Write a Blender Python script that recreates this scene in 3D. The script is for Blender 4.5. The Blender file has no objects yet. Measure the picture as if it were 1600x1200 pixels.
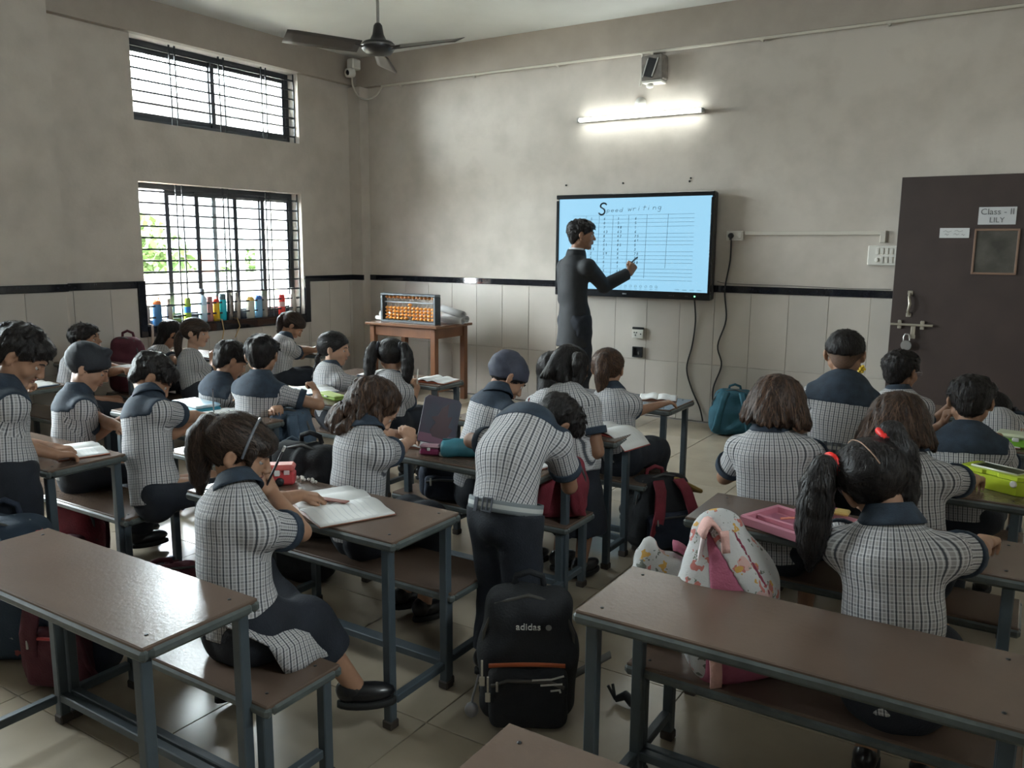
import bpy, bmesh, math, random, colorsys
import numpy as np
import mathutils, mathutils.kdtree, mathutils.bvhtree
from mathutils import Vector, Matrix

# ------------------------------------------------------------------ camera
scene = bpy.context.scene
COL = scene.collection
rng = random.Random(7)

cam_data = bpy.data.cameras.new('camera')
cam_data.sensor_fit = 'HORIZONTAL'
cam_data.sensor_width = 36.0
cam_data.lens = 28.964
cam_data.clip_start = 0.02
cam = bpy.data.objects.new('camera', cam_data)
COL.objects.link(cam)
YAW, PITCH, ROLL = 0.5621, 0.1627, 0.0084
_f = Vector((-math.sin(YAW)*math.cos(PITCH), math.cos(YAW)*math.cos(PITCH), -math.sin(PITCH)))
_r = Vector((math.cos(YAW), math.sin(YAW), 0)); _u = _r.cross(_f)
_r2 = _r*math.cos(ROLL)+_u*math.sin(ROLL); _u2 = _u*math.cos(ROLL)-_r*math.sin(ROLL)
cam.matrix_world = Matrix(((_r2.x,_u2.x,-_f.x,0),(_r2.y,_u2.y,-_f.y,0),(_r2.z,_u2.z,-_f.z,1.4418),(0,0,0,1)))
scene.camera = cam

# ------------------------------------------------------------------ exposure, sky
scene.view_settings.view_transform = 'Standard'
scene.view_settings.look = 'None'
scene.view_settings.gamma = 1.0
scene.view_settings.use_curve_mapping = False
scene.view_settings.exposure = 2.52
scene.cycles.use_denoising = True
scene.cycles.max_bounces = 10
scene.cycles.diffuse_bounces = 6
scene.cycles.sample_clamp_indirect = 6.0

world = bpy.data.worlds.new('overcast_sky'); scene.world = world
world.use_nodes = True
bg = world.node_tree.nodes['Background']
bg.inputs['Color'].default_value = (0.88, 0.945, 1.0, 1)
bg.inputs['Strength'].default_value = 15.0
# ------------------------------------------------------------------ materials
MATS = {}
def mat(name, col, rough=0.6, metal=0.0, var=0.0, scale=8.0, bump=0.0, bscale=60.0, coat=0.0, stretch=None, col2=None, spec=0.5, emit=None, estr=0.0, sheen=0.0):
    """plain procedural material: colour with soft noise variation and fine relief"""
    if name in MATS: return MATS[name]
    m = bpy.data.materials.new(name); m.use_nodes = True
    nt = m.node_tree; N = nt.nodes; L = nt.links
    b = N['Principled BSDF']
    b.inputs['Base Color'].default_value = (*col, 1)
    b.inputs['Roughness'].default_value = rough
    b.inputs['Metallic'].default_value = metal
    b.inputs['Specular IOR Level'].default_value = spec
    if coat: b.inputs['Coat Weight'].default_value = coat; b.inputs['Coat Roughness'].default_value = 0.12
    if sheen: b.inputs['Sheen Weight'].default_value = sheen
    if emit: b.inputs['Emission Color'].default_value = (*emit, 1); b.inputs['Emission Strength'].default_value = estr
    if var or bump or col2:
        tc = N.new('ShaderNodeTexCoord'); mp = N.new('ShaderNodeMapping')
        L.new(tc.outputs['Object'], mp.inputs['Vector'])
        if stretch: mp.inputs['Scale'].default_value = stretch
    if var or col2:
        nz = N.new('ShaderNodeTexNoise'); nz.inputs['Scale'].default_value = scale; nz.inputs['Detail'].default_value = 5
        L.new(mp.outputs['Vector'], nz.inputs['Vector'])
        cr = N.new('ShaderNodeValToRGB')
        c2 = col2 if col2 else tuple(max(0, c*(1-var)) for c in col)
        c1 = col if col2 else tuple(min(1, c*(1+var)) for c in col)
        cr.color_ramp.elements[0].position = 0.3; cr.color_ramp.elements[1].position = 0.7
        cr.color_ramp.elements[0].color = (*c2, 1); cr.color_ramp.elements[1].color = (*c1, 1)
        L.new(nz.outputs['Fac'], cr.inputs['Fac']); L.new(cr.outputs['Color'], b.inputs['Base Color'])
    if bump:
        n2 = N.new('ShaderNodeTexNoise'); n2.inputs['Scale'].default_value = bscale; n2.inputs['Detail'].default_value = 3
        L.new(mp.outputs['Vector'], n2.inputs['Vector'])
        bp = N.new('ShaderNodeBump'); bp.inputs['Strength'].default_value = bump; bp.inputs['Distance'].default_value = 0.01
        L.new(n2.outputs['Fac'], bp.inputs['Height']); L.new(bp.outputs['Normal'], b.inputs['Normal'])
    MATS[name] = m
    return m

# ------------------------------------------------------------------ objects
def put(o, parent=None, loc=None):
    COL.objects.link(o)
    if parent is not None: o.parent = parent
    if loc is not None: o.location = loc
    return o
def tag(o, label=None, cat=None, group=None, kind=None):
    if label: o['label'] = label
    if cat: o['category'] = cat
    if group: o['group'] = group
    if kind: o['kind'] = kind
    return o
def thing(name, label, cat, loc=(0,0,0), rotz=0.0, group=None, rot=None):
    o = bpy.data.objects.new(name, None); o.empty_display_size = 0.05
    COL.objects.link(o); o.location = loc
    o.rotation_euler = rot if rot else (0,0,rotz)
    return tag(o, label, cat, group)
def copy_tree(o, parent=None):
    c = o.copy(); COL.objects.link(c)
    if parent is not None: c.parent = parent
    for ch in list(o.children): copy_tree(ch, c)
    return c

class MB:
    """collects shapes into one mesh"""
    def __init__(s): s.v=[]; s.f=[]; s.m=[]; s.sm=[]
    def add(s, v, f, mi=0, smooth=False):
        o=len(s.v); s.v.extend([tuple(p) for p in v]); s.f.extend([tuple(i+o for i in q) for q in f]); s.m.extend([mi]*len(f)); s.sm.extend([smooth]*len(f)); return s
    def box(s, c, d, rot=None, bev=0.0, mi=0):
        x,y,z=[k/2 for k in d]; b=min(bev, x*.95, y*.95, z*.95)
        P=[]
        if b<=0:
            P=[(sx*x,sy*y,sz*z) for sx in(-1,1) for sy in(-1,1) for sz in(-1,1)]
            F=[(0,1,3,2),(4,6,7,5),(0,4,5,1),(2,3,7,6),(0,2,6,4),(1,5,7,3)]
        else:
            idx={}
            for sx in(-1,1):
                for sy in(-1,1):
                    for sz in(-1,1):
                        for a in range(3):
                            q=[sx*(x-b),sy*(y-b),sz*(z-b)]; q[a]=(sx*x,sy*y,sz*z)[a]
                            idx[(sx,sy,sz,a)]=len(P); P.append(tuple(q))
            F=[]
            for a in range(3):
                b1,b2=(a+1)%3,(a+2)%3
                for sg in(-1,1):
                    q=[]
                    for u,w in((-1,-1),(1,-1),(1,1),(-1,1)):
                        k=[0,0,0]; k[a]=sg; k[b1]=u; k[b2]=w; q.append(idx[(*k,a)])
                    F.append(tuple(q if sg>0 else q[::-1]))
                for u in(-1,1):
                    for w in(-1,1):
                        k0=[0,0,0]; k1=[0,0,0]; k0[a]=-1;k1[a]=1;k0[b1]=k1[b1]=u;k0[b2]=k1[b2]=w
                        q=[idx[(*k0,b1)],idx[(*k1,b1)],idx[(*k1,b2)],idx[(*k0,b2)]]
                        F.append(tuple(q if u*w>0 else q[::-1]))
            for sx in(-1,1):
                for sy in(-1,1):
                    for sz in(-1,1):
                        q=[idx[(sx,sy,sz,a)] for a in range(3)]
                        F.append(tuple(q if sx*sy*sz>0 else q[::-1]))
        M=rot if rot is not None else Matrix.Identity(3)
        c=Vector(c)
        s.add([M@Vector(p)+c for p in P],F,mi,False); return s
    def tube(s, pts, r, n=8, mi=0, cap=True, closed=False, smooth=True):
        pts=[Vector(p) for p in pts]; k=len(pts)
        rr=r if isinstance(r,(list,tuple)) else [r]*k
        V=[];F=[]; prev=None
        for i,p in enumerate(pts):
            if closed: t=(pts[(i+1)%k]-pts[i-1])
            else: t=(pts[min(i+1,k-1)]-pts[max(i-1,0)])
            t.normalize()
            if prev is None:
                a=Vector((0,0,1)) if abs(t.z)<.9 else Vector((1,0,0)); u=t.cross(a).normalized()
            else:
                u=(prev-t*prev.dot(t)); u=u.normalized() if u.length>1e-6 else t.orthogonal().normalized()
            prev=u; w=t.cross(u)
            for j in range(n):
                a=2*math.pi*j/n; V.append(p+(u*math.cos(a)+w*math.sin(a))*rr[i])
        seg=k if closed else k-1
        for i in range(seg):
            i2=(i+1)%k
            for j in range(n):
                j2=(j+1)%n; F.append((i*n+j,i*n+j2,i2*n+j2,i2*n+j))
        s.add(V,F,mi,smooth)
        if cap and not closed:
            s.add(V[:n],[tuple(range(n))[::-1]],mi); s.add(V[-n:],[tuple(range(n))],mi)
        return s
    def lathe(s, prof, n=16, c=(0,0,0), M=None, mi=0, sx=1.0, sy=1.0, a0=0.0, a1=None, cap=True, smooth=True):
        """prof: list of (radius, z); revolves round z"""
        c=Vector(c); M=M if M is not None else Matrix.Identity(3)
        full=a1 is None; cnt=n if full else n+1
        V=[];F=[]
        for r,z in prof:
            for j in range(cnt):
                a=a0+(2*math.pi*j/n if full else (a1-a0)*j/n)
                V.append(M@Vector((r*sx*math.cos(a), r*sy*math.sin(a), z))+c)
        for i in range(len(prof)-1):
            for j in range(n):
                j2=(j+1)%cnt
                F.append((i*cnt+j,i*cnt+j2,(i+1)*cnt+j2,(i+1)*cnt+j))
        s.add(V,F,mi,smooth)
        if cap and full:
            if prof[0][0]>1e-5: s.add(V[:n],[tuple(range(n))[::-1]],mi)
            if prof[-1][0]>1e-5: s.add(V[-n:],[tuple(range(n))],mi)
        return s
    def prism(s, poly, z0, z1, M=None, c=(0,0,0), mi=0):
        """poly: xy outline (ccw), extruded z0..z1"""
        M=M if M is not None else Matrix.Identity(3); c=Vector(c); n=len(poly)
        V=[M@Vector((x,y,z0))+c for x,y in poly]+[M@Vector((x,y,z1))+c for x,y in poly]
        F=[tuple(range(n))[::-1],tuple(range(n,2*n))]+[(i,(i+1)%n,n+(i+1)%n,n+i) for i in range(n)]
        s.add(V,F,mi); return s
    def ellipsoid(s, c, r, n=12, m=8, M=None, mi=0):
        prof=[(math.sin(math.pi*i/m),-math.cos(math.pi*i/m)) for i in range(m+1)]
        M=M if M is not None else Matrix.Identity(3)
        S=Matrix.Diagonal(Vector(r))
        return s.lathe(prof,n,c,M@S,mi,cap=False)
    def sheet(s, fn, nu, nv, th, mi=0):
        """thin solid sheet: fn(u,v)->point, thickness th along the normal"""
        P=[[Vector(fn(i/nu,j/nv)) for j in range(nv+1)] for i in range(nu+1)]
        V=[];W=[]
        for i in range(nu+1):
            for j in range(nv+1):
                du=P[min(i+1,nu)][j]-P[max(i-1,0)][j]; dv=P[i][min(j+1,nv)]-P[i][max(j-1,0)]
                nn=du.cross(dv); nn=nn.normalized() if nn.length>1e-9 else Vector((0,0,1))
                V.append(P[i][j]+nn*th/2); W.append(P[i][j]-nn*th/2)
        k=nv+1; o=len(V); F=[]
        for i in range(nu):
            for j in range(nv):
                a,b,c,d=i*k+j,(i+1)*k+j,(i+1)*k+j+1,i*k+j+1
                F.append((a,b,c,d)); F.append((o+d,o+c,o+b,o+a))
        for i in range(nu):
            a,b=i*k,(i+1)*k; F.append((a,o+a,o+b,b)); a,b=i*k+nv,(i+1)*k+nv; F.append((b,o+b,o+a,a))
        for j in range(nv):
            a,b=j,j+1; F.append((b,o+b,o+a,a)); a,b=nu*k+j,nu*k+j+1; F.append((a,o+a,o+b,b))
        s.add(V+W,F,mi,True); return s
    def mesh(s, name, mats, auto=None):
        me=bpy.data.meshes.new(name); me.from_pydata([tuple(p) for p in s.v],[],s.f)
        for m in (mats if isinstance(mats,(list,tuple)) else [mats]): me.materials.append(m)
        me.polygons.foreach_set('material_index',s.m); me.polygons.foreach_set('use_smooth',s.sm)
        me.update(); return me
    def obj(s, name, mats, parent=None, loc=None):
        return put(bpy.data.objects.new(name,s.mesh(name,mats)),parent,loc)
def RZ(a): return Matrix.Rotation(a,3,'Z')
def RX(a): return Matrix.Rotation(a,3,'X')
def RY(a): return Matrix.Rotation(a,3,'Y')
def frame_mat(x,y,z):
    return Matrix(((x[0],y[0],z[0]),(x[1],y[1],z[1]),(x[2],y[2],z[2])))

# ------------------------------------------------------------------ distance-field modelling for bodies, cloth and bags
def _n(v):
    v=np.asarray(v,float); return v/max(1e-9,np.linalg.norm(v))
class Field:
    """a grid of distances; smooth unions of tapered shapes, then one continuous surface"""
    def __init__(s, lo, hi, vox):
        s.lo=np.asarray(lo,float); s.vox=vox
        s.n=np.maximum(4,np.ceil((np.asarray(hi,float)-s.lo)/vox).astype(int)+1)
        s.d=np.full(tuple(s.n),1.0,np.float32)
    def region(s, lo, hi):
        a=np.clip(np.floor((np.asarray(lo)-s.lo)/s.vox).astype(int),0,s.n)
        b=np.clip(np.ceil((np.asarray(hi)-s.lo)/s.vox).astype(int)+1,0,s.n)
        if np.any(b<=a): return None
        sl=tuple(slice(i,j) for i,j in zip(a,b))
        ax=[(s.lo[i]+np.arange(a[i],b[i])*s.vox).astype(np.float32) for i in range(3)]
        return sl,ax[0][:,None,None],ax[1][None,:,None],ax[2][None,None,:]
    def put(s, sl, d, k, mode='add'):
        o=s.d[sl]
        if mode=='add':
            if k>0:
                h=np.maximum(k-np.abs(o-d),0)/k; s.d[sl]=np.minimum(o,d)-h*h*k*.25
            else: s.d[sl]=np.minimum(o,d)
        else:
            d=-d
            if k>0:
                h=np.maximum(k-np.abs(o-d),0)/k; s.d[sl]=np.maximum(o,d)+h*h*k*.25
            else: s.d[sl]=np.maximum(o,d)
    def cone(s, a, b, ra, rb, k=.01, mode='add', lat=None, dep=None, ratio=1.0, cut=None, off=0.0):
        """tapered capsule a-b; lat/dep give the frame for an elliptical section (dep radius = ratio * lat radius)"""
        a=np.asarray(a,float); b=np.asarray(b,float)
        R=max(ra,rb)+off+k+s.vox*3
        if ratio>1: R*=ratio
        g=s.region(np.minimum(a,b)-R,np.maximum(a,b)+R)
        if g is None: return s
        sl,x,y,z=g; ab=b-a; L2=float(ab@ab)+1e-12
        px,py,pz=x-a[0],y-a[1],z-a[2]
        t=np.clip((px*ab[0]+py*ab[1]+pz*ab[2])/L2,0,1)
        qx,qy,qz=px-t*ab[0],py-t*ab[1],pz-t*ab[2]
        if dep is not None and ratio!=1.0:
            e=np.asarray(dep,float); c=qx*e[0]+qy*e[1]+qz*e[2]; f=(1/ratio)**2-1
            d=np.sqrt(qx*qx+qy*qy+qz*qz+f*c*c)
        else: d=np.sqrt(qx*qx+qy*qy+qz*qz)
        d=d-(ra+t*(rb-ra))-off
        if cut is not None:
            for p,n in cut:
                n=_n(n); d=np.maximum(d,(x-p[0])*n[0]+(y-p[1])*n[1]+(z-p[2])*n[2])
        s.put(sl,d,k,mode); return s
    def ell(s, c, M, r, k=.01, mode='add', cut=None):
        """ellipsoid, M columns are its axes"""
        c=np.asarray(c,float); M=np.asarray(M,float); r=np.asarray(r,float)
        ext=np.sqrt(((M*r)**2).sum(1))+k+s.vox*3
        g=s.region(c-ext,c+ext)
        if g is None: return s
        sl,x,y,z=g; x=x-c[0];y=y-c[1];z=z-c[2]
        k0=0;k1=0
        for i in range(3):
            q=(x*M[0,i]+y*M[1,i]+z*M[2,i])/r[i]; k0=k0+q*q; k1=k1+(q/r[i])**2
        k0=np.sqrt(k0); k1=np.sqrt(k1)+1e-6
        d=k0*(k0-1)/k1
        if cut is not None:
            for p,n in cut:
                n=_n(n); d=np.maximum(d,(x+c[0]-p[0])*n[0]+(y+c[1]-p[1])*n[1]+(z+c[2]-p[2])*n[2])
        s.put(sl,d,k,mode); return s
    def rbox(s, c, M, h, rad, k=.01, mode='add'):
        """rounded box with half sizes h"""
        c=np.asarray(c,float); M=np.asarray(M,float); h=np.asarray(h,float)
        ext=np.abs(M)@h+k+s.vox*3
        g=s.region(c-ext,c+ext)
        if g is None: return s
        sl,x,y,z=g; x=x-c[0];y=y-c[1];z=z-c[2]; o=0; ins=-9.0
        for i in range(3):
            q=np.abs(x*M[0,i]+y*M[1,i]+z*M[2,i])-(h[i]-rad)
            o=o+np.maximum(q,0)**2; ins=np.maximum(ins,q)
        d=np.sqrt(o)+np.minimum(ins,0)-rad
        s.put(sl,d,k,mode); return s
    def cut(s, p, n):
        n=_n(n)
        x=(s.lo[0]+np.arange(s.n[0])*s.vox-p[0])[:,None,None]*n[0]; y=(s.lo[1]+np.arange(s.n[1])*s.vox-p[1])[None,:,None]*n[1]; z=(s.lo[2]+np.arange(s.n[2])*s.vox-p[2])[None,None,:]*n[2]
        s.d=np.maximum(s.d,(x+y+z).astype(np.float32)); return s
    def coords(s):
        return [(s.lo[i]+np.arange(s.n[i])*s.vox).astype(np.float32).reshape([-1 if j==i else 1 for j in range(3)]) for i in range(3)]
    def wrinkle(s, amp, freq, seed=0, dirs=None, warp=1.0):
        """folds: sums of warped waves added to the distance"""
        R=random.Random(seed); X=s.coords()
        near=np.abs(s.d)<.03
        tot=0
        for i in range(3):
            v=_n([R.gauss(0,1) for _ in range(3)]) if dirs is None else _n(np.asarray(dirs[i%len(dirs)])+np.array([R.gauss(0,.25) for _ in range(3)]))
            w=_n([R.gauss(0,1) for _ in range(3)])
            fr=freq*(.7+.7*R.random())
            ph=R.random()*6.28
            a=(X[0]*v[0]+X[1]*v[1]+X[2]*v[2])*fr*6.283+ph
            b=(X[0]*w[0]+X[1]*w[1]+X[2]*w[2])*fr*2.1+R.random()*6
            tot=tot+np.sin(a+warp*1.7*np.sin(b*2))*(.6+.4*np.sin(b*1.3+1))
        s.d=np.where(near,s.d+(amp*tot/1.7).astype(np.float32),s.d); return s
    def surf(s, smooth=0):
        """surface nets -> (verts, quads)"""
        d=s.d; d[0]=np.maximum(d[0],1e-4);d[-1]=np.maximum(d[-1],1e-4);d[:,0]=np.maximum(d[:,0],1e-4);d[:,-1]=np.maximum(d[:,-1],1e-4);d[:,:,0]=np.maximum(d[:,:,0],1e-4);d[:,:,-1]=np.maximum(d[:,:,-1],1e-4)
        ins=d<0
        c=np.zeros(tuple(s.n-1),np.int8)
        offs=[(i,j,k) for i in(0,1) for j in(0,1) for k in(0,1)]
        nx,ny,nz=s.n-1
        for i,j,k in offs: c+=ins[i:i+nx,j:j+ny,k:k+nz]
        act=(c>0)&(c<8)
        ijk=np.argwhere(act)
        if len(ijk)==0: return np.zeros((0,3)),np.zeros((0,4),int)
        idx=np.full(act.shape,-1,np.int32); idx[act]=np.arange(len(ijk))
        cv=np.stack([d[ijk[:,0]+i,ijk[:,1]+j,ijk[:,2]+k] for i,j,k in offs],1)
        acc=np.zeros((len(ijk),3)); cnt=np.zeros(len(ijk))
        for a in range(8):
            for ax in range(3):
                if offs[a][ax]==0:
                    b=offs.index(tuple(1 if q==ax else offs[a][q] for q in range(3)))
                    va,vb=cv[:,a],cv[:,b]; m=(va<0)!=(vb<0)
                    t=np.where(m,va/np.where(m,va-vb,1),0)
                    p=np.tile(np.array(offs[a],float),(len(ijk),1)); p[:,ax]+=t
                    acc+=p*m[:,None]; cnt+=m
        V=s.lo+(ijk+acc/cnt[:,None])*s.vox
        Q=[]
        for ax in range(3):
            b1,b2=(ax+1)%3,(ax+2)%3
            sa=[slice(None)]*3; sb=[slice(None)]*3; sa[ax]=slice(0,-1); sb[ax]=slice(1,None)
            A=ins[tuple(sa)]; Bm=ins[tuple(sb)]
            ch=A!=Bm
            e=np.argwhere(ch)
            e=e[(e[:,b1]>0)&(e[:,b2]>0)&(e[:,b1]<s.n[b1]-1)&(e[:,b2]<s.n[b2]-1)]
            if len(e)==0: continue
            def gi(o1,o2):
                q=e.copy(); q[:,b1]+=o1; q[:,b2]+=o2; return idx[q[:,0],q[:,1],q[:,2]]
            q=np.stack([gi(-1,-1),gi(0,-1),gi(0,0),gi(-1,0)],1)
            fl=~A[e[:,0],e[:,1],e[:,2]]
            q[fl]=q[fl][:,::-1]
            Q.append(q)
        Q=np.concatenate(Q)
        Q=Q[(Q>=0).all(1)]
        for _ in range(smooth):
            S=np.zeros_like(V); C=np.zeros(len(V))
            for a in range(4):
                i,j=Q[:,a],Q[:,(a+1)%4]
                for ax in range(3):
                    S[:,ax]+=np.bincount(i,V[j,ax],len(V))+np.bincount(j,V[i,ax],len(V))
                C+=np.bincount(i,minlength=len(V))+np.bincount(j,minlength=len(V))
            V=V*.5+.5*S/np.maximum(C,1)[:,None]
        return V,Q
def np_mesh(name, V, Q, mats, midx=None, smooth=True, uv=None):
    me=bpy.data.meshes.new(name)
    nv,nq=len(V),len(Q)
    me.vertices.add(nv); me.vertices.foreach_set('co',np.asarray(V,np.float32).ravel())
    me.loops.add(nq*4); me.loops.foreach_set('vertex_index',np.asarray(Q,np.int32).ravel())
    me.polygons.add(nq); me.polygons.foreach_set('loop_start',np.arange(0,nq*4,4,dtype=np.int32))
    me.update(calc_edges=True); me.validate()
    for m in (mats if isinstance(mats,(list,tuple)) else [mats]): me.materials.append(m)
    n=len(me.polygons)
    if midx is not None and n==nq: me.polygons.foreach_set('material_index',np.asarray(midx,np.int32))
    me.polygons.foreach_set('use_smooth',np.full(n,smooth,bool))
    if uv is not None and n==nq:
        l=me.uv_layers.new(name='cloth'); l.data.foreach_set('uv',np.asarray(uv,np.float32).ravel())
    me.update()
    return me
TRI_COUNT=[0]
def field_obj(name, F, mats, parent, org, smooth=1, **kw):
    V,Q=F.surf(smooth)
    TRI_COUNT[0]+=2*len(Q)
    return put(bpy.data.objects.new(name,np_mesh(name,V-np.asarray(org),Q,mats,**kw)),parent)
# ------------------------------------------------------------------ people
def skin_mat(i):
    base=[(.34,.185,.115),(.27,.14,.085),(.42,.245,.165),(.22,.115,.07),(.31,.165,.10)][i]
    return mat('skin_%d'%i,base,.55,var=.08,scale=25,spec=.4)
HAIR_BLACK=lambda: mat('hair_black',(.012,.010,.010),.42,col2=(.022,.017,.015),scale=30,bump=.5,bscale=30,stretch=(9,9,1.2),spec=.28)
HAIR_BROWN=lambda: mat('hair_brown',(.055,.030,.020),.42,col2=(.018,.011,.009),scale=22,bump=.5,bscale=30,stretch=(8,8,1.5),spec=.28)
HAIR_DARK=lambda: mat('hair_dark_brown',(.032,.020,.015),.42,col2=(.013,.009,.008),scale=26,bump=.5,bscale=30,stretch=(9,9,1.2),spec=.28)
NAVY=lambda: mat('navy_cotton',(.023,.036,.056),.85,var=.25,scale=30,bump=.25,bscale=250)
DARK=lambda: mat('dark_trouser_cloth',(.012,.015,.023),.85,var=.3,scale=14,bump=.25,bscale=180)

def plaid():
    if 'checked_shirting' in MATS: return MATS['checked_shirting']
    m=bpy.data.materials.new('checked_shirting'); m.use_nodes=True; MATS['checked_shirting']=m
    nt=m.node_tree; N=nt.nodes; L=nt.links; b=N['Principled BSDF']
    uv=N.new('ShaderNodeUVMap'); uv.uv_map='cloth'
    sp=N.new('ShaderNodeSeparateXYZ'); L.new(uv.outputs['UV'],sp.inputs['Vector'])
    def mth(op,a,bb=None,clamp=False):
        n=N.new('ShaderNodeMath'); n.operation=op; n.use_clamp=clamp
        for i,q in enumerate((a,bb)):
            if q is None: continue
            if isinstance(q,(int,float)): n.inputs[i].default_value=q
            else: L.new(q,n.inputs[i])
        return n.outputs[0]
    def line(src,period,phase,width):
        f=mth('FRACT',mth('ADD',mth('DIVIDE',src,period),phase))
        d=mth('ABSOLUTE',mth('SUBTRACT',f,.5))
        return mth('LESS_THAN',d,width/period/2)
    u,v=sp.outputs['X'],sp.outputs['Y']
    P=.0170; PV=.0200
    def mix(fac,a,col,k):
        n=N.new('ShaderNodeMix'); n.data_type='RGBA'
        L.new(mth('MULTIPLY',fac,k),n.inputs['Factor'])
        if isinstance(a,tuple): n.inputs['A'].default_value=(*a,1)
        else: L.new(a,n.inputs['A'])
        n.inputs['B'].default_value=(*col,1); return n.outputs['Result']
    g0=(.330,.315,.315)
    c=mix(line(v,PV,.5,.0046),g0,(.17,.17,.18),.65)
    c=mix(line(v,PV,.5-.21,.0022),c,(.62,.62,.63),.55)
    c=mix(line(v,PV,.5+.21,.0022),c,(.62,.62,.63),.55)
    c=mix(line(u,P,.5-.24,.0026),c,(.62,.62,.63),.62)
    c=mix(line(u,P,.5+.24,.0026),c,(.62,.62,.63),.62)
    c=mix(line(u,P,.5,.0030),c,(.035,.042,.055),.88)
    L.new(c,b.inputs['Base Color']); b.inputs['Roughness'].default_value=.85; b.inputs['Specular IOR Level'].default_value=.25
    tc=N.new('ShaderNodeTexCoord'); nz=N.new('ShaderNodeTexNoise'); nz.inputs['Scale'].default_value=38; nz.inputs['Detail'].default_value=3
    L.new(tc.outputs['Object'],nz.inputs['Vector'])
    bp=N.new('ShaderNodeBump'); bp.inputs['Strength'].default_value=.35; bp.inputs['Distance'].default_value=.012
    L.new(nz.outputs['Fac'],bp.inputs['Height']); L.new(bp.outputs['Normal'],b.inputs['Normal'])
    return m

def ik(a,b,hint,l1,l2):
    """elbow or knee between a and b, bent towards hint"""
    a,b,hint=np.asarray(a,float),np.asarray(b,float),np.asarray(hint,float)
    d=b-a; D=np.linalg.norm(d)
    if D>(l1+l2)*.995:
        b=a+d/D*(l1+l2)*.995; d=b-a; D=np.linalg.norm(d)
    x=(l1*l1-l2*l2+D*D)/(2*D); h=math.sqrt(max(l1*l1-x*x,0)); e=d/D
    p=hint-a; p=p-e*(p@e); p=_n(p)
    return a+e*x+p*h,b

def add_hand(F,w,d,n,right,s,curl=.5,thumb=.5,k=.004):
    """palm, four unequal bent fingers and a thumb from the side of the palm"""
    d=_n(d); n=np.asarray(n,float); n=_n(n-d*(n@d)); side=np.cross(d,n)*(1 if right else -1)   # towards the thumb
    L=.052*s
    for i,o in enumerate((.021,.007,-.007,-.020)):
        kn=w+d*(L-(abs(o)-.007)*.3*s)+side*o*s
        F.cone(w+side*o*.55*s-d*.004,kn,.0125*s,.0098*s,.008*s)
        lens=[(.026,.018,.014),(.029,.021,.015),(.027,.019,.015),(.021,.015,.012)][i]
        dir=d+side*o*2.2; p=kn; a=0
        for j,l in enumerate(lens):
            a+=curl*(.9,1.15,.7)[j]*(1+.08*i)
            q=p+(_n(dir)*math.cos(a)+n*math.sin(a))*l*s
            F.cone(p,q,(.0078,.0072,.0065)[j]*s,(.0072,.0065,.0056)[j]*s,.0025*s); p=q
    b=w+d*.016*s+side*.016*s+n*.004*s
    t1=b+(_n(d*.75+side*(1-.55*thumb)+n*.55*thumb))*.027*s
    t2=t1+(_n(d*.9+side*(.45-.9*thumb)+n*.6*thumb))*.024*s
    F.cone(w+side*.010*s,b,.012*s,.0105*s,.006*s).cone(b,t1,.0098*s,.0085*s,.004*s).cone(t1,t2,.0082*s,.0068*s,.003*s)

def head_shape(F,c,M,h,ear=True):
    g=lambda x,y,z: c+M@(np.array([x,y,z])*h)
    F.ell(g(0,-.012,.024),M,np.array([.0715,.087,.071])*h,.004)
    F.ell(g(0,.026,-.022),M,np.array([.056,.053,.064])*h,.022*h)
    for sx in(-1,1):
        F.cone(g(sx*.046,-.004,-.044),g(sx*.014,.052,-.079),.019*h,.017*h,.02*h)
        F.ell(g(sx*.036,.050,-.026),M,np.array([.022,.020,.020])*h,.014*h)
        F.ell(g(sx*.028,.088,.004),M,np.array([.017,.016,.011])*h,.010*h,'sub')
        F.cone(g(sx*.012,.076,.020),g(sx*.040,.064,.018),.0065*h,.0055*h,.008*h)
    F.ell(g(0,.056,-.080),M,np.array([.018,.015,.014])*h,.012*h)
    F.cone(g(0,.076,.008),g(0,.092,-.022),.0068*h,.0088*h,.007*h)
    F.ell(g(0,.095,-.025),M,np.array([.0085,.0085,.0075])*h,.004*h)
    for sx in(-1,1): F.ell(g(sx*.010,.087,-.028),M,np.array([.0075,.0085,.0065])*h,.004*h)
    F.ell(g(0,.077,-.044),M,np.array([.020,.0085,.0055])*h,.005*h)
    F.ell(g(0,.076,-.055),M,np.array([.017,.0085,.0060])*h,.004*h)
    if ear:
        for sx in(-1,1):
            a=.35*sx; E=M@np.array([[math.cos(a),math.sin(a),0],[-math.sin(a),math.cos(a),0],[0,0,1]]).T
            F.ell(g(sx*.076,-.010,-.004),E,np.array([.0085,.0170,.0265])*h,.004*h)
            F.ell(g(sx*.084,-.004,-.004),E,np.array([.007,.009,.016])*h,.004*h,'sub')
            F.ell(g(sx*.072,-.006,-.026),E,np.array([.008,.009,.010])*h,.004*h)

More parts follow.
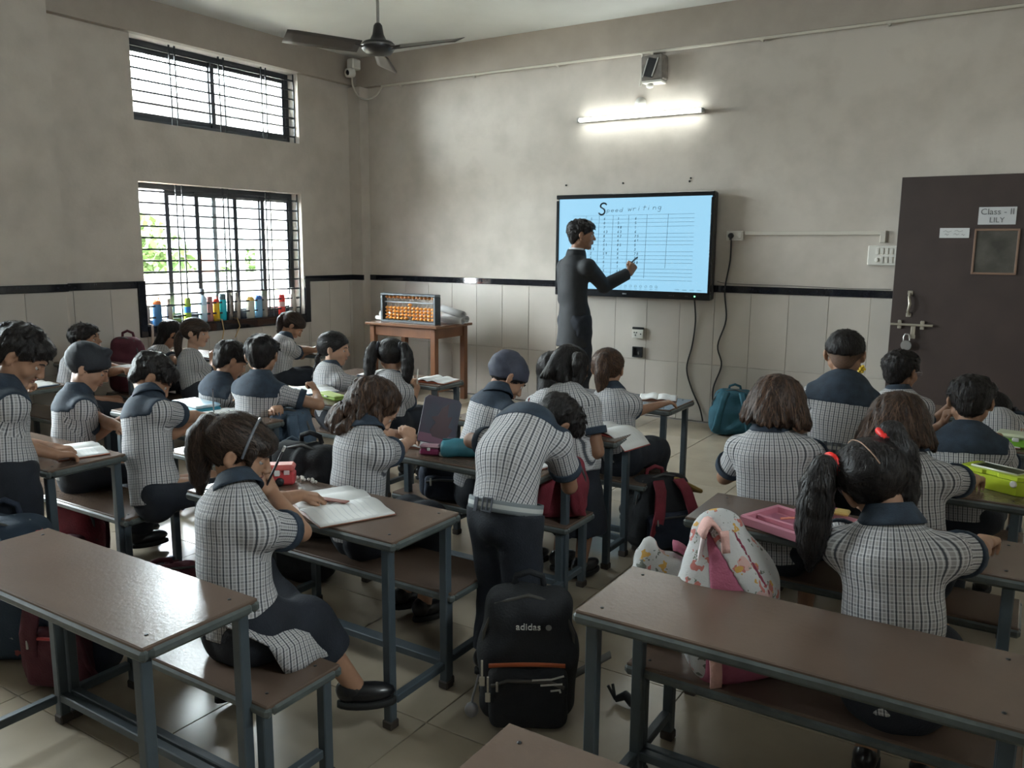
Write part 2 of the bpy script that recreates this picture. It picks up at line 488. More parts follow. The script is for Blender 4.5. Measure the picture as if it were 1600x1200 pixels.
def hair(root,org,c,M,h,sp,vox,nb):
    st=sp['hair']; mt={'black':HAIR_BLACK,'brown':HAIR_BROWN,'dark':HAIR_DARK}[sp.get('hcol','black')]()
    g=lambda x,y,z: c+M@(np.array([x,y,z])*h)
    def rng_field(ext,v=None): return Field(c-ext*h,c+ext*h,v or vox)
    up,fw,rt=M[:,2],M[:,1],M[:,0]
    sd=sp.get('seed',1); R=random.Random(sd)
    hl=sp.get('line',0.0)
    P0=g(0,.084,.052+hl); n0=M@np.array([0,.105,-.145])          # forehead-to-nape hairline
    def cap(F,t,cut=True,k=.003):
        F.ell(g(0,-.014,.026),M,np.array([.0725+t,.088+t,.0725+t])*h,k,cut=[(P0,n0)] if cut else None)
    def ears(F):
        for sx in(-1,1): F.ell(g(sx*.082,-.004,-.010),M,np.array([.018,.024,.030])*h,.006,'sub')
    def chain(F,pts,rad,k=.012):
        for i in range(len(pts)-1): F.cone(pts[i],pts[i+1],rad[i]*h,rad[i+1]*h,k)
    ties=[]
    def finish(name,F,amp,freq,m,smooth=1):
        if amp: F.wrinkle(amp,freq,sd,[rt,fw])
        o=field_obj(name,F,m,root,org,smooth); strands(o); return o
    def strands(o):
        """fine locks lying along the hair surface"""
        me=o.data; nv=len(me.vertices)
        if nv<50: return
        co=np.empty(nv*3,np.float32); me.vertices.foreach_get('co',co); co=co.reshape(-1,3).astype(float)
        no=np.empty(nv*3,np.float32); me.vertices.foreach_get('normal',no); no=no.reshape(-1,3).astype(float)
        if ((co-co.mean(0))*no).sum()<0: no=-no
        kd=mathutils.kdtree.KDTree(nv)
        for i in range(nv): kd.insert(co[i],i)
        kd.balance()
        hc=c-org; crown=g(0,-.045,.10)-org
        G=np.array([0,0,-1.0]); ns=sp.get('nst',1100 if st in('short','fade') else 1500)
        loose=st in('bob','curly','long'); b=MB(); seg=4
        ln=(.022 if st in('short','fade') else .060 if loose else .050)*h
        tp=[t-org for t in ties]
        for _ in range(ns):
            i=R.randrange(nv); p=co[i].copy(); n=no[i]; P=[]; w=R.uniform(.0009,.0019)*(1.25 if vox>.006 else 1)
            jt=np.array([R.gauss(0,1) for _ in range(3)])*.22
            for k in range(seg+1):
                lift=(.0016+.0018*k/seg*R.uniform(.2,1.6))*h
                P.append((p+n*lift,n.copy()))
                d0=p-hc; rr=np.linalg.norm(d0)
                if loose: f=G+_n(p-crown)*.8*max(0,1-rr/.16)
                elif tp:
                    t=min(tp,key=lambda q:np.linalg.norm(q-p)); dt=np.linalg.norm(t-p)
                    f=_n(t-p) if (rr<.112*h and dt>.03) else G
                else: f=_n(p-crown)+fw*.25
                f=f+jt; f=f-n*(f@n); q=p+_n(f)*ln/seg
                co_,j,dd=kd.find(q)
                if dd>.02: break
                p=np.array(co_); n=no[j]
            if len(P)<3: continue
            V=[]; m=len(P)
            for k,(q,nn) in enumerate(P):
                t=_n(P[min(k+1,m-1)][0]-P[max(k-1,0)][0]); sd_=_n(np.cross(nn,t)); ww=w*(1-.8*(k/(m-1))**2)*(.5+.5*min(1,k+.4))
                V+= [q-sd_*ww,q+sd_*ww]
            b.add(V,[(2*k,2*k+1,2*k+3,2*k+2) for k in range(m-1)],R.randrange(3),True)
        TRI_COUNT[0]+=2*len(b.f)
        base={'black':(.012,.010,.010),'brown':(.060,.033,.021),'dark':(.034,.021,.015)}[sp.get('hcol','black')]
        ms=[mat('hair_lock_%s_%d'%(sp.get('hcol','black'),q),tuple(a*f for a in base),.48,spec=.25) for q,f in enumerate((.7,1.2,1.9))]
        o2=b.obj('hair_locks',ms,root); o2['kind']='stuff'
    def tie(p,ax,r,m,th=.006):
        r*=1.25; ax=_n(ax); a=_n(np.cross(ax,[.3,.2,.9])); b=np.cross(ax,a); b_=MB()
        pts=[p+(a*math.cos(t)+b*math.sin(t))*r-org for t in np.linspace(0,2*math.pi,14,endpoint=False)]
        b_.tube(pts,th,7,closed=True); return b_.obj('hair_tie',m,root)
    if st in('short','fade'):
        F=rng_field(.125)
        if st=='fade':
            P0=g(0,.084,.050+hl); n0=M@np.array([0,.06,-.16])
            cap(F,.0065)
            F.ell(g(0,.035,.066),M,np.array([.058,.048,.030])*h,.012,cut=[(g(0,.09,.045),M@np.array([0,.3,-1]))])
        else:
            cap(F,.0075); F.ell(g(0,-.052,-.030),M,np.array([.050,.034,.042])*h,.02); F.ell(g(0,.040,.062),M,np.array([.060,.046,.030])*h,.012,cut=[(g(0,.09,.040),M@np.array([0,.3,-1]))])
        for _ in range(0 if st=='fade' else 110):
            v=_n([R.gauss(0,1),R.gauss(-.1,1),abs(R.gauss(0,1))+.15]); q=np.array([v[0]*.080,-.014+v[1]*.095,.026+v[2]*.080])
            if q[2]<.045+(q[1]-.084)*.724+.018+(.045 if st=='fade' else 0): continue
            t=_n(np.cross(np.cross(v,[0,.5,1]),v)*-1+np.array([R.gauss(0,.4),.35,0])); q=q*.985; e=q+t*.028+v*R.uniform(-.003,.002)
            F.cone(g(*q),g(*e),.0085*h,.0035*h,.005)
        ears(F)
        finish('hair',F,.0030*h,38,mt)
        F=rng_field(.125); P0=g(0,.075,.030); n0=M@np.array([0,.115,-.125])
        cap(F,.0022); F.ell(g(0,-.050,-.030),M,np.array([.046,.034,.040])*h,.02); ears(F)
        field_obj('hair_stubble',F,mat('cropped_hair_over_skin_%d'%sp.get('skin',0),tuple(.35*a for a in [(.34,.185,.115),(.27,.14,.085),(.42,.245,.165),(.22,.115,.07),(.31,.165,.10)][sp.get('skin',0)]),.7,var=.3,scale=300),root,org,1)
    elif st=='patka':
        F=rng_field(.16); P0=g(0,.084,.040); n0=M@np.array([0,.085,-.15])
        cap(F,.010); 
        if sp.get('knot'):
            F.ell(g(0,.040,.098),M,np.array([.026,.026,.022])*h,.010)
        F.ell(g(0,-.040,.060),M,np.array([.060,.055,.045])*h,.03)
        F.ell(g(0,-.085,.020),M,np.array([.040,.020,.035])*h,.02)
        F.wrinkle(.0022*h,26,sd,[_n(up+fw*.6),_n(up-fw*.3)])
        field_obj('patka_head_cloth',F,mat('patka_cloth_%d'%sd,sp.get('cloth',(.02,.028,.045)),.7,var=.2,scale=20,bump=.2,bscale=200),root,org,1)
        F=rng_field(.125); P0=g(0,.05,.01); n0=M@np.array([0,.105,-.125])
        cap(F,.004); ears(F); finish('hair',F,.002,40,mt)
    elif st in('pony','pigtails','braid'):
        n0=M@np.array([0,.130,-.145])
        F=rng_field(.42 if st!='pigtails' else .40); 
        cap(F,.0105); ears(F)
        if sp.get('fringe'):
            F.ell(g(0,.050,.045),M,np.array([.064,.044,.036])*h,.012,cut=[(g(0,.09,.026),M@np.array([0,.35,-1]))])
            for sx in(-1,1): F.cone(g(sx*.066,.045,.030),g(sx*.068,.040,-.050),.010*h,.004*h,.008)
        D=np.array([0,0,-1.0])
        if st=='pony':
            b=g(*sp.get('tail',(0,-.092,.030))); ties.append(b); ax=_n(M@np.array(sp.get('tdir',(0,-1,.15))))
            l=sp.get('tlen',.20)
            p=[b,b+ax*.020*h+D*.006]
            v=ax.copy()
            for i in range(5): v=_n(v*.40+D*.75+np.array(sp.get('tsway',(0,0,0)))*.3); p.append(p[-1]+v*l/5)
            chain(F,p,[.020,.030,.037,.036,.031,.023,.010] if sp.get('thick',1)>1 else [.016,.022,.027,.026,.022,.016,.006])
            finish('hair',F,.0025*h,40,mt); tie(b+ax*.008-0*D,ax,.021*h,mat('hair_tie_%s'%sp.get('tiename','dark'),sp.get('tiecol',(.02,.02,.03)),.6))
        elif st=='pigtails':
            for sx in(-1,1):
                b=g(sx*.062,sp.get('py',-.045),sp.get('pz',.062)); ax=_n(M@np.array([sx*1.0,-.35,.25])); v=ax.copy()
                ties.append(b); l=sp.get('tlen',.24); p=[b,b+ax*.030*h]
                for i in range(5): v=_n(v*.32+D*.85+(M@np.array([sx*.02,-.10,0]))); p.append(p[-1]+v*l/5)
                q=sp.get('thick',1.0); chain(F,p,[.017*q,.026*q,.034*q,.036*q,.034*q,.027*q,.010])
                tie(b+ax*.014*h,ax,.0215*h,mat('hair_tie_%s'%sp.get('tiename','dark'),sp.get('tiecol',(.02,.02,.03)),.5),.0085)
            finish('hair',F,.0022*h,42,mt)
            if sp.get('parting'):
                hm=[o for o in root.children if o.name.split('.')[0]=='hair'][-1].data
                bv=mathutils.bvhtree.BVHTree.FromPolygons([v.co for v in hm.vertices],[tuple(p.vertices) for p in hm.polygons])
                b_=MB(); pts=[]
                for a in np.linspace(.75,3.1,22): 
                    pts.append(g(.0,-.014+.0985*math.cos(a),.026+.0835*math.sin(a))-org)
                hc_=Vector(g(0,-.014,.026)-org); q_=[]
                for p in pts:
                    d_=(Vector(p)-hc_).normalized(); hit=bv.ray_cast(hc_+d_*.25,-d_)
                    if hit[0] is not None: q_.append(hit[0]+d_*.0022)
                b_.tube(q_,.0016,6); b_.obj('hair_parting',mat('scalp_skin',(.30,.18,.12),.6),root)
        else:
            b=g(*sp.get('tail',(0,-.088,-.030))); ties.append(b); p=[b]; off=np.array(sp.get('tsway',(0,0,0)))
            v=_n(M@np.array([0,-.6,-.4]))
            F.cone(g(0,-.08,-.01),b,.03*h,.02*h,.015)
            for i in range(9):
                v=_n(v*.5+D*.6+off*.35); p.append(p[-1]+v*.028)
                w=np.cross(v,fw); w=_n(w)*(.009 if i%2 else -.009)
                F.ell(p[-1]+w*h,np.stack([_n(np.cross(v,w)),_n(w),v],1),np.array([.016,.017,.021])*h*(1-.03*i),.004)
            F.cone(p[-1],p[-1]+D*.04,.012*h,.006*h,.004)
            finish('hair',F,.0018*h,45,mt); tie(p[-1],D,.013*h,NAVY(),.004)
    else:
        # loose styles hang from the head: frame with part of the pitch taken out
        f2=_n(fw*np.array([1,1,.40])); r2=_n(rt-f2*(rt@f2)); M=np.stack([r2,f2,np.cross(r2,f2)],1); up,fw,rt=M[:,2],M[:,1],M[:,0]
        F=rng_field(.24 if st!='long' else .34)
        if st=='bob':
            bs=sp.get('bs',1.0); F.ell(g(0,-.014,.022),M,np.array([.092*bs,.104*bs,.088])*h,.004)
            z=sp.get('len',-.062)
            F.ell(g(0,-.018,-.030),M,np.array([.106*bs,.102*bs,.080])*h,.03,cut=[(g(0,0,z),-up+fw*.12)])
            for i in range(70):
                a=R.uniform(-1.9,1.9); q=g(math.sin(a)*.098*bs,-.012-math.cos(a)*.098*bs,z+R.uniform(.015,.06)); e=g(math.sin(a+R.uniform(-.1,.1))*.118*bs,-.012-math.cos(a)*.114*bs,z+R.uniform(-.010,.016))
                F.cone(q,e,.013*h,.006*h,.006)
            F.ell(g(0,.088,-.045),M,np.array([.057,.062,.090])*h,.012,'sub')
            F.cut(g(0,0,z-.020),-up)
            if sp.get('sidetail'): chain(F,[g(.066,-.03,.050),g(.105,-.045,.060),g(.128,-.05,.030),g(.132,-.05,-.025)],[.014,.020,.021,.008])
        elif st=='curly':
            F.ell(g(0,-.014,.024),M,np.array([.082,.098,.082])*h,.004)
            for i in range(150):
                a=R.uniform(-1.75,1.75); zz=R.uniform(sp.get('len',-.13),.06); rr=.078+.045*max(0,(.03-zz))/.2+R.uniform(-.008,.006)
                q=g(math.sin(a)*rr,-math.cos(a)*rr*1.15-.005,zz); e=R.uniform(.011,.018)
                F.ell(q,M,np.array([e,e,e*1.7])*h,.010)
            F.ell(g(0,.092,-.055),M,np.array([.060,.062,.100])*h,.012,'sub')
        elif st=='long':
            F.ell(g(0,-.014,.024),M,np.array([.082,.098,.082])*h,.004)
            z=sp.get('len',-.22)
            F.cone(g(0,-.045,0),g(0,-.070,z),.072*h,.045*h,.03,lat=rt,dep=fw,ratio=.55)
            F.ell(g(0,.090,-.050),M,np.array([.060,.062,.095])*h,.012,'sub')
        finish('hair',F,.0045*h if st=='curly' else .0035*h,34,mt)
    if sp.get('hairband'):
        b_=MB(); pts=[g(.083*math.cos(a),.020,.022+.086*math.sin(a))-org for a in np.linspace(-.15,math.pi+.15,22)]
        b_.tube(pts,.0042,6); b_.obj('hairband',mat('hairband_grey',(.12,.13,.15),.25,spec=.7),root)
    if sp.get('clip'):
        x,y,z=sp['clip']; MB().ellipsoid(g(x,y,z)-org,(.012,.010,.008)).obj('hair_clip',mat('clip_pale',(.55,.45,.35),.4),root)

def person(sp):
    s=sp.get('s',1.0); h=sp.get('hs',s); A3=lambda k: np.array(sp[k],float)
    hip,neck,head=A3('hip'),A3('neck'),A3('head')
    adult=sp.get('adult',False)
    sk=skin_mat(sp.get('skin',0))
    dist=float(np.linalg.norm(head-np.array([0,0,1.44])))
    vox=min(max(dist*.0018,.0045),.0080)
    org=np.array([hip[0],hip[1],0.0])
    root=thing('person',sp['label'],'person',tuple(org),group=sp.get('group'))
    # frames
    A=_n(neck-hip); rt=A3('right'); rt=_n(rt-A*(rt@A)); fw=np.cross(A,rt)
    tl=np.linalg.norm(neck-hip)
    fdir=_n(A3('face')); hr=np.array(sp.get('hright',rt),float)
    hr=_n(hr-fdir*(hr@fdir)); hu=np.cross(hr,fdir)
    rl=sp.get('roll',0.0)
    hr,hu=hr*math.cos(rl)+hu*math.sin(rl),hu*math.cos(rl)-hr*math.sin(rl)
    HM=np.stack([hr,fdir,hu],1)
    BA=_n(A*.35+np.array([0,0,.65])) if sp.get('belt') is not None else A
    # spine
    bow=sp.get('bow',.02)*s
    mid=hip+(neck-hip)*.45-fw*bow
    chest=hip+(neck-hip)*.76-fw*bow*.7
    top=neck-A*.03*s
    sw=sp.get('sw',.112)*s
    SH={}
    for nm,sg in(('L',-1),('R',1)):
        SH[nm]=neck-A*.074*s+rt*sg*sw+np.array(sp.get('sh'+nm,(0,0,0)),float)
    UA,FA=(.205*s,.175*s) if not adult else (.205*s,.180*s)
    ARM={}
    for nm in 'LR':
        a=sp.get('arm'+nm)
        if a is None: a=dict(w=SH[nm]+np.array([0,0,-.34*s])+fw*.06,e=SH[nm]-fw*.3+np.array([0,0,-.2]),d=(0,0,-1),n=tuple(-rt if nm=='R' else rt),curl=.35)
        e,w=ik(SH[nm],a['w'],a['e'],UA,FA); ARM[nm]=(e,w,a)
    TH,SN=.27*s,.27*s
    LEG={}
    for nm,sg in(('L',-1),('R',1)):
        hj=hip+rt*sg*.055*s-A*.005
        l=sp.get('leg'+nm)
        k_,an=np.array(l[0],float),np.array(l[1],float)
        LEG[nm]=(hj,k_,an,_n(np.array(l[2],float)))
    pts=[hip,neck,head]+[q for t in ARM.values() for q in t[:2]]+[q for t in LEG.values() for q in t[1:3]]
    lo=np.min(pts,0)-.15*s; hi=np.max(pts,0)+.15*s
    # --- body: one continuous skin surface
    F=Field(lo,hi,vox)
    F.cone(hip,mid,(.088 if sp.get('belt') is None else .070)*s,.080*s,.02,dep=fw,ratio=.72).cone(mid,chest,.080*s,.090*s,.02,dep=fw,ratio=.72).cone(chest,top,.090*s,.060*s,.02,dep=fw,ratio=.72)
    F.cone(SH['L'],SH['R'],.036*s,.036*s,.02)
    nk=.036*s if not adult else .039*s
    hb=head+HM@np.array([0,-.018,-.045])*h
    F.cone(neck-A*.02*s,hb,nk*1.12,nk*.95,.016)
    head_shape(F,head,HM,h)
    for nm in 'LR':
        e,w,a=ARM[nm]; f=_n(w-e)
        F.cone(SH[nm],e,.036*s,.0275*s,.014).cone(e,e+(w-e)*.35,.028*s,.028*s,.008).cone(e+(w-e)*.3,w,.028*s,.0185*s,.008)
        add_hand(F,w,a.get('d',f),a.get('n',(0,0,-1)),nm=='R',s,a.get('curl',.55),a.get('thumb',.5))
        hj,kn,an,td=LEG[nm]
        if sp.get('belt') is not None: hj=hj-BA*.060*s
        F.cone(hj,kn,(.062 if sp.get('belt') is None else .050)*s,.040*s,.02).cone(kn,an,.040*s,.028*s,.014)
    field_obj('body',F,sk,root,org,1)
    # --- face details
    g=lambda x,y,z: head+HM@(np.array([x,y,z])*h)-org
    Mh=Matrix(HM.tolist())
    for sx in(-1,1):
        b=MB(); R_=.0118*h
        prof=[(math.sin(a)*R_,math.cos(a)*R_) for a in np.linspace(math.pi*.99,.72,7)]
        Me=Mh@Matrix(((1,0,0),(0,0,1),(0,-1,0))) if False else Mh@Matrix.Rotation(-math.pi/2,3,'X')
        b.lathe(prof,12,g(sx*.029,.0635,.003),Me,0,cap=False)
        prof=[(math.sin(a)*R_*1.01,math.cos(a)*R_*1.01) for a in np.linspace(.75,.01,4)]
        b.lathe(prof,12,g(sx*.029,.0635,.003),Me,1,cap=False)
        b.obj('eye',[mat('eye_white',(.5,.47,.45),.3),mat('eye_iris',(.02,.012,.01),.15)],root)
        b=MB(); v=Vector((0,.50,.866)); M_=Mh@frame_mat((1,0,0),v.cross(Vector((1,0,0))),v)
        b.lathe([(math.sin(a)*R_*1.09,math.cos(a)*R_*1.09) for a in np.linspace(1.22,.02,6)],12,g(sx*.029,.0635,.003),M_,0,cap=False); b.obj('eyelid',sk,root)
        b=MB(); b.tube([g(sx*.014,.0815,.017),g(sx*.028,.078,.0225),g(sx*.043,.068,.019)],[.0022*h,.0028*h,.0014*h],6)
        b.obj('eyebrow',HAIR_BLACK(),root)
    b=MB(); b.ellipsoid(g(0,.0795,-.0445),(.018*h,.0075*h,.0042*h),10,6,Mh).ellipsoid(g(0,.0785,-.0540),(.0155*h,.0075*h,.0048*h),10,6,Mh)
    b.obj('lips',mat('lips',(.24,.095,.075),.45),root)
    if sp.get('glasses'):
        b=MB()
        for sx in(-1,1):
            b.tube([g(sx*.030+.021*math.cos(a),.096,.002+.016*math.sin(a)) for a in np.linspace(0,2*math.pi,14,endpoint=False)],.0018,6,closed=True)
            b.tube([g(sx*.051,.094,.005),g(sx*.076,.040,.008),g(sx*.080,-.012,.002)],.0018,6)
        b.tube([g(-.010,.097,.005),g(.010,.097,.005)],.0018,6)
        b.obj('spectacles',mat('spectacle_frame',(.35,.33,.34),.3,metal=.5),root)
    hair(root,org,head,HM,h,sp,max(vox*.85,.0042),None)
    # --- clothes
    suit=sp.get('top')=='suit'
    hem=(sp.get('hem',-.02) if sp.get('belt') is None else .002)*s; lf=sp.get('sleeve',.60); o=(sp.get('loose',.016)+(0 if suit else .003))*s
    def torso(F):
        if hem<-.0: F.cone(hip+A*hem,hip+A*.02,(.112 if suit else .094)*s,(.100 if suit else .094)*s,.02,dep=fw,ratio=.80,off=o)
        F.cone(hip,mid,.092*s,.090*s,.03,dep=fw,ratio=.76,off=o).cone(mid,chest,.090*s,.098*s,.03,dep=fw,ratio=.76,off=o).cone(chest,top-A*.012*s,.098*s,.052*s,.03,dep=fw,ratio=.76,off=o*.7)
        F.cone(SH['L'],SH['R'],.039*s,.039*s,.035,off=o*.4)
    F=Field(lo,hi,vox*.92)
    torso(F)
    if sp.get('belt') is not None: F.cone(hip-BA*.02,hip+BA*.07*s,.099*s,.099*s,.02,dep=fw,ratio=.86)
    F.cut(hip+BA*hem,-BA)
    SE={}
    for nm in 'LR':
        e,w,a=ARM[nm]
        if suit:
            F.cone(SH[nm],e,.048*s,.040*s,.025,off=.006).cone(e,e+(w-e)*.93,.041*s,.032*s,.012,off=.006,cut=[(e+(w-e)*.93,w-e)])
            SE[nm]=None
        else:
            q=SH[nm]+(e-SH[nm])*lf; ax=_n(e-SH[nm])
            F.cone(SH[nm],q+ax*.05,.043*s,.049*s,.030,cut=[(q,ax)],off=.004)
            SE[nm]=(q,ax)
    F.cone(neck-A*.05*s,neck-A*.008*s,.060*s,.044*s,.02)
    fa=sp.get('fold',.0032)*s
    F.wrinkle(fa,5.5/s,sp.get('seed',1)+11,[_n(rt+.5*A),_n(rt-.6*A),_n(A*.8+rt*.4)])
    V,Q=F.surf(1)
    if suit:
        put(bpy.data.objects.new('jacket',np_mesh('jacket',V-org,Q,mat('black_suit',(.010,.011,.014),.75,var=.2,scale=20,bump=.15,bscale=200))),root); TRI_COUNT[0]+=2*len(Q)
    else:
        Cn=V[Q].mean(1); P4=V[Q]
        uv=np.zeros((len(Q),4,2))
        rel=P4-hip; x=rel@rt; y=rel@fw; zt=rel@A
        th=np.arctan2(x,-y); thc=np.arctan2((Cn-hip)@rt,-((Cn-hip)@fw))[:,None]
        dth=(th-thc+math.pi)%(2*math.pi)-math.pi
        uv[:,:,0]=(thc+dth)*.105*s; uv[:,:,1]=zt
        for nm in 'LR':
            e=ARM[nm][0]; ax=_n(e-SH[nm]); c=Cn-SH[nm]; t=c@ax; r_=np.linalg.norm(c-t[:,None]*ax,axis=1)
            m=(t>.012*s)&(r_<.085*s)&(((Cn-neck)@rt)*(1 if nm=='R' else -1)>sw*.75)
            a1=_n(np.cross(ax,fw if abs(ax@fw)<.8 else A)); a2=np.cross(ax,a1)
            q=P4[m]-SH[nm]; an_=np.arctan2(q@a2,q@a1); cc=Cn[m]-SH[nm]; ac=np.arctan2(cc@a2,cc@a1)[:,None]
            uv[m,:,0]=(ac+((an_-ac+math.pi)%(2*math.pi)-math.pi))*.052*s; uv[m,:,1]=q@ax+.004
        put(bpy.data.objects.new('shirt',np_mesh('shirt',V-org,Q,plaid(),uv=uv.reshape(-1,2))),root); TRI_COUNT[0]+=2*len(Q)
        if sp.get('yoke'):
            F.d=F.d-.0035
            F.cut(neck-A*sp.get('yd',.088)*s,-A+fw*.0)
            for nm,sg in(('L',-1),('R',1)):
                q,ax=SE[nm]; F.cone(SH[nm]+ax*.022*s+rt*sg*.030*s-A*.012*s,q+ax*.06,.062*s,.066*s,0,'sub')
                F.cut(neck+rt*sg*(sw+.034*s),rt*sg)
            field_obj('yoke',F,NAVY(),root,org,1)
        for nm in 'LR':
            q,ax=SE[nm]; b=MB(); z=Vector(ax); x_=z.orthogonal().normalized(); M_=frame_mat(x_,z.cross(x_),z)
            r0=.0535*s+.002
            b.lathe([(r0-.012,.004),(r0+.001,.004),(r0+.0022,-.002),(r0+.0030,-.024*s),(r0+.001,-.027*s),(r0-.012,-.022*s)],18,q-org+ax*.002,M_,0,cap=False)
            b.obj('cuff',NAVY(),root)
    # collar
    ca=_n(_n(hb-neck)*.6+A*.6); z=Vector(ca); x_=Vector(rt-ca*(rt@ca)).normalized(); M_=frame_mat(x_,z.cross(x_),z)
    b=MB(); cz=neck-org+ca*.006*s-fw*.004*s
    if suit:
        b.lathe([(.066*s,-.020*s),(.060*s,.008*s),(.055*s,.022*s),(.050*s,.020*s),(.048*s,-.01)],22,cz,M_,0,sy=.95,cap=False)
        b.obj('jacket_collar',MATS['black_suit'],root)
        b=MB(); b.lathe([(.048*s,-.01),(.0460*s,.032*s),(.0430*s,.032*s),(.042*s,.0)],22,cz,M_,0,sy=.95,cap=False)
        b.obj('shirt_collar',mat('white_shirt_cotton',(.62,.64,.68),.8),root)
    else:
        b.lathe([(.045*s,.002),(.047*s,.032*s),(.051*s,.035*s),(.057*s,.024*s),(.073*s,-.004*s),(.077*s,-.014*s),(.074*s,-.016*s),(.058*s,.000)],24,cz,M_,0,sx=1.02,sy=.90,cap=False)
        b.obj('collar',NAVY(),root)
    # lower clothes
    bt=sp.get('bottom','pants')
    allp=np.array([hip]+[q for t in LEG.values() for q in t[1:3]])
    F=Field(allp.min(0)-.16*s,allp.max(0)+.17*s,max(vox*1.15,.0065))
    if bt=='pants' or bt=='slacks':
        wd=1.0 if bt=='slacks' else 1.15
        F.cone(hip-BA*.03,hip+A*.05*s,.096*s,.094*s,.02,dep=fw,ratio=.84,off=.008)
        if sp.get('belt') is not None: F.cone(hip,mid,.096*s,.094*s,.02,dep=fw,ratio=.84,off=.006)
        for nm in 'LR':
            hj,kn,an,td=LEG[nm]; v=_n(an-kn)
            F.cone(hj,kn,.074*s*wd,.056*s*wd,.015).cone(kn,an,.054*s*wd,.045*s*wd,.015,cut=[(an-v*.01,v)])
        F.cut(hip+BA*(-.010 if sp.get('belt') is not None else .03)*s,BA)
        F.wrinkle(.004*s,7,sp.get('seed',1)+5)
        field_obj('trousers',F,DARK(),root,org,1)
    else:
        sit=abs(LEG['L'][1][2]-hip[2])<.15
        if sit:
            F.cone(hip-A*.02,hip+A*.05*s,.098*s,.088*s,.02,dep=fw,ratio=.80,off=.008)
            for nm in 'LR':
                hj,kn,an,td=LEG[nm]
                F.cone(hj,kn,.082*s,.066*s,.05).cone(kn,kn+(an-kn)*.45,.062*s,.066*s,.04,cut=[(kn+(an-kn)*.45,an-kn)])
            F.cone(LEG['L'][1],LEG['R'][1],.05*s,.05*s,.05)
        else:
            e=(LEG['L'][1]*.35+LEG['R'][1]*.35+LEG['L'][2]*.15+LEG['R'][2]*.15)
            F.cone(hip+A*.06*s,hip,.090*s,.105*s,.02,dep=fw,ratio=.80)
            F.cone(hip,e,.105*s,.155*s,.03,dep=fw,ratio=.9,cut=[(e,e-hip)])
        F.wrinkle(.006*s,6,sp.get('seed',1)+5,[rt,fw])
        field_obj('skirt',F,DARK(),root,org,1)
    # belt
    if sp.get('belt') is not None:
        b=MB(); bf=np.cross(BA,rt); bf=_n(bf); br=np.cross(bf,BA); z=Vector(BA); M_=frame_mat(br,bf,BA); bz=hip+BA*sp['belt']*s-org
        r=.118*s+o*.4
        b.lathe([(r-.006,-.019*s),(r+.003,-.019*s),(r+.003,-.007*s)],28,bz,M_,0,sy=.88,cap=False)
        b.lathe([(r+.003,-.007*s),(r+.0035,0),(r+.003,.007*s)],28,bz,M_,1,sy=.88,cap=False)
        b.lathe([(r+.003,.007*s),(r+.003,.019*s),(r-.006,.019*s)],28,bz,M_,0,sy=.88,cap=False)
        b.obj('belt',[mat('belt_grey',(.16,.18,.19),.7,bump=.2,bscale=300),mat('belt_white',(.42,.43,.42),.7)],root)
        b=MB(); bc=bz-bf*(r*.88+.004)+rt*.012
        B_=M_
        for dx in(-.018,0,.018): b.box(bc+rt*dx*s,(.005*s,.006,.046*s),B_,.001)
        for dz in(-.021,.021): b.box(bc+BA*dz*s,(.040*s,.006,.005*s),B_,.001)
        b.box(bc-rt*.045*s,(.014*s,.005,.046*s),B_,.001)
        b.obj('belt_buckle',mat('buckle_metal',(.10,.11,.13),.35,metal=.6),root)
    # waist tie on the back of a girl's top
    if sp.get('waisttie'):
        b=MB(); z=Vector(A); M_=frame_mat(Vector(rt),z.cross(Vector(rt)),z); r=.103*s+o; c=hip+A*sp['waisttie']*s
        b.lathe([(r,-.012),(r+.004,-.010),(r+.004,.010),(r,.012)],20,c-org,M_,0,sy=.80,a0=-math.pi,a1=0,cap=False)
        bc=c-fw*(r*.8+.006)-org
        for sg,le in((-1,.07),(1,.055)):
            b.sheet(lambda u,v,sg=sg,le=le: bc+rt*(sg*(.004+.018*u)+(v-.5)*.020)+A*(.055*u if sg<0 else -.05*u)-fw*(.006+.012*math.sin(u*3)),5,2,.003)
        b.ellipsoid(bc-fw*.004,(.012,.010,.012))
        me=b.mesh('waist_tie',plaid()); 
        uvl=me.uv_layers.new(name='cloth')
        for lp in me.loops:
            q=np.array(me.vertices[lp.vertex_index].co)-np.array(bc); uvl.data[lp.index].uv=(float(q@rt),float(q@A))
        put(bpy.data.objects.new('waist_tie',me),root)
    # shoes
    for nm in 'LR':
        hj,kn,an,td=LEG[nm]
        up=_n(kn-an) if sp.get('shoetilt') else np.array([0,0,1.0])
        td=_n(td-up*(td@up)); sd=np.cross(td,up)
        M_=frame_mat(sd,td,up); b=MB(); c=an-up*.028*s+td*.035*s-org
        b.ellipsoid(c+up*.004,(.034*s,.086*s,.030*s),14,8,M_)
        b.ellipsoid(an-org-up*.012*s-td*.012*s,(.033*s,.044*s,.040*s),12,8,M_)
        b.lathe([(.9,-.016),(1,-.014),(1,0),(.9,.004)],18,c-up*.020*s,M_@Matrix.Diagonal(Vector((.036*s,.088*s,s))),1)
        b.obj('shoe',[mat('black_shoe_leather',(.010,.010,.012),.28,spec=.6),mat('black_sole',(.012,.012,.012),.8)],root)
    return root
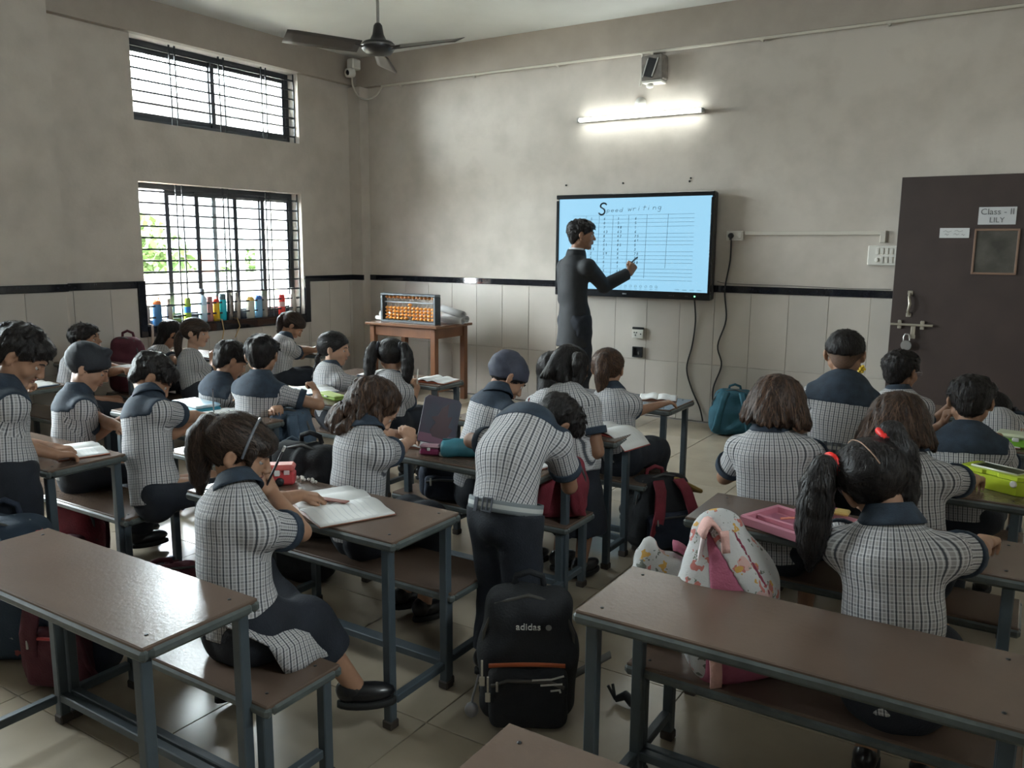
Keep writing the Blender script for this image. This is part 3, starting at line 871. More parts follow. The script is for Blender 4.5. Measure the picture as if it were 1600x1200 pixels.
# ------------------------------------------------------------------ the pupils and the teacher (joint positions in metres, room axes)
PEOPLE = [
 {'label': 'girl with brown ponytail and grey hairband holding a pencil to her chin', 'hip': (-1.748, 1.4, 0.425), 'neck': (-1.787, 1.44, 0.793), 'head': (-1.849, 1.5, 0.872), 'right': (0.99, -0.139, 0.0), 'face': (0.71, 0.596, -0.375), 'hright': (0.643, -0.766, 0.0), 'armL': {'e': (-1.822, 1.62, 0.668), 'w': (-1.952, 1.841, 0.645), 'd': (0.073, 0.077, -0.02), 'curl': 0.45, 'n': (0.0, 0.0, -1.0)}, 'armR': {'e': (-1.672, 1.552, 0.63), 'w': (-1.862, 1.62, 0.724), 'd': (-0.008, -0.02, 0.043), 'curl': 1.0, 'n': (-0.6, -0.3, 0.6)}, 'hair': 'pony', 'hcol': 'dark', 'fringe': True, 'hairband': True, 'tail': (0.0, -0.085, 0.05), 'tdir': (0.0, -1.0, 0.1), 'tlen': 0.2, 'thick': 2, 'seed': 3, 'bottom': 'skirt', 'hem': -0.03, 'loose': 0.018, 'shR': (0.0, -0.01, -0.025), 'legL': ((-2.02, 1.66, 0.43), (-2.05, 1.58, 0.09), (0.0, 1.0, 0.0)), 'legR': ((-1.66, 1.56, 0.38), (-1.585, 1.66, 0.17), (0.75, 0.66, 0.2)), 'shoetilt': False, 'skin': 0},
 {'label': 'girl with loose curly hair bent over her book behind an upright folder', 'hip': (-2.017, 2.16, 0.425), 'neck': (-2.012, 2.2, 0.795), 'head': (-2.032, 2.28, 0.861), 'right': (0.951, -0.309, 0.0), 'face': (0.379, 0.485, -0.788), 'hright': (0.788, -0.616, 0.0), 'armL': {'e': (-2.055, 2.5, 0.736), 'w': (-2.219, 2.841, 0.645), 'd': (0.034, 0.089, -0.015), 'curl': 0.6}, 'armR': {'e': (-2.083, 2.533, 0.62), 'w': (-2.104, 2.6, 0.666), 'd': (-0.015, 0.02, 0.04), 'curl': 1.0, 'n': (-0.7, 0.3, -0.3)}, 'hair': 'curly', 'hcol': 'brown', 'len': -0.14, 'seed': 5, 'bottom': 'skirt', 'hem': -0.04, 'loose': 0.02, 'skin': 2, 'legL': ((-2.002, 2.434, 0.41), (-2.011, 2.405, 0.09), (0.309, 0.951, 0.0)), 'legR': ((-1.869, 2.39, 0.41), (-1.878, 2.362, 0.09), (0.309, 0.951, 0.0))},
 {'label': 'boy in a dark patka leaning sideways over his desk with yoke turned to us', 'hip': (-2.002, 2.88, 0.425), 'neck': (-1.949, 2.98, 0.814), 'head': (-1.951, 3.06, 0.875), 'right': (0.906, -0.423, 0.0), 'face': (0.525, 0.525, -0.669), 'hright': (0.707, -0.707, 0.0), 'roll': 0.1396, 'armL': {'e': (-2.195, 3.2, 0.617), 'w': (-2.091, 3.322, 0.64), 'curl': 0.5}, 'armR': {'e': (-1.912, 3.12, 0.659), 'w': (-2.088, 3.449, 0.645), 'd': (-0.025, 0.157, -0.015), 'curl': 1.0}, 'hair': 'patka', 'yoke': True, 'yd': 0.062, 'seed': 7, 'cloth': (0.035, 0.038, 0.06), 'hem': -0.02, 'skin': 0, 'legL': ((-1.953, 3.15, 0.41), (-1.966, 3.123, 0.09), (0.423, 0.906, 0.0)), 'legR': ((-1.827, 3.091, 0.41), (-1.839, 3.063, 0.09), (0.423, 0.906, 0.0))},
 {'label': 'standing boy in a grey and white belt bending low over a desk', 'hip': (-1.407, 2.2, 0.603), 'neck': (-1.424, 2.44, 0.825), 'head': (-1.413, 2.54, 0.817), 'right': (0.978, -0.208, 0.0), 'face': (0.249, 0.398, -0.883), 'hright': (0.848, -0.53, 0.0), 'armL': {'e': (-1.668, 2.44, 0.741), 'w': (-1.618, 2.573, 0.66), 'curl': 0.6}, 'armR': {'e': (-1.364, 2.58, 0.575), 'w': (-1.414, 2.63, 0.66), 'd': (-0.063, 0.168, -0.02), 'curl': 0.8}, 'hair': 'short', 'yoke': True, 'yd': 0.055, 'belt': 0.004, 'hem': 0.0, 'loose': 0.02, 'fold': 0.0055, 'bow': 0.085, 'seed': 9, 'skin': 1, 'line': -0.004, 'legL': ((-1.463, 2.232, 0.301), (-1.475, 2.194, 0.075), (0.208, 0.978, 0.0)), 'legR': ((-1.342, 2.207, 0.301), (-1.348, 2.167, 0.075), (0.208, 0.978, 0.0))},
 {'label': 'standing girl with a short dark bob and a long skirt at the third desk', 'hip': (-1.647, 3.14, 0.532), 'neck': (-1.714, 3.18, 0.818), 'head': (-1.737, 3.25, 0.908), 'right': (0.978, -0.208, 0.0), 'face': (0.406, 0.65, -0.643), 'hright': (0.848, -0.53, 0.0), 'armL': {'e': (-1.84, 3.2, 0.63), 'w': (-1.678, 3.114, 0.66), 'curl': 0.6}, 'armR': {'e': (-1.583, 3.22, 0.612), 'w': (-1.613, 3.267, 0.64), 'curl': 0.6}, 'hair': 'bob', 'hcol': 'black', 'bs': 0.86, 'sidetail': True, 'seed': 12, 'bottom': 'skirt', 'hem': -0.06, 'loose': 0.02, 'skin': 1, 'legL': ((-1.703, 3.172, 0.266), (-1.715, 3.134, 0.075), (0.208, 0.978, 0.0)), 'legR': ((-1.582, 3.147, 0.266), (-1.588, 3.107, 0.075), (0.208, 0.978, 0.0))},
 {'label': 'girl with long loose dark hair half hidden behind the standing bob girl', 'hip': (-2.068, 3.72, 0.425), 'neck': (-2.081, 3.72, 0.704), 'head': (-2.105, 3.76, 0.806), 'right': (0.99, 0.139, 0.0), 'face': (0.0, 0.906, -0.423), 'hright': (1.0, -0.0, 0.0), 'armL': {'e': (-2.286, 3.9, 0.556), 'w': (-2.081, 3.737, 0.64)}, 'armR': {'e': (-2.104, 3.9, 0.577), 'w': (-2.006, 3.789, 0.64)}, 'hair': 'long', 'hcol': 'black', 'len': -0.2, 'seed': 15, 'bottom': 'skirt', 'hem': -0.03, 'skin': 0, 'legL': ((-2.174, 3.973, 0.41), (-2.17, 3.943, 0.09), (-0.139, 0.99, 0.0)), 'legR': ((-2.036, 3.992, 0.41), (-2.031, 3.962, 0.09), (-0.139, 0.99, 0.0))},
 {'label': 'girl with a brown ponytail resting her right elbow on the front desk', 'hip': (-1.689, 3.68, 0.425), 'neck': (-1.753, 3.72, 0.737), 'head': (-1.808, 3.79, 0.838), 'right': (0.996, -0.087, 0.0), 'face': (-0.203, 0.957, -0.208), 'hright': (0.978, 0.208, 0.0), 'armL': {'e': (-1.954, 3.95, 0.586), 'w': (-1.8, 3.824, 0.64)}, 'armR': {'e': (-1.677, 3.98, 0.605), 'w': (-1.599, 3.996, 0.645), 'curl': 0.5}, 'hair': 'pony', 'hcol': 'brown', 'tail': (0.0, -0.09, 0.045), 'tdir': (0.0, -1.0, 0.3), 'tlen': 0.19, 'thick': 2, 'seed': 17, 'bottom': 'skirt', 'hem': -0.03, 'skin': 0, 'legL': ((-1.736, 3.95, 0.41), (-1.738, 3.92, 0.09), (0.087, 0.996, 0.0)), 'legR': ((-1.596, 3.938, 0.41), (-1.599, 3.908, 0.09), (0.087, 0.996, 0.0))},
 {'label': 'boy at the left edge of the photo standing over his notebook', 'hip': (-3.138, 1.5, 0.618), 'neck': (-3.193, 1.54, 0.918), 'head': (-3.19, 1.61, 1.031), 'right': (0.966, -0.259, 0.0), 'face': (0.527, 0.586, -0.616), 'hright': (0.743, -0.669, 0.0), 'armL': {'e': (-3.405, 1.75, 0.564), 'w': (-3.258, 1.741, 0.64), 'curl': 0.5}, 'armR': {'e': (-3.291, 1.568, 0.63), 'w': (-3.121, 1.673, 0.645), 'd': (-0.012, 0.099, -0.015), 'curl': 0.5}, 'hair': 'short', 'yoke': True, 'hem': -0.03, 'seed': 21, 's': 1.08, 'skin': 0, 'legL': ((-3.197, 1.538, 0.309), (-3.211, 1.499, 0.081), (0.259, 0.966, 0.0)), 'legR': ((-3.068, 1.504, 0.309), (-3.075, 1.463, 0.081), (0.259, 0.966, 0.0))},
 {'label': 'boy in a black patka with a top knot on the second left bench', 'hip': (-3.633, 2.04, 0.425), 'neck': (-3.653, 2.08, 0.781), 'head': (-3.641, 2.13, 0.888), 'right': (0.94, -0.342, 0.0), 'face': (0.591, 0.656, -0.469), 'hright': (0.743, -0.669, 0.0), 'armL': {'e': (-3.958, 2.3, 0.562), 'w': (-3.389, 2.114, 0.64)}, 'armR': {'e': (-3.6, 2.18, 0.571), 'w': (-3.533, 2.207, 0.645), 'curl': 0.7}, 'hair': 'patka', 'knot': True, 'yoke': True, 'seed': 23, 'cloth': (0.012, 0.015, 0.022), 'hem': -0.04, 'skin': 2, 'legL': ((-3.608, 2.313, 0.41), (-3.618, 2.285, 0.09), (0.342, 0.94, 0.0)), 'legR': ((-3.477, 2.265, 0.41), (-3.487, 2.237, 0.09), (0.342, 0.94, 0.0))},
 {'label': 'boy with short hair writing with a dark pencil at the second left desk', 'hip': (-3.043, 2.03, 0.425), 'neck': (-3.125, 2.08, 0.812), 'head': (-3.194, 2.15, 0.879), 'right': (0.966, -0.259, 0.0), 'face': (0.435, 0.557, -0.707), 'hright': (0.788, -0.616, 0.0), 'roll': 0.1047, 'armL': {'e': (-3.243, 2.3, 0.589), 'w': (-3.239, 2.439, 0.64)}, 'armR': {'e': (-3.065, 2.3, 0.67), 'w': (-3.199, 2.462, 0.65), 'd': (-0.118, 0.148, -0.01), 'curl': 1.0}, 'hair': 'short', 'yoke': True, 'seed': 25, 'hem': -0.05, 'loose': 0.022, 'skin': 0, 'legL': ((-3.042, 2.304, 0.41), (-3.05, 2.275, 0.09), (0.259, 0.966, 0.0)), 'legR': ((-2.907, 2.268, 0.41), (-2.915, 2.239, 0.09), (0.259, 0.966, 0.0))},
 {'label': 'boy seen from behind raising his right fist at the third left desk', 'hip': (-3.296, 2.8, 0.425), 'neck': (-3.288, 2.82, 0.785), 'head': (-3.318, 2.86, 0.89), 'right': (0.978, 0.208, 0.0), 'face': (-0.557, 0.795, -0.242), 'hright': (0.819, 0.574, 0.0), 'armL': {'e': (-3.631, 2.95, 0.56), 'w': (-3.11, 2.75, 0.65)}, 'armR': {'e': (-3.058, 3.02, 0.653), 'w': (-3.164, 3.08, 0.687), 'd': (-0.035, 0.0, 0.059), 'curl': 1.25, 'n': (-0.7, -0.4, 0.1)}, 'hair': 'short', 'yoke': True, 'hem': -0.06, 'seed': 27, 'loose': 0.022, 'skin': 0, 'line': 0.006, 'legL': ((-3.42, 3.045, 0.41), (-3.413, 3.015, 0.09), (-0.208, 0.978, 0.0)), 'legR': ((-3.283, 3.074, 0.41), (-3.276, 3.044, 0.09), (-0.208, 0.978, 0.0))},
 {'label': 'small boy in a yoked shirt left of the boy with a raised fist', 'hip': (-3.672, 2.84, 0.425), 'neck': (-3.643, 2.86, 0.741), 'head': (-3.632, 2.92, 0.835), 'right': (0.996, -0.087, 0.0), 'face': (0.366, 0.785, -0.5), 'hright': (0.906, -0.423, 0.0), 'armL': {'e': (-3.989, 3.05, 0.503), 'w': (-3.503, 2.861, 0.64)}, 'armR': {'e': (-3.753, 3.05, 0.548), 'w': (-3.492, 2.937, 0.64)}, 'hair': 'short', 'yoke': True, 'seed': 29, 'hem': -0.03, 's': 0.97, 'skin': 2, 'legL': ((-3.717, 3.102, 0.41), (-3.72, 3.072, 0.09), (0.087, 0.996, 0.0)), 'legR': ((-3.582, 3.09, 0.41), (-3.585, 3.06, 0.09), (0.087, 0.996, 0.0))},
 {'label': 'girl with one long dark braid seen in profile at the front left desk', 'hip': (-3.621, 3.66, 0.425), 'neck': (-3.626, 3.66, 0.711), 'head': (-3.629, 3.7, 0.822), 'right': (0.94, -0.342, 0.0), 'face': (0.874, 0.465, -0.139), 'hright': (0.469, -0.883, 0.0), 'armL': {'e': (-3.626, 3.9, 0.524), 'w': (-3.259, 3.671, 0.64)}, 'armR': {'e': (-3.543, 3.8, 0.58), 'w': (-3.253, 3.676, 0.64)}, 'hair': 'braid', 'hcol': 'black', 'tail': (-0.02, -0.088, -0.03), 'tsway': (-0.15, -0.25, 0.0), 'seed': 31, 'bottom': 'skirt', 'hem': -0.03, 'skin': 2, 'legL': ((-3.596, 3.933, 0.41), (-3.606, 3.905, 0.09), (0.342, 0.94, 0.0)), 'legR': ((-3.465, 3.885, 0.41), (-3.475, 3.857, 0.09), (0.342, 0.94, 0.0))},
 {'label': 'girl with two pigtails from behind holding up pencils beside a white book', 'hip': (-3.191, 3.68, 0.425), 'neck': (-3.173, 3.7, 0.683), 'head': (-3.205, 3.74, 0.806), 'right': (1.0, -0.0, 0.0), 'face': (-0.413, 0.887, -0.208), 'hright': (0.906, 0.423, 0.0), 'armL': {'e': (-3.419, 3.85, 0.52), 'w': (-3.016, 3.515, 0.64)}, 'armR': {'e': (-3.178, 3.88, 0.46), 'w': (-3.19, 3.96, 0.584), 'd': (-0.019, 0.0, 0.062), 'curl': 1.1, 'n': (-0.8, -0.2, 0.0)}, 'hair': 'pigtails', 'hcol': 'black', 'seed': 33, 'tlen': 0.22, 'py': -0.055, 'pz': 0.045, 'bottom': 'skirt', 'hem': -0.08, 'skin': 0, 'legL': ((-3.261, 3.945, 0.41), (-3.261, 3.915, 0.09), (0.0, 1.0, 0.0)), 'legR': ((-3.121, 3.945, 0.41), (-3.121, 3.915, 0.09), (0.0, 1.0, 0.0))},
 {'label': 'boy slumped forward at the wall desk with both arms stretched out', 'hip': (-5.213, 2.92, 0.425), 'neck': (-5.256, 3.02, 0.726), 'head': (-5.305, 3.1, 0.825), 'right': (0.866, -0.5, 0.0), 'face': (0.817, 0.572, 0.07), 'hright': (0.574, -0.819, 0.0), 'roll': -0.1745, 'armL': {'e': (-5.373, 3.25, 0.71), 'w': (-5.386, 3.42, 0.583), 'curl': 0.6}, 'armR': {'e': (-5.274, 3.2, 0.557), 'w': (-4.956, 3.128, 0.645), 'curl': 0.6}, 'hair': 'short', 'yoke': False, 'seed': 35, 'hem': -0.02, 'skin': 1, 'legL': ((-5.141, 3.184, 0.41), (-5.156, 3.159, 0.09), (0.5, 0.866, 0.0)), 'legR': ((-5.02, 3.114, 0.41), (-5.035, 3.089, 0.09), (0.5, 0.866, 0.0))},
 {'label': 'girl with low ponytail and fringe in profile writing by the window', 'hip': (-5.024, 3.72, 0.425), 'neck': (-5.073, 3.74, 0.664), 'head': (-5.07, 3.78, 0.827), 'right': (0.951, -0.309, 0.0), 'face': (0.843, 0.527, -0.105), 'hright': (0.53, -0.848, 0.0), 'armL': {'e': (-5.118, 3.9, 0.481), 'w': (-5.161, 3.98, 0.603)}, 'armR': {'e': (-5.005, 3.84, 0.476), 'w': (-5.129, 3.96, 0.589), 'd': (0.03, 0.02, 0.053), 'curl': 1.0}, 'hair': 'pony', 'hcol': 'dark', 'fringe': True, 'tail': (0.0, -0.092, -0.01), 'tdir': (0.0, -1.0, -0.3), 'tlen': 0.19, 'seed': 37, 'bottom': 'skirt', 'hem': -0.03, 'skin': 2, 'legL': ((-5.009, 3.994, 0.41), (-5.018, 3.965, 0.09), (0.309, 0.951, 0.0)), 'legR': ((-4.876, 3.95, 0.41), (-4.885, 3.922, 0.09), (0.309, 0.951, 0.0))},
 {'label': 'girl bent forward and mostly hidden behind the low-ponytail girl', 'hip': (-5.545, 3.74, 0.425), 'neck': (-5.602, 3.86, 0.641), 'head': (-5.577, 3.94, 0.773), 'right': (0.966, -0.259, 0.0), 'face': (0.22, 0.604, -0.766), 'hright': (0.94, -0.342, 0.0), 'armL': {'e': (-5.674, 4.0, 0.469), 'w': (-4.847, 3.544, 0.64)}, 'armR': {'e': (-5.554, 4.0, 0.48), 'w': (-4.795, 3.581, 0.64)}, 'hair': 'long', 'hcol': 'black', 'len': -0.16, 'seed': 39, 'bottom': 'skirt', 'hem': -0.03, 'skin': 0, 'legL': ((-5.544, 4.014, 0.41), (-5.552, 3.985, 0.09), (0.259, 0.966, 0.0)), 'legR': ((-5.409, 3.978, 0.41), (-5.417, 3.949, 0.09), (0.259, 0.966, 0.0))},
 {'label': 'girl with brown-tipped ponytail bending over the front wall desk', 'hip': (-4.97, 4.46, 0.425), 'neck': (-4.962, 4.52, 0.733), 'head': (-4.958, 4.6, 0.824), 'right': (0.94, -0.342, 0.0), 'face': (0.5, 0.5, -0.707), 'hright': (0.707, -0.707, 0.0), 'armL': {'e': (-4.987, 4.7, 0.601), 'w': (-4.697, 4.627, 0.64)}, 'armR': {'e': (-4.844, 4.66, 0.606), 'w': (-4.76, 4.635, 0.65), 'curl': 0.7}, 'hair': 'pony', 'hcol': 'dark', 'tail': (0.0, -0.092, 0.02), 'tdir': (0.0, -1.0, -0.2), 'tlen': 0.17, 'tsway': (-0.3, -0.1, 0.0), 'seed': 41, 'bottom': 'skirt', 'hem': -0.03, 'skin': 0, 'legL': ((-4.945, 4.733, 0.41), (-4.955, 4.705, 0.09), (0.342, 0.94, 0.0)), 'legR': ((-4.814, 4.685, 0.41), (-4.824, 4.657, 0.09), (0.342, 0.94, 0.0))},
 {'label': 'child at the left frame edge, only a writing hand in view', 'hip': (-5.15, 2.2, 0.425), 'neck': (-5.13, 2.26, 0.765), 'head': (-5.11, 2.32, 0.9), 'right': (1.0, -0.0, 0.0), 'face': (0.142, 0.807, -0.574), 'hright': (0.985, -0.174, 0.0), 'armL': {'e': (-5.3, 2.3, 0.6), 'w': (-5.15, 2.5, 0.645)}, 'armR': {'e': (-5.0, 2.3, 0.6), 'w': (-4.838, 2.467, 0.645), 'd': (-0.099, 0.117, -0.01), 'curl': 1.0}, 'hair': 'short', 'yoke': True, 'seed': 43, 'skin': 2, 'legL': ((-5.22, 2.465, 0.41), (-5.22, 2.435, 0.09), (0.0, 1.0, 0.0)), 'legR': ((-5.08, 2.465, 0.41), (-5.08, 2.435, 0.09), (0.0, 1.0, 0.0))},
 {'label': 'girl with two pigtails in red bobbles at the second right desk', 'hip': (-0.196, 2.04, 0.425), 'neck': (-0.239, 2.08, 0.812), 'head': (-0.288, 2.12, 0.887), 'right': (0.999, 0.035, 0.0), 'face': (-0.342, 0.847, -0.407), 'hright': (0.927, 0.375, 0.0), 'roll': 0.5236, 'armL': {'e': (-0.398, 2.25, 0.684), 'w': (-0.392, 2.498, 0.65)}, 'armR': {'e': (0.046, 2.524, 0.6), 'w': (-0.01, 2.633, 0.65)}, 'hair': 'pigtails', 'hcol': 'black', 'tiename': 'red', 'tiecol': (0.75, 0.015, 0.01), 'parting': True, 'seed': 45, 'tlen': 0.25, 'thick': 1.15, 'py': -0.02, 'pz': 0.075, 'bottom': 'skirt', 'hem': -0.05, 'loose': 0.012, 'skin': 0, 'legL': ((-0.275, 2.302, 0.41), (-0.274, 2.272, 0.09), (-0.035, 0.999, 0.0)), 'legR': ((-0.135, 2.307, 0.41), (-0.134, 2.277, 0.09), (-0.035, 0.999, 0.0))},
 {'label': 'girl with a brown bob whose top is tied at the back', 'hip': (-0.692, 2.84, 0.425), 'neck': (-0.732, 2.87, 0.824), 'head': (-0.728, 2.92, 0.905), 'right': (1.0, -0.0, 0.0), 'face': (0.129, 0.918, -0.375), 'hright': (0.99, -0.139, 0.0), 'armL': {'e': (-0.94, 3.0, 0.574), 'w': (-0.827, 3.119, 0.64)}, 'armR': {'e': (-0.591, 3.05, 0.676), 'w': (-0.65, 3.399, 0.65)}, 'hair': 'bob', 'hcol': 'brown', 'seed': 47, 'waisttie': 0.105, 'bottom': 'skirt', 'hem': -0.05, 'loose': 0.022, 'skin': 0, 'legL': ((-0.762, 3.105, 0.41), (-0.762, 3.075, 0.09), (0.0, 1.0, 0.0)), 'legR': ((-0.622, 3.105, 0.41), (-0.622, 3.075, 0.09), (0.0, 1.0, 0.0))},
 {'label': 'girl with a wavy brown bob reaching toward the lime pencil box', 'hip': (-0.265, 2.84, 0.425), 'neck': (-0.313, 2.88, 0.789), 'head': (-0.342, 2.93, 0.879), 'right': (0.996, -0.087, 0.0), 'face': (-0.086, 0.815, -0.574), 'hright': (0.995, 0.105, 0.0), 'armL': {'e': (-0.427, 3.05, 0.649), 'w': (-0.387, 3.371, 0.65)}, 'armR': {'e': (-0.054, 3.05, 0.67), 'w': (-0.105, 3.283, 0.65)}, 'hair': 'bob', 'hcol': 'brown', 'seed': 49, 'bottom': 'skirt', 'hem': -0.05, 'loose': 0.022, 'skin': 0, 'legL': ((-0.312, 3.11, 0.41), (-0.314, 3.08, 0.09), (0.087, 0.996, 0.0)), 'legR': ((-0.172, 3.098, 0.41), (-0.175, 3.068, 0.09), (0.087, 0.996, 0.0))},
 {'label': 'standing boy with faded haircut in a belt near the back wall', 'hip': (-0.656, 3.62, 0.634), 'neck': (-0.645, 3.66, 0.894), 'head': (-0.658, 3.7, 1.012), 'right': (0.99, 0.139, 0.0), 'face': (-0.103, 0.979, -0.174), 'hright': (0.995, 0.105, 0.0), 'armL': {'e': (-0.809, 3.7, 0.725), 'w': (-0.824, 3.86, 0.642)}, 'armR': {'e': (-0.484, 3.78, 0.716), 'w': (-0.587, 3.86, 0.787), 'd': (-0.022, -0.02, 0.064), 'curl': 1.1, 'n': (-0.7, -0.3, 0.0)}, 'hair': 'fade', 'yoke': True, 'belt': 0.004, 'hem': 0.0, 'loose': 0.02, 'seed': 51, 'fold': 0.004, 'skin': 0, 'line': 0.004, 'legL': ((-0.72, 3.631, 0.317), (-0.718, 3.591, 0.075), (-0.139, 0.99, 0.0)), 'legR': ((-0.597, 3.648, 0.317), (-0.589, 3.609, 0.075), (-0.139, 0.99, 0.0))},
 {'label': 'boy in glasses writing at the front right desk', 'hip': (-0.497, 4.42, 0.425), 'neck': (-0.528, 4.46, 0.747), 'head': (-0.529, 4.5, 0.852), 'right': (0.996, -0.087, 0.0), 'face': (0.465, 0.874, -0.139), 'hright': (0.883, -0.469, 0.0), 'armL': {'e': (-0.608, 4.6, 0.597), 'w': (-0.481, 4.53, 0.64)}, 'armR': {'e': (-0.336, 4.62, 0.609), 'w': (-0.31, 4.583, 0.68)}, 'hair': 'short', 'seed': 53, 'hem': -0.03, 'glasses': True, 'skin': 4, 'legL': ((-0.544, 4.69, 0.41), (-0.546, 4.66, 0.09), (0.087, 0.996, 0.0)), 'legR': ((-0.404, 4.678, 0.41), (-0.407, 4.648, 0.09), (0.087, 0.996, 0.0))},
 {'label': 'dark-haired boy in a navy yoke holding his left ear', 'hip': (-0.152, 3.62, 0.425), 'neck': (-0.176, 3.68, 0.74), 'head': (-0.177, 3.73, 0.851), 'right': (0.999, -0.035, 0.0), 'face': (-0.066, 0.937, -0.342), 'hright': (0.998, 0.07, 0.0), 'armL': {'e': (-0.312, 3.75, 0.666), 'w': (-0.269, 3.78, 0.742), 'd': (0.006, -0.02, 0.063), 'curl': 0.9, 'n': (0.8, 0.0, 0.0)}, 'armR': {'e': (-0.039, 3.85, 0.602), 'w': (-0.07, 3.968, 0.65)}, 'hair': 'short', 'yoke': True, 'seed': 55, 'hem': -0.03, 'loose': 0.022, 'skin': 0, 'line': -0.012, 'legL': ((-0.213, 3.887, 0.41), (-0.214, 3.857, 0.09), (0.035, 0.999, 0.0)), 'legR': ((-0.073, 3.882, 0.41), (-0.074, 3.852, 0.09), (0.035, 0.999, 0.0))},
 {'label': 'girl lying forward on the front right desk behind the yoked boy', 'hip': (-0.08, 4.44, 0.425), 'neck': (-0.102, 4.6, 0.64), 'head': (-0.147, 4.7, 0.657), 'right': (0.99, -0.139, 0.0), 'face': (-0.539, 0.77, -0.342), 'hright': (0.819, 0.574, 0.0), 'roll': -0.8727, 'armL': {'e': (-0.203, 4.75, 0.559), 'w': (-0.197, 4.533, 0.64)}, 'armR': {'e': (0.006, 4.75, 0.571), 'w': (-0.011, 4.57, 0.64)}, 'hair': 'pigtails', 'hcol': 'black', 'seed': 57, 'tlen': 0.14, 'bottom': 'skirt', 'hem': -0.03, 'skin': 0, 'legL': ((-0.112, 4.712, 0.41), (-0.117, 4.682, 0.09), (0.139, 0.99, 0.0)), 'legR': ((0.026, 4.693, 0.41), (0.022, 4.663, 0.09), (0.139, 0.99, 0.0))},
 {'label': 'man in a black suit writing on the wall screen with a raised right hand', 'hip': (-3.24, 6.12, 0.86), 'neck': (-3.244, 6.14, 1.397), 'head': (-3.215, 6.17, 1.56), 'right': (0.883, -0.469, 0.0), 'face': (0.846, 0.529, -0.07), 'hright': (0.53, -0.848, 0.0), 'armL': {'e': (-3.449, 6.3, 0.945), 'w': (-3.346, 6.35, 0.78)}, 'armR': {'e': (-3.056, 6.34, 1.111), 'w': (-2.904, 6.46, 1.251), 'd': (0.04, 0.06, 0.118), 'curl': 1.1, 'n': (-0.6, 0.5, 0.1)}, 'adult': True, 's': 1.4, 'hs': 1.2, 'top': 'suit', 'hem': -0.16, 'bottom': 'slacks', 'hair': 'short', 'seed': 61, 'loose': 0.01, 'skin': 1, 'sw': 0.122, 'fold': 0.0025, 'legL': ((-3.303, 6.185, 0.43), (-3.33, 6.145, 0.105), (0.469, 0.883, 0.0)), 'legR': ((-3.15, 6.104, 0.43), (-3.169, 6.06, 0.105), (0.469, 0.883, 0.0))},
]
# ------------------------------------------------------------------ room
XL, XR, YB, YF, HC = -6.17, 1.45, -2.10, 6.70, 3.35     # left, right, rear, front (screen) wall, ceiling
def wall_paint(name, col, dirt):
    m=mat(name,col,.75,bump=.12,bscale=35); nt=m.node_tree; N=nt.nodes; L=nt.links; b=N['Principled BSDF']
    tc=N.new('ShaderNodeTexCoord'); 
    n1=N.new('ShaderNodeTexNoise'); n1.inputs['Scale'].default_value=1.1; n1.inputs['Detail'].default_value=7; n1.inputs['Roughness'].default_value=.6
    n2=N.new('ShaderNodeTexNoise'); n2.inputs['Scale'].default_value=5; n2.inputs['Detail'].default_value=6
    L.new(tc.outputs['Object'],n1.inputs['Vector']); L.new(tc.outputs['Object'],n2.inputs['Vector'])
    mx=N.new('ShaderNodeMath'); mx.operation='MULTIPLY'; L.new(n1.outputs['Fac'],mx.inputs[0]); L.new(n2.outputs['Fac'],mx.inputs[1])
    cr=N.new('ShaderNodeValToRGB'); cr.color_ramp.elements[0].position=.12; cr.color_ramp.elements[1].position=.34
    cr.color_ramp.elements[0].color=(*dirt,1); cr.color_ramp.elements[1].color=(*col,1)
    L.new(mx.outputs[0],cr.inputs['Fac']); L.new(cr.outputs['Color'],b.inputs['Base Color'])
    return m
M_WALL=wall_paint('wall_plaster_paint',(.51,.46,.405),(.42,.375,.325))
M_BEAM=wall_paint('beam_taupe_paint',(.36,.31,.265),(.31,.265,.225))
M_CEIL=mat('ceiling_white_paint',(.62,.63,.61),.8,var=.05,scale=2)
M_TILE=[mat('dado_tile_%d'%i,c,.22,var=.05,scale=3,spec=.5) for i,c in enumerate([(.47,.43,.385),(.455,.42,.375),(.485,.445,.395)])]
M_GRAN=mat('black_granite',(.012,.013,.017),.05,var=.4,scale=60,spec=.6)
M_GROUT=mat('grout',(.20,.18,.16),.9)
M_FLOOR=[mat('floor_tile_%d'%i,c,.24,var=.10,scale=4,spec=.5) for i,c in enumerate([(.37,.31,.235),(.355,.295,.22),(.385,.325,.25)])]
M_STEEL=mat('painted_steel_blue_grey',(.060,.078,.092),.45,var=.15,scale=12,spec=.5)
M_STEELD=mat('window_grille_black',(.020,.024,.030),.45)
M_ALU=mat('window_frame_dark',(.035,.038,.045),.45)
M_GLASS=None
def glass():
    global M_GLASS
    if M_GLASS: return M_GLASS
    m=bpy.data.materials.new('window_glass'); m.use_nodes=True; nt=m.node_tree; N=nt.nodes; L=nt.links
    N.remove(N['Principled BSDF'])
    t=N.new('ShaderNodeBsdfTransparent'); t.inputs['Color'].default_value=(.93,.96,.95,1)
    g=N.new('ShaderNodeBsdfGlossy'); g.inputs['Roughness'].default_value=.02
    fr=N.new('ShaderNodeFresnel'); fr.inputs['IOR'].default_value=1.35
    mx=N.new('ShaderNodeMixShader'); L.new(fr.outputs[0],mx.inputs['Fac']); L.new(t.outputs[0],mx.inputs[1]); L.new(g.outputs[0],mx.inputs[2])
    L.new(mx.outputs[0],N['Material Output'].inputs['Surface']); M_GLASS=m; return m

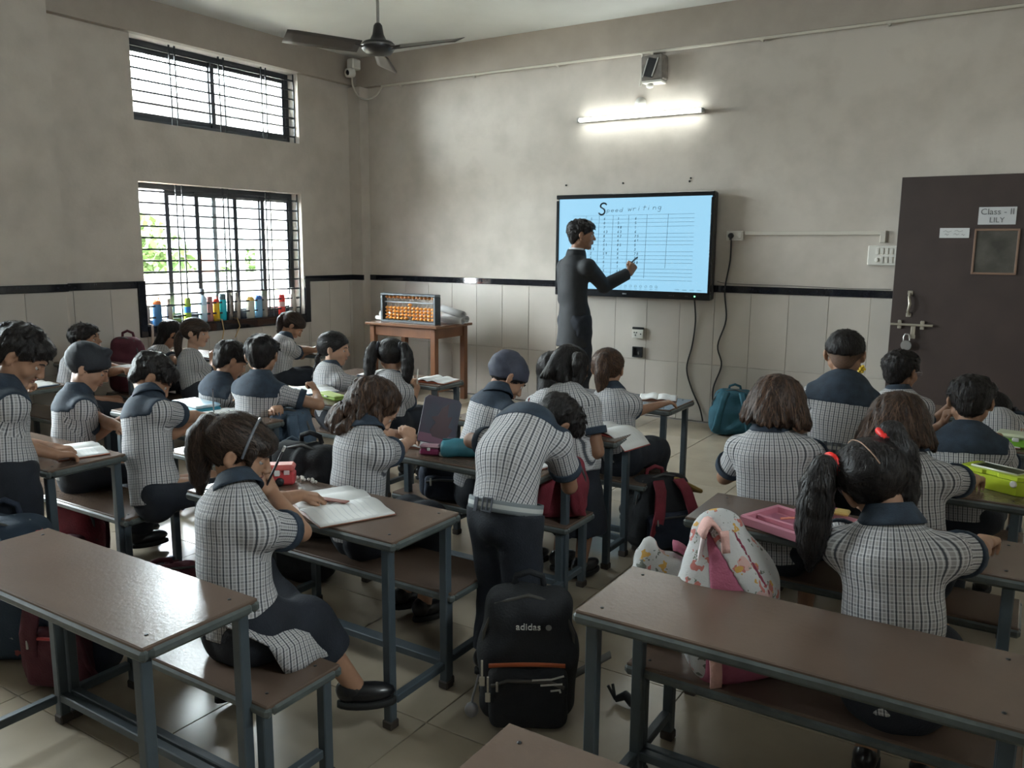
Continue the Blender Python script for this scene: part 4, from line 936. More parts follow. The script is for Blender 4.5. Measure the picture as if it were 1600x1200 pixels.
def wall_with_holes(name, u0,u1, holes, axis, at, th, m, out):
    """wall in the plane axis=at, from u0..u1 and 0..HC, rectangular holes (ua,ub,za,zb), thickness th towards out (+1/-1)"""
    us=sorted({u0,u1,*[h[0] for h in holes],*[h[1] for h in holes]}); zs=sorted({0,HC,*[h[2] for h in holes],*[h[3] for h in holes]})
    b=MB()
    for i in range(len(us)-1):
        j=0
        while j<len(zs)-1:
            def hole(j): 
                uc,zc=(us[i]+us[i+1])/2,(zs[j]+zs[j+1])/2
                return any(h[0]<uc<h[1] and h[2]<zc<h[3] for h in holes)
            if hole(j): j+=1; continue
            k=j
            while k+1<len(zs)-1 and not hole(k+1): k+=1
            uc,du=(us[i]+us[i+1])/2,us[i+1]-us[i]; zc,dz=(zs[j]+zs[k+1])/2,zs[k+1]-zs[j]
            if axis=='X': b.box((at+out*th/2,uc,zc),(th,du,dz))
            else: b.box((uc,at+out*th/2,zc),(du,th,dz))
            j=k+1
    o=b.obj(name,m); o['kind']='structure'; return o
WZ=[(2.43,3.08),(.775,1.955)]
Y0,Y1=4.135,5.885
BAY=[(.55,2.30)]  # second window bay, out of view, added for fill light
hl=[(Y0,Y1,*WZ[0]),(Y0,Y1,*WZ[1])]
for a,b_ in BAY: hl+=[(a,b_,*WZ[0]),(a,b_,*WZ[1])]
wl=wall_with_holes('wall_left',YB-.2,YF+.2,hl,'X',XL,.24,M_WALL,-1)
wf=wall_with_holes('wall_front',XL-.24,XR+.24,[],'Y',YF,.24,M_WALL,1)
RW=[(.9,2.0,2.45,2.85)]  # invented opening out of view, sized to fill the left wall with light
wr=wall_with_holes('wall_right',YB-.2,YF+.2,RW,'X',XR,.24,M_WALL,1)
BW=[(-1.4,-.8,2.55,2.75)]  # invented opening behind the camera, sized as a weak fill light
wb=wall_with_holes('wall_rear',XL-.24,XR+.24,BW,'Y',YB,.24,M_WALL,-1)
o=MB().box(((XL+XR)/2,(YB+YF)/2,HC+.06),(XR-XL+.6,YF-YB+.6,.12)).obj('ceiling',M_CEIL); o['kind']='structure'
# floor: bed plus separate tiles
fl=MB().box(((XL+XR)/2,(YB+YF)/2,-.035),(XR-XL+.5,YF-YB+.5,.06)).obj('floor',M_GROUT); fl['kind']='structure'
fm=[MB().box((0,0,0),(.5965,.5965,.012),None,.0012).mesh('tile',m) for m in M_FLOOR]
y=YF-.36
while y>YB:
    x=XL+.21
    while x<XR+.1:
        x0=max(x-.3,XL-.02); 
        t=put(bpy.data.objects.new('tile',fm[rng.randrange(3)]),fl,(x,y,-.006+rng.uniform(-.0004,.0002))); x+=.6
    y-=.6
# dado tiles (two rows, 0.30 m wide) as separate pieces
def dado(wall, pts):
    ms={}
    for (c,w,hh,ax) in pts:
        k=(round(w,3),round(hh,3),ax,rng.randrange(3))
        if k not in ms:
            ms[k]=MB().box((0,0,0),(w-.003,.010,hh-.003) if ax=='Y' else (.010,w-.003,hh-.003),None,.0012).mesh('tile',M_TILE[k[3]])
        put(bpy.data.objects.new('tile',ms[k]),wall,(c[0]+(rng.uniform(-.0006,.0006) if ax=='X' else 0),c[1]+(rng.uniform(-.0006,.0006) if ax=='Y' else 0),c[2]))
pts=[]; x=-2.235
xs=[]
xx=-2.235
while xx>XL: xs.append(xx); xx-=.30
while True:
    pts_x=[]; break
edges=[XL]+sorted(xs)+[-2.235+.3*i for i in range(1,13) if -2.235+.3*i<XR]+[XR]
edges=sorted(set(round(e,3) for e in edges))
for a,b_ in zip(edges[:-1],edges[1:]):
    if b_-a<.02: continue
    pts.append((((a+b_)/2,YF-.003,.797),b_-a,.606,'Y')); pts.append((((a+b_)/2,YF-.003,.247),b_-a,.494,'Y'))
dado(wf,pts)
pts=[]
ed=[YF-.17-.30*i for i in range(0,40)]; ed=[e for e in ed if e>YB]
ed=sorted(set([round(e,3) for e in ed]+[YB,YF]+[Y0-.07,Y1+.07]))
for a,b_ in zip(ed[:-1],ed[1:]):
    if b_-a<.015: continue
    m_=(a+b_)/2
    if Y0-.07<m_<Y1+.07: pts.append(((XL+.003,m_,.595),b_-a,.202,'X'))
    elif any(p-.07<m_<q+.07 for p,q in BAY): pts.append(((XL+.003,m_,.595),b_-a,.202,'X'))
    else: pts.append(((XL+.003,m_,.797),b_-a,.606,'X'))
    pts.append(((XL+.003,m_,.247),b_-a,.494,'X'))
dado(wl,pts)
# granite band: pieces
g=MB()
def granite(name,wall,c,d):
    return put(bpy.data.objects.new(name,MB().box((0,0,0),d,None,.003).mesh(name,M_GRAN)),wall,c)
x=XL
while x<XR:
    e=min(x+1.2,XR); granite('granite_strip',wf,((x+e)/2,YF-.006,1.129),(e-x-.002,.022,.056)); x=e
for a,b_ in ((YB,BAY[0][0]-.06),(BAY[0][1]+.06,3.45),(3.45,Y0-.065),(Y1+.065,YF-.02)):
    granite('granite_strip',wl,(XL+.006,(a+b_)/2,1.129),(.022,b_-a-.003,.056))
for a,b_ in ((Y0,Y1),BAY[0]):
    for yy in (a-.035,b_+.035): granite('granite_jamb',wl,(XL+.008,yy,(.697+1.157)/2),(.026,.066,.460))
    granite('granite_sill_face',wl,(XL+.010,(a+b_)/2,.732),(.030,b_-a-.004,.070))
    granite('granite_sill',wl,(XL-.085,(a+b_)/2,.7735),(.20,b_-a-.004,.018))
# baseboard line is the tile foot; pillar and beams
o=MB().box((XL+.05,3.13,HC/2),(.10,.62,HC)).obj('wall_pillar',M_WALL); o['kind']='structure'
pt=[((XL+.103,2.82+.15+.30*i if i<2 else 3.43-.005,z),(.30 if i<2 else .02),hh,'X') for i in (0,1) for z,hh in ((.797,.606),(.247,.494))]
dado(o,pt)
granite('granite_strip',o,(XL+.106,3.13,1.129),(.022,.62,.056))
o=MB().box((XL+.035,(YB+YF)/2,3.215),(.07,YF-YB,.27)).obj('trim_1',M_BEAM); o['kind']='structure'
o=MB().box(((XL+XR)/2,YF-.035,3.205),(XR-XL,.07,.29)).obj('trim_2',M_BEAM); o['kind']='structure'
o=MB().box((XL+.075,YF-.06,1.53),(.17,.13,3.06)).obj('wall_corner_pillar',M_WALL); o['kind']='structure'
granite('granite_strip',o,(XL+.078,YF-.121,1.129),(.17,.022,.056))
b=MB().box((XL+.078,YF-.126,.797),(.166,.010,.606),None,.001).box((XL+.078,YF-.126,.247),(.166,.010,.494),None,.001)
put(bpy.data.objects.new('tile',b.mesh('tile',M_TILE[0])),o)

# ------------------------------------------------------------------ windows
def window(idx, y0,y1,z0,z1, sashes, nbar, pairs, vis=True, lower=False):
    xf=XL-.165
    w=MB(); t=.045
    for yy in (y0+t/2,y1-t/2): w.box((xf,yy,(z0+z1)/2),(.07,t,z1-z0),None,.003)
    for zz in (z0+t/2,z1-t/2): w.box((xf,(y0+y1)/2,zz),(.07,y1-y0-2*t,t),None,.003)
    win=w.obj('window_%d'%idx,M_ALU); win['kind']='structure'
    # sliding sashes
    for (a,b_,dx) in sashes:
        s_=MB(); q=.042
        for yy in (a+q/2,b_-q/2): s_.box((xf+dx,yy,(z0+z1)/2),(.022,q,z1-z0-2*t),None,.002)
        for zz in (z0+t+q/2,z1-t-q/2): s_.box((xf+dx,(a+b_)/2,zz),(.022,b_-a-2*q,q),None,.002)
        so=s_.obj('sash',M_ALU,win)
        MB().box((xf+dx,(a+b_)/2,(z0+z1)/2),(.004,b_-a-2*q,z1-z0-2*t-2*q)).obj('pane',glass(),so)
    # grille of flat bars towards the room
    xg=XL-.055
    gr=put(bpy.data.objects.new('grille',MB().box((xg,y0+.006,(z0+z1)/2),(.010,.008,z1-z0-.01)).box((xg,y1-.006,(z0+z1)/2),(.010,.008,z1-z0-.01)).mesh('grille',M_STEELD)),win)
    hb=MB().box((0,0,0),(.009,y1-y0-.02,.0145)).mesh('grille_bar',M_STEELD)
    for i in range(nbar):
        put(bpy.data.objects.new('grille_bar',hb),gr,(xg,(y0+y1)/2,z0+(i+.75)*(z1-z0)/(nbar+.5)))
    vb=MB().box((0,0,0),(.010,.012,z1-z0-.01)).mesh('grille_upright',M_STEELD)
    for yy in pairs: put(bpy.data.objects.new('grille_upright',vb),gr,(xg+.008,yy,(z0+z1)/2))
    return win
L_=Y1-Y0
window(1,Y0,Y1,*WZ[0],[(Y0+.03,Y0+L_*.51,-.013),(Y0+L_*.49,Y1-.03,.013)],7,[Y0+L_*.22,Y0+L_*.25,Y0+L_*.5,Y0+L_*.53,Y0+L_*.77,Y0+L_*.80])
window(2,Y0,Y1,*WZ[1],[(Y0+L_*.20,Y0+L_*.50,-.013),(Y0+L_*.36,Y0+L_*.62,.013),(Y0+L_*.60,Y0+L_*.80,-.013),(Y0+L_*.78,Y1-.02,.013)],12,[Y0+L_*.215,Y0+L_*.25,Y0+L_*.49,Y0+L_*.52,Y0+L_*.77,Y0+L_*.80])
a,b_=BAY[0]; l_=b_-a  # windows of the added, unseen fill-light bay
window(3,a,b_,*WZ[0],[(a+.03,a+l_*.51,-.013),(a+l_*.49,b_-.03,.013)],7,[a+l_*.25,a+l_*.5,a+l_*.75])
window(4,a,b_,*WZ[1],[(a+.03,a+l_*.51,-.013),(a+l_*.49,b_-.03,.013)],12,[a+l_*.25,a+l_*.5,a+l_*.75])
# small high ventilators, unseen, added in right and rear walls for fill light: frame, mullion, pane
for n_,((a,b_,z0,z1),ax_) in enumerate([(RW[0],'X'),(BW[0],'Y')]):
    f_=MB(); at=(XR+.12) if ax_=='X' else (YB-.12); m_=(a+b_)/2; zc=(z0+z1)/2
    B_=(lambda u,z,du,dz: f_.box((at,u,z),(.05,du,dz),None,.003)) if ax_=='X' else (lambda u,z,du,dz: f_.box((u,at,z),(du,.05,dz),None,.003))
    for u in (a+.015,b_-.015,m_): B_(u,zc,.025,z1-z0)
    for z in (z0+.015,z1-.015): B_(m_,z,b_-a,.025)
    v_=f_.obj('window_%d'%(5+n_),M_ALU); v_['kind']='structure'
    MB().box((at,m_,zc) if ax_=='X' else (m_,at,zc),(.004,b_-a-.03,z1-z0-.03) if ax_=='X' else (b_-a-.03,.004,z1-z0-.03)).obj('pane',glass(),v_)
# light portals in the openings (guide the sky light, emit nothing)
def portal(c, rot, sx, sy):
    l=bpy.data.lights.new('sky_portal','AREA'); l.shape='RECTANGLE'; l.size=sx; l.size_y=sy; l.cycles.is_portal=True
    o=bpy.data.objects.new('sky_portal',l); COL.objects.link(o); o.location=c; o.rotation_euler=rot
for (a,b_) in [(Y0,Y1)]+BAY:
    for z0,z1 in WZ: portal((XL-.23,(a+b_)/2,(z0+z1)/2),(0,-math.pi/2,0),z1-z0,b_-a)
for a,b_,z0,z1 in RW: portal((XR+.23,(a+b_)/2,(z0+z1)/2),(0,math.pi/2,0),z1-z0,b_-a)
for a,b_,z0,z1 in BW: portal(((a+b_)/2,YB-.23,(z0+z1)/2),(math.pi/2,0,0),b_-a,z1-z0)

# ------------------------------------------------------------------ outside the windows
o=MB().box((XL-12,6,-1.0),(24,60,.1)).obj('ground',mat('dry_ground',(.30,.26,.20),.95,var=.2,scale=1)); o['kind']='structure'
o=MB().box((XL-5.0,6,.0),(.2,16,1.9),None,.01).box((XL-5.0,6,.98),(.28,16,.08),None,.01).obj('compound_wall',mat('compound_wall_render',(.17,.155,.13),.9,var=.3,scale=1.5,bump=.3,bscale=20))
tag(o,'weathered pale compound wall seen low through the lower window','wall')
o=MB().box((XL-1.25,7.05,1.5),(.55,.9,5.0)).obj('wall_outer_wing',mat('outer_wall_cream',(.55,.52,.45),.85,var=.08,scale=2)); o['kind']='structure'
b=thing('house','pale house with brick panel and small window beyond the compound wall','building',(XL-15,12,-1))
MB().box((0,0,2.9),(6,16,5.8)).obj('facade',mat('house_white_render',(.34,.33,.32),.85,var=.06,scale=.6),b)
MB().box((3.03,-3.4,3.2),(.16,1.5,3.2)).box((3.03,-.2,1.9),(.10,5.0,.8)).obj('brick_panel',mat('house_brick',(.14,.055,.035),.9,var=.35,scale=9),b)
for k in range(2): MB().box((3.02,-6.3+k*9.0,3.4),(.12,.9,.9)).obj('house_window',mat('house_window_dark',(.10,.09,.09),.3),b)
MB().box((.3,0,5.9),(6.8,16.6,.25)).obj('roof_slab',MATS['house_white_render'],b)
# bushes: real leaf clumps
def bush(loc, r, label, n, seed):
    R=random.Random(seed); t=thing('garden_bush',label,'bush',loc)
    b=MB(); 
    for i in range(n):
        th=R.uniform(0,6.28); ph=math.acos(R.uniform(-1,1)); q=R.uniform(.55,1)
        p=Vector((math.sin(ph)*math.cos(th)*r[0]*q,math.sin(ph)*math.sin(th)*r[1]*q,math.cos(ph)*r[2]*q+r[2]))
        a=Vector((R.gauss(0,1),R.gauss(0,1),R.gauss(0,1))).normalized(); c=a.orthogonal().normalized(); s_=R.uniform(.07,.13)
        b.add([p-a*s_,p+c*s_*.5,p+a*s_,p-c*s_*.5],[(0,1,2,3)])
    o=b.obj('foliage',mat('leaf_green',(.035,.065,.010),.6,var=.5,scale=4),t); o['kind']='stuff'
    MB().tube([(0,0,-.6),(.05,0,r[2]*.5),(0,.05,r[2])],[.06,.05,.02],7).obj('stem',mat('bark',(.12,.08,.05),.9),t)
bush((XL-7.0,8.3,-.4),(1.0,1.5,1.25),'bright green bush behind the left part of the compound wall',2600,3)
bush((XL-7.0,11.9,-.5),(1.0,1.5,1.0),'second green bush behind the compound wall nearer the cream wing',2000,5)
o=MB().tube([(XL-2.2,6.95,-1),(XL-2.2,6.95,3.6)],.045,10).obj('drain_pipe',mat('grey_pipe',(.38,.42,.40),.5)); tag(o,'grey vertical pipe standing outside the lower window','pipe')
# ------------------------------------------------------------------ desks and benches
def laminate():
    if 'brown_laminate' in MATS: return MATS['brown_laminate']
    m=mat('brown_laminate',(.135,.092,.070),.38,var=.08,scale=3.0,spec=.5,bump=.05,bscale=90)
    nt=m.node_tree; N=nt.nodes; L=nt.links; b=N['Principled BSDF']
    tc=N.new('ShaderNodeTexCoord'); n=N.new('ShaderNodeTexNoise'); n.inputs['Scale'].default_value=7; n.inputs['Detail'].default_value=6
    mp=N.new('ShaderNodeMapping'); mp.inputs['Scale'].default_value=(.5,2.2,1); L.new(tc.outputs['Object'],mp.inputs['Vector']); L.new(mp.outputs['Vector'],n.inputs['Vector'])
    cr=N.new('ShaderNodeMapRange'); cr.inputs['From Min'].default_value=.2; cr.inputs['From Max'].default_value=.8; cr.inputs['To Min'].default_value=.225; cr.inputs['To Max'].default_value=.27
    L.new(n.outputs['Fac'],cr.inputs['Value']); L.new(cr.outputs['Result'],b.inputs['Roughness'])
    return m
M_EDGE=mat('desk_edging_grey_green',(.085,.098,.095),.42,var=.25,scale=20)
M_RUB=mat('rubber_foot_brown',(.055,.042,.035),.8)
M_SCREW=mat('screw_black',(.01,.01,.01),.5)
FCACHE={}
def furn_mesh(kind, w, d, h):
    k=(kind,w,d,h)
    if k in FCACHE: return FCACHE[k]
    t=.030; q=.030; D={}
    D['top_panel']=MB().box((0,0,h-.006),(w-.012,d-.012,.013),None,.003).mesh('top_panel',laminate())
    e=MB()
    for s in(-1,1):
        e.box((0,s*(d/2-.012),h-.019),(w,.024,.030),None,.009); e.box((s*(w/2-.012),0,h-.019),(.024,d-.046,.030),None,.009)
    e.box((0,0,h-.017),(w-.05,d-.05,.010))
    D['edge_frame']=e.mesh('edge_frame',M_EDGE)
    lh=h-.034
    D['leg']=MB().box((0,0,lh/2+.012),(q,q,lh-.024),None,.003).mesh('leg',M_STEEL)
    D['foot']=MB().box((0,0,.014),(q+.008,q+.008,.028),None,.004).mesh('foot',M_RUB)
    D['side_rail']=MB().box((0,0,.085),(.026,d-.10,.026),None,.003).mesh('side_rail',M_STEEL)
    D['long_rail']=MB().box((0,0,.085),(w-.11,.026,.026),None,.003).mesh('long_rail',M_STEEL)
    D['apron_rail']=MB().box((0,0,h-.048),(w-.11,.022,.026),None,.003).mesh('apron_rail',M_STEEL)
    D['screw']=MB().lathe([(.0045,0),(.0045,.0014),(.0025,.002)],8).mesh('screw',M_SCREW)
    FCACHE[k]=D; return D
def furniture(kind, label, x0,x1,y0,y1,h, group, rot=0.0):
    w,d=round(x1-x0,3),round(y1-y0,3)
    t=thing('school_desk' if kind=='desk' else 'school_bench',label,kind,((x0+x1)/2,(y0+y1)/2,0),rot,group)
    D=furn_mesh(kind,w,d,h)
    P=lambda n,loc: put(bpy.data.objects.new(n,D[n]),t,loc)
    P('top_panel',(0,0,0)); P('edge_frame',(0,0,0))
    lx,ly=w/2-.045,d/2-.030
    for sx in(-1,1):
        for sy in(-1,1):
            l=P('leg',(sx*lx,sy*ly,0)); f=put(bpy.data.objects.new('foot',D['foot']),l)
        P('side_rail',(sx*lx,0,0))
    P('long_rail',(0,ly if kind=='desk' else -ly,0)); P('apron_rail',(0,ly if kind=='desk' else 0,0))
    for sx,sy in((-1,-1),(1,-1),(1,1),(-1,1)): P('screw',(sx*(w/2-.055),sy*(d/2-.05),h+.0005))
    return t
GD='brown laminate desks in rows'; GB='brown laminate benches in rows'
DH,BH=.605,.335
DESKS=[
 ('bare brown desk with glossy sheen at the lower left corner of the photo',-2.44,-1.51,.95,1.27),
 ('brown desk under the ruler and open notebook of the girl with the hairband',-2.43,-1.49,1.73,2.07),
 ('brown desk carrying the teal pouch and the upright folder',-2.40,-1.49,2.53,2.88),
 ('brown desk with an open notebook overhanging its right end',-2.43,-1.50,3.24,3.49),
 ('front middle desk with a small white book near its right end',-2.43,-1.57,4.06,4.44),
 ('brown desk at the left edge with an orange-backed notebook on it',-4.00,-3.06,1.60,1.93),
 ('desk under the blue and teal case beside the writing boy',-3.98,-3.05,2.42,2.76),
 ('desk with the open notebook and the flat green pouch',-3.95,-2.99,3.15,3.49),
 ('front left desk with a white book and orange cover by the wooden table',-3.98,-3.05,3.98,4.27),
 ('desk by the left wall under the hand of the child at the frame edge',-5.86,-4.90,2.45,2.76),
 ('desk by the left wall under the outstretched arms of the slumped boy',-5.96,-5.02,3.22,3.50),
 ('desk by the left wall hidden behind the girls near the window',-5.92,-4.95,4.02,4.32),
 ('front desk by the left wall under the elbow of the bending girl',-5.75,-4.70,4.62,4.92),
 ('long bare brown desk with worn edge at the lower right',-.85,.08,1.62,1.96),
 ('brown desk with the open pink pencil box on it',-.88,.06,2.42,2.75),
 ('brown desk with the lime green pencil box on its right end',-.86,.06,3.16,3.50),
 ('brown desk with the lidded green box on its right end',-.86,.06,4.04,4.36),
 ('front right desk below the dark brown door',-.86,.08,4.78,5.08),
 ('desk corner cut off by the bottom edge of the photo',-.73,.20,.84,1.155),
]
for lab,x0,x1,y0,y1 in DESKS: furniture('desk',lab,x0,x1,y0,y1,DH,GD)
BENCHES=[
 ('bench with the hairband girl sitting on it beside the bare front desk',-2.44,-1.48,1.245,1.51),
 ('long bench with the curly haired girl and empty right end',-2.43,-1.50,2.03,2.32),
 ('bench behind the folder desk with a red bag strap over its end',-2.42,-1.50,2.80,3.06),
 ('bench with a dark skirt spread over its right end',-2.43,-1.48,3.54,3.86),
 ('bench with the two boys in yokes at the second left desk',-4.00,-3.05,1.89,2.18),
 ('bench with the boy raising his fist and a blue bag',-3.95,-2.99,2.70,2.98),
 ('bench with the braid girl and the pigtail girl',-3.98,-3.05,3.52,3.80),
 ('bench by the left wall under the child at the frame edge',-5.86,-4.95,2.05,2.34),
 ('bench by the left wall under the slumped boy',-5.92,-4.98,2.80,3.06),
 ('bench by the left wall under the girl with low ponytail',-5.92,-4.90,3.58,3.86),
 ('front bench by the left wall near the water bottles',-5.80,-4.75,4.36,4.60),
 ('bench with the floral backpack and the girl with red bobbles',-.85,.08,1.93,2.20),
 ('bench with the two bob-haired girls side by side',-.88,.06,2.76,3.02),
 ('bench with the boy holding his ear',-.86,.06,3.52,3.78),
 ('bench with the boy in glasses',-.86,.08,4.38,4.64),
]
for lab,x0,x1,y0,y1 in BENCHES: furniture('bench',lab,x0,x1,y0,y1,BH,GB)
TUBE=6.0
PEN1=((-1.784, 1.6, 0.864), (-1.869, 1.6, 0.732))
PEN2=((-3.148, 2.42, 0.795), (-3.393, 2.609, 0.625))
PEN3=((-2.077, 3.46, 0.709), (-2.118, 3.499, 0.63))
PEN4=((-5.134, 3.97, 0.688), (-5.114, 3.97, 0.565))
PEN5=((-3.226, 3.95, 0.698), (-3.197, 3.95, 0.588))
PEN6=((-3.175, 3.95, 0.703), (-3.187, 3.95, 0.589))
PEN8=((-0.61, 3.83, 0.926), (-0.619, 3.85, 0.814))
PEN7=((-2.897, 6.49, 1.342), (-2.891, 6.592, 1.384))
# ------------------------------------------------------------------ writing helpers
def text_mesh(name, body, size, m, depth=.001, sx=1.0, align='CENTER'):
    c=bpy.data.curves.new(name,'FONT'); c.body=body; c.size=size; c.extrude=depth; c.align_x=align; c.align_y='CENTER'; c.resolution_u=3
    o=bpy.data.objects.new(name,c); me=bpy.data.meshes.new_from_object(o); me.name=name
    bpy.data.objects.remove(o); bpy.data.curves.remove(c)
    if sx!=1: me.transform(Matrix.Diagonal((sx,1,1,1)))
    me.materials.clear(); me.materials.append(m); return me
def strokes(b, lines, w, z=0.0, th=.0012, mi=0):
    """flat pen strokes in the xy plane"""
    for pts in lines:
        for (x0,y0),(x1,y1) in zip(pts[:-1],pts[1:]):
            d=Vector((x1-x0,y1-y0)); 
            if d.length<1e-7: continue
            n=Vector((-d.y,d.x)).normalized()*w/2; e=d.normalized()*w*.35
            P=[(x0-e.x+n.x,y0-e.y+n.y),(x0-e.x-n.x,y0-e.y-n.y),(x1+e.x-n.x,y1+e.y-n.y),(x1+e.x+n.x,y1+e.y+n.y)]
            b.add([(x,y,z) for x,y in P]+[(x,y,z+th) for x,y in P],[(3,2,1,0),(4,5,6,7),(0,1,5,4),(1,2,6,5),(2,3,7,6),(3,0,4,7)],mi)
def arc(cx,cy,rx,ry,a0,a1,n=8): return [(cx+rx*math.cos(math.radians(a0+(a1-a0)*i/n)),cy+ry*math.sin(math.radians(a0+(a1-a0)*i/n))) for i in range(n+1)]
DIG={'1':[[(.3,.9),(.5,1),(.5,0)]],'2':[arc(.5,.75,.35,.25,160,-40,6)+[(.1,0),(.9,0)]],'3':[arc(.45,.75,.35,.25,150,-90,6),arc(.45,.25,.4,.25,90,-150,6)],
 '4':[[(.6,1),(.1,.35),(.9,.35)],[(.65,.6),(.65,0)]],'5':[[(.8,1),(.25,1),(.2,.55)]+arc(.45,.3,.4,.3,110,-140,7)],'6':[[(.7,1),(.25,.5)]+arc(.5,.27,.32,.27,160,-200,9)],
 '7':[[(.1,1),(.85,1),(.35,0)]],'8':[arc(.5,.75,.28,.25,-90,270,9),arc(.5,.25,.36,.25,90,450,9)],'9':[arc(.5,.72,.32,.27,0,360,9)+[(.8,.6),(.6,0)]],'0':[arc(.5,.5,.35,.5,90,450,10)]}
LET={'p':[[(.1,.55),(.1,-.45)],arc(.4,.3,.32,.3,170,-170,8)],'e':[[(.08,.3),(.75,.34)]+arc(.42,.3,.34,.3,10,320,8)],'d':[arc(.38,.28,.32,.28,20,340,8),[(.78,1.1),(.72,0)]],
 'w':[[(0,.6),(.15,0),(.4,.5),(.6,0),(.9,.65)]],'r':[[(.1,.6),(.12,0)],arc(.45,.3,.33,.3,170,50,4)],'i':[[(.25,.55),(.2,0)],[(.28,.8),(.3,.86)]],'t':[[(.4,1.0),(.25,0)],[(.05,.62),(.75,.66)]],
 'n':[[(.1,.58),(.1,0)],arc(.42,.28,.32,.3,170,20,4)+[(.74,0)]],'g':[arc(.4,.32,.3,.28,20,340,8),[(.72,.6),(.66,-.3)]+arc(.38,-.3,.28,.18,0,-150,5)]}
def write(b,s,x,y,h,w,pen,font,slant=.15,rise=0.0):
    for ch in s:
        if ch==' ': x+=w*.8; continue
        strokes(b,[[(x+(px*w+slant*py*h),y+py*h) for px,py in l] for l in font[ch]],pen); x+=w*1.12; y+=rise
    return x
PLASTIC_W=mat('white_plastic',(.60,.58,.53),.4)
PLASTIC_C=mat('cream_pvc_conduit',(.52,.485,.42),.5)
BLACK=mat('black_plastic',(.012,.013,.015),.4)

# ------------------------------------------------------------------ interactive screen
SX0,SX1,SZ0,SZ1=-3.690,-2.240,1.035,1.915
t=thing('interactive_screen','large wall screen showing a ruled table headed speed writing','screen',((SX0+SX1)/2,6.638,(SZ0+SZ1)/2))
W,H=SX1-SX0,SZ1-SZ0
b=MB(); y=-.045
b.box((0,.005,0),(W,.07,H),None,.012)
b.obj('housing',BLACK,t)
f=MB()
for c,d in (((0,y,H/2-.018),(W,.03,.036)),((0,y,-H/2+.031),(W,.03,.062)),((-W/2+.013,y,0),(.026,.03,H-.098)),((W/2-.013,y,0),(.026,.03,H-.098))): f.box(c,d,None,.004)
bz=f.obj('bezel',mat('screen_bezel_black',(.010,.011,.013),.25),t)
m=mat('screen_lit_pale_blue',(.02,.03,.04),.3,emit=(.31,.61,.82),estr=.19)
sw_,sh_=W-.052,H-.098; sc=(0,-.040,.013)
scr=MB().box(sc,(sw_,.012,sh_)).obj('display_panel',m,t)
ink=mat('screen_ink_dark',(.02,.04,.06),.5)
ST=Matrix(((1,0,0,0),(0,0,-1,0),(0,1,0,0),(0,0,0,1)))     # xy strokes onto the screen plane
def on_screen(b,name,m_): 
    me=b.mesh(name,m_); me.transform(ST); o=put(bpy.data.objects.new(name,me),t,(0,-.0465,.013)); return o
U=lambda fx: (fx-.5)*sw_
Vv=lambda fy: (.5-fy)*sh_
b=MB(); rows=[.185,.228,.268,.31,.385,.425,.465,.505,.58,.622,.662,.70,.765,.805,.845,.885]
for i,r_ in enumerate(rows):
    strokes(b,[[(U(.10 if i<3 else .17),Vv(r_+.004)),(U(.90),Vv(r_-.004))]],.0022)
for cx_,r0,r1 in ((.19,.19,.88),(.28,.19,.88),(.375,.19,.88),(.48,.185,.87),(.60,.185,.86),(.735,.18,.75)): strokes(b,[[(U(cx_+.004),Vv(r0)),(U(cx_-.006),Vv(r1))]],.0026)
on_screen(b,'ruled_table',mat('screen_ruling_grey',(.06,.12,.17),.5))
b=MB(); r2=random.Random(4)
for cx_,n in ((.225,13),(.315,15),(.41,14),(.525,12)):
    for i in range(n):
        q=.205+i*.0475
        for k in range(r2.choice((1,1,2))):
            write(b,r2.choice('1234567890'),U(cx_+k*.017),Vv(q+.030),.020,.012,.0030,DIG)
on_screen(b,'written_numbers',ink)
b=MB(); x=U(.275); y0=Vv(.150)
strokes(b,[arc(x+.052,y0+.052,.030,.024,30,200,8)+arc(x+.034,y0+.006,.030,.028,40,-150,8)],.013)
x=write(b,'peed',x+.080,y0,.032,.036,.0030,LET); x=write(b,'writing',x+.040,y0+.006,.038,.040,.0030,LET,rise=.0016)
on_screen(b,'speed_writing_title',ink)
b=MB(); 
for i in range(8): 
    xx=U(.44+i*.034); strokes(b,[arc(xx,Vv(.955),.010,.010,0,360,8)],.002); strokes(b,[[(xx-.012,Vv(.985)),(xx+.012,Vv(.985))]],.0022)
for i in range(4): strokes(b,[[(U(.80+i*.045),Vv(.978)),(U(.825+i*.045),Vv(.978))]],.003)
on_screen(b,'toolbar_icons',mat('screen_icon_grey',(.16,.28,.34),.5))
b=MB(); 
for i in range(3): b.box((-.05+i*.013,-.0605,-H/2+.031),(.009,.002,.011))
b.obj('bezel_mark',mat('bezel_mark_grey',(.30,.31,.32),.5),t)
MB().box((W/2-.13,-.0605,-H/2+.030),(.012,.002,.012),None,.001).obj('power_light',mat('green_led',(.02,.2,.05),.4,emit=(.25,1,.45),estr=.5),t)
b=MB()
for dx in (.10,.115,.135,.24,.255): b.box((W/2-.45+dx,-.0605,-H/2+.030),(.004,.002,.006))
b.obj('port_marks',mat('port_grey',(.12,.12,.13),.5),t)
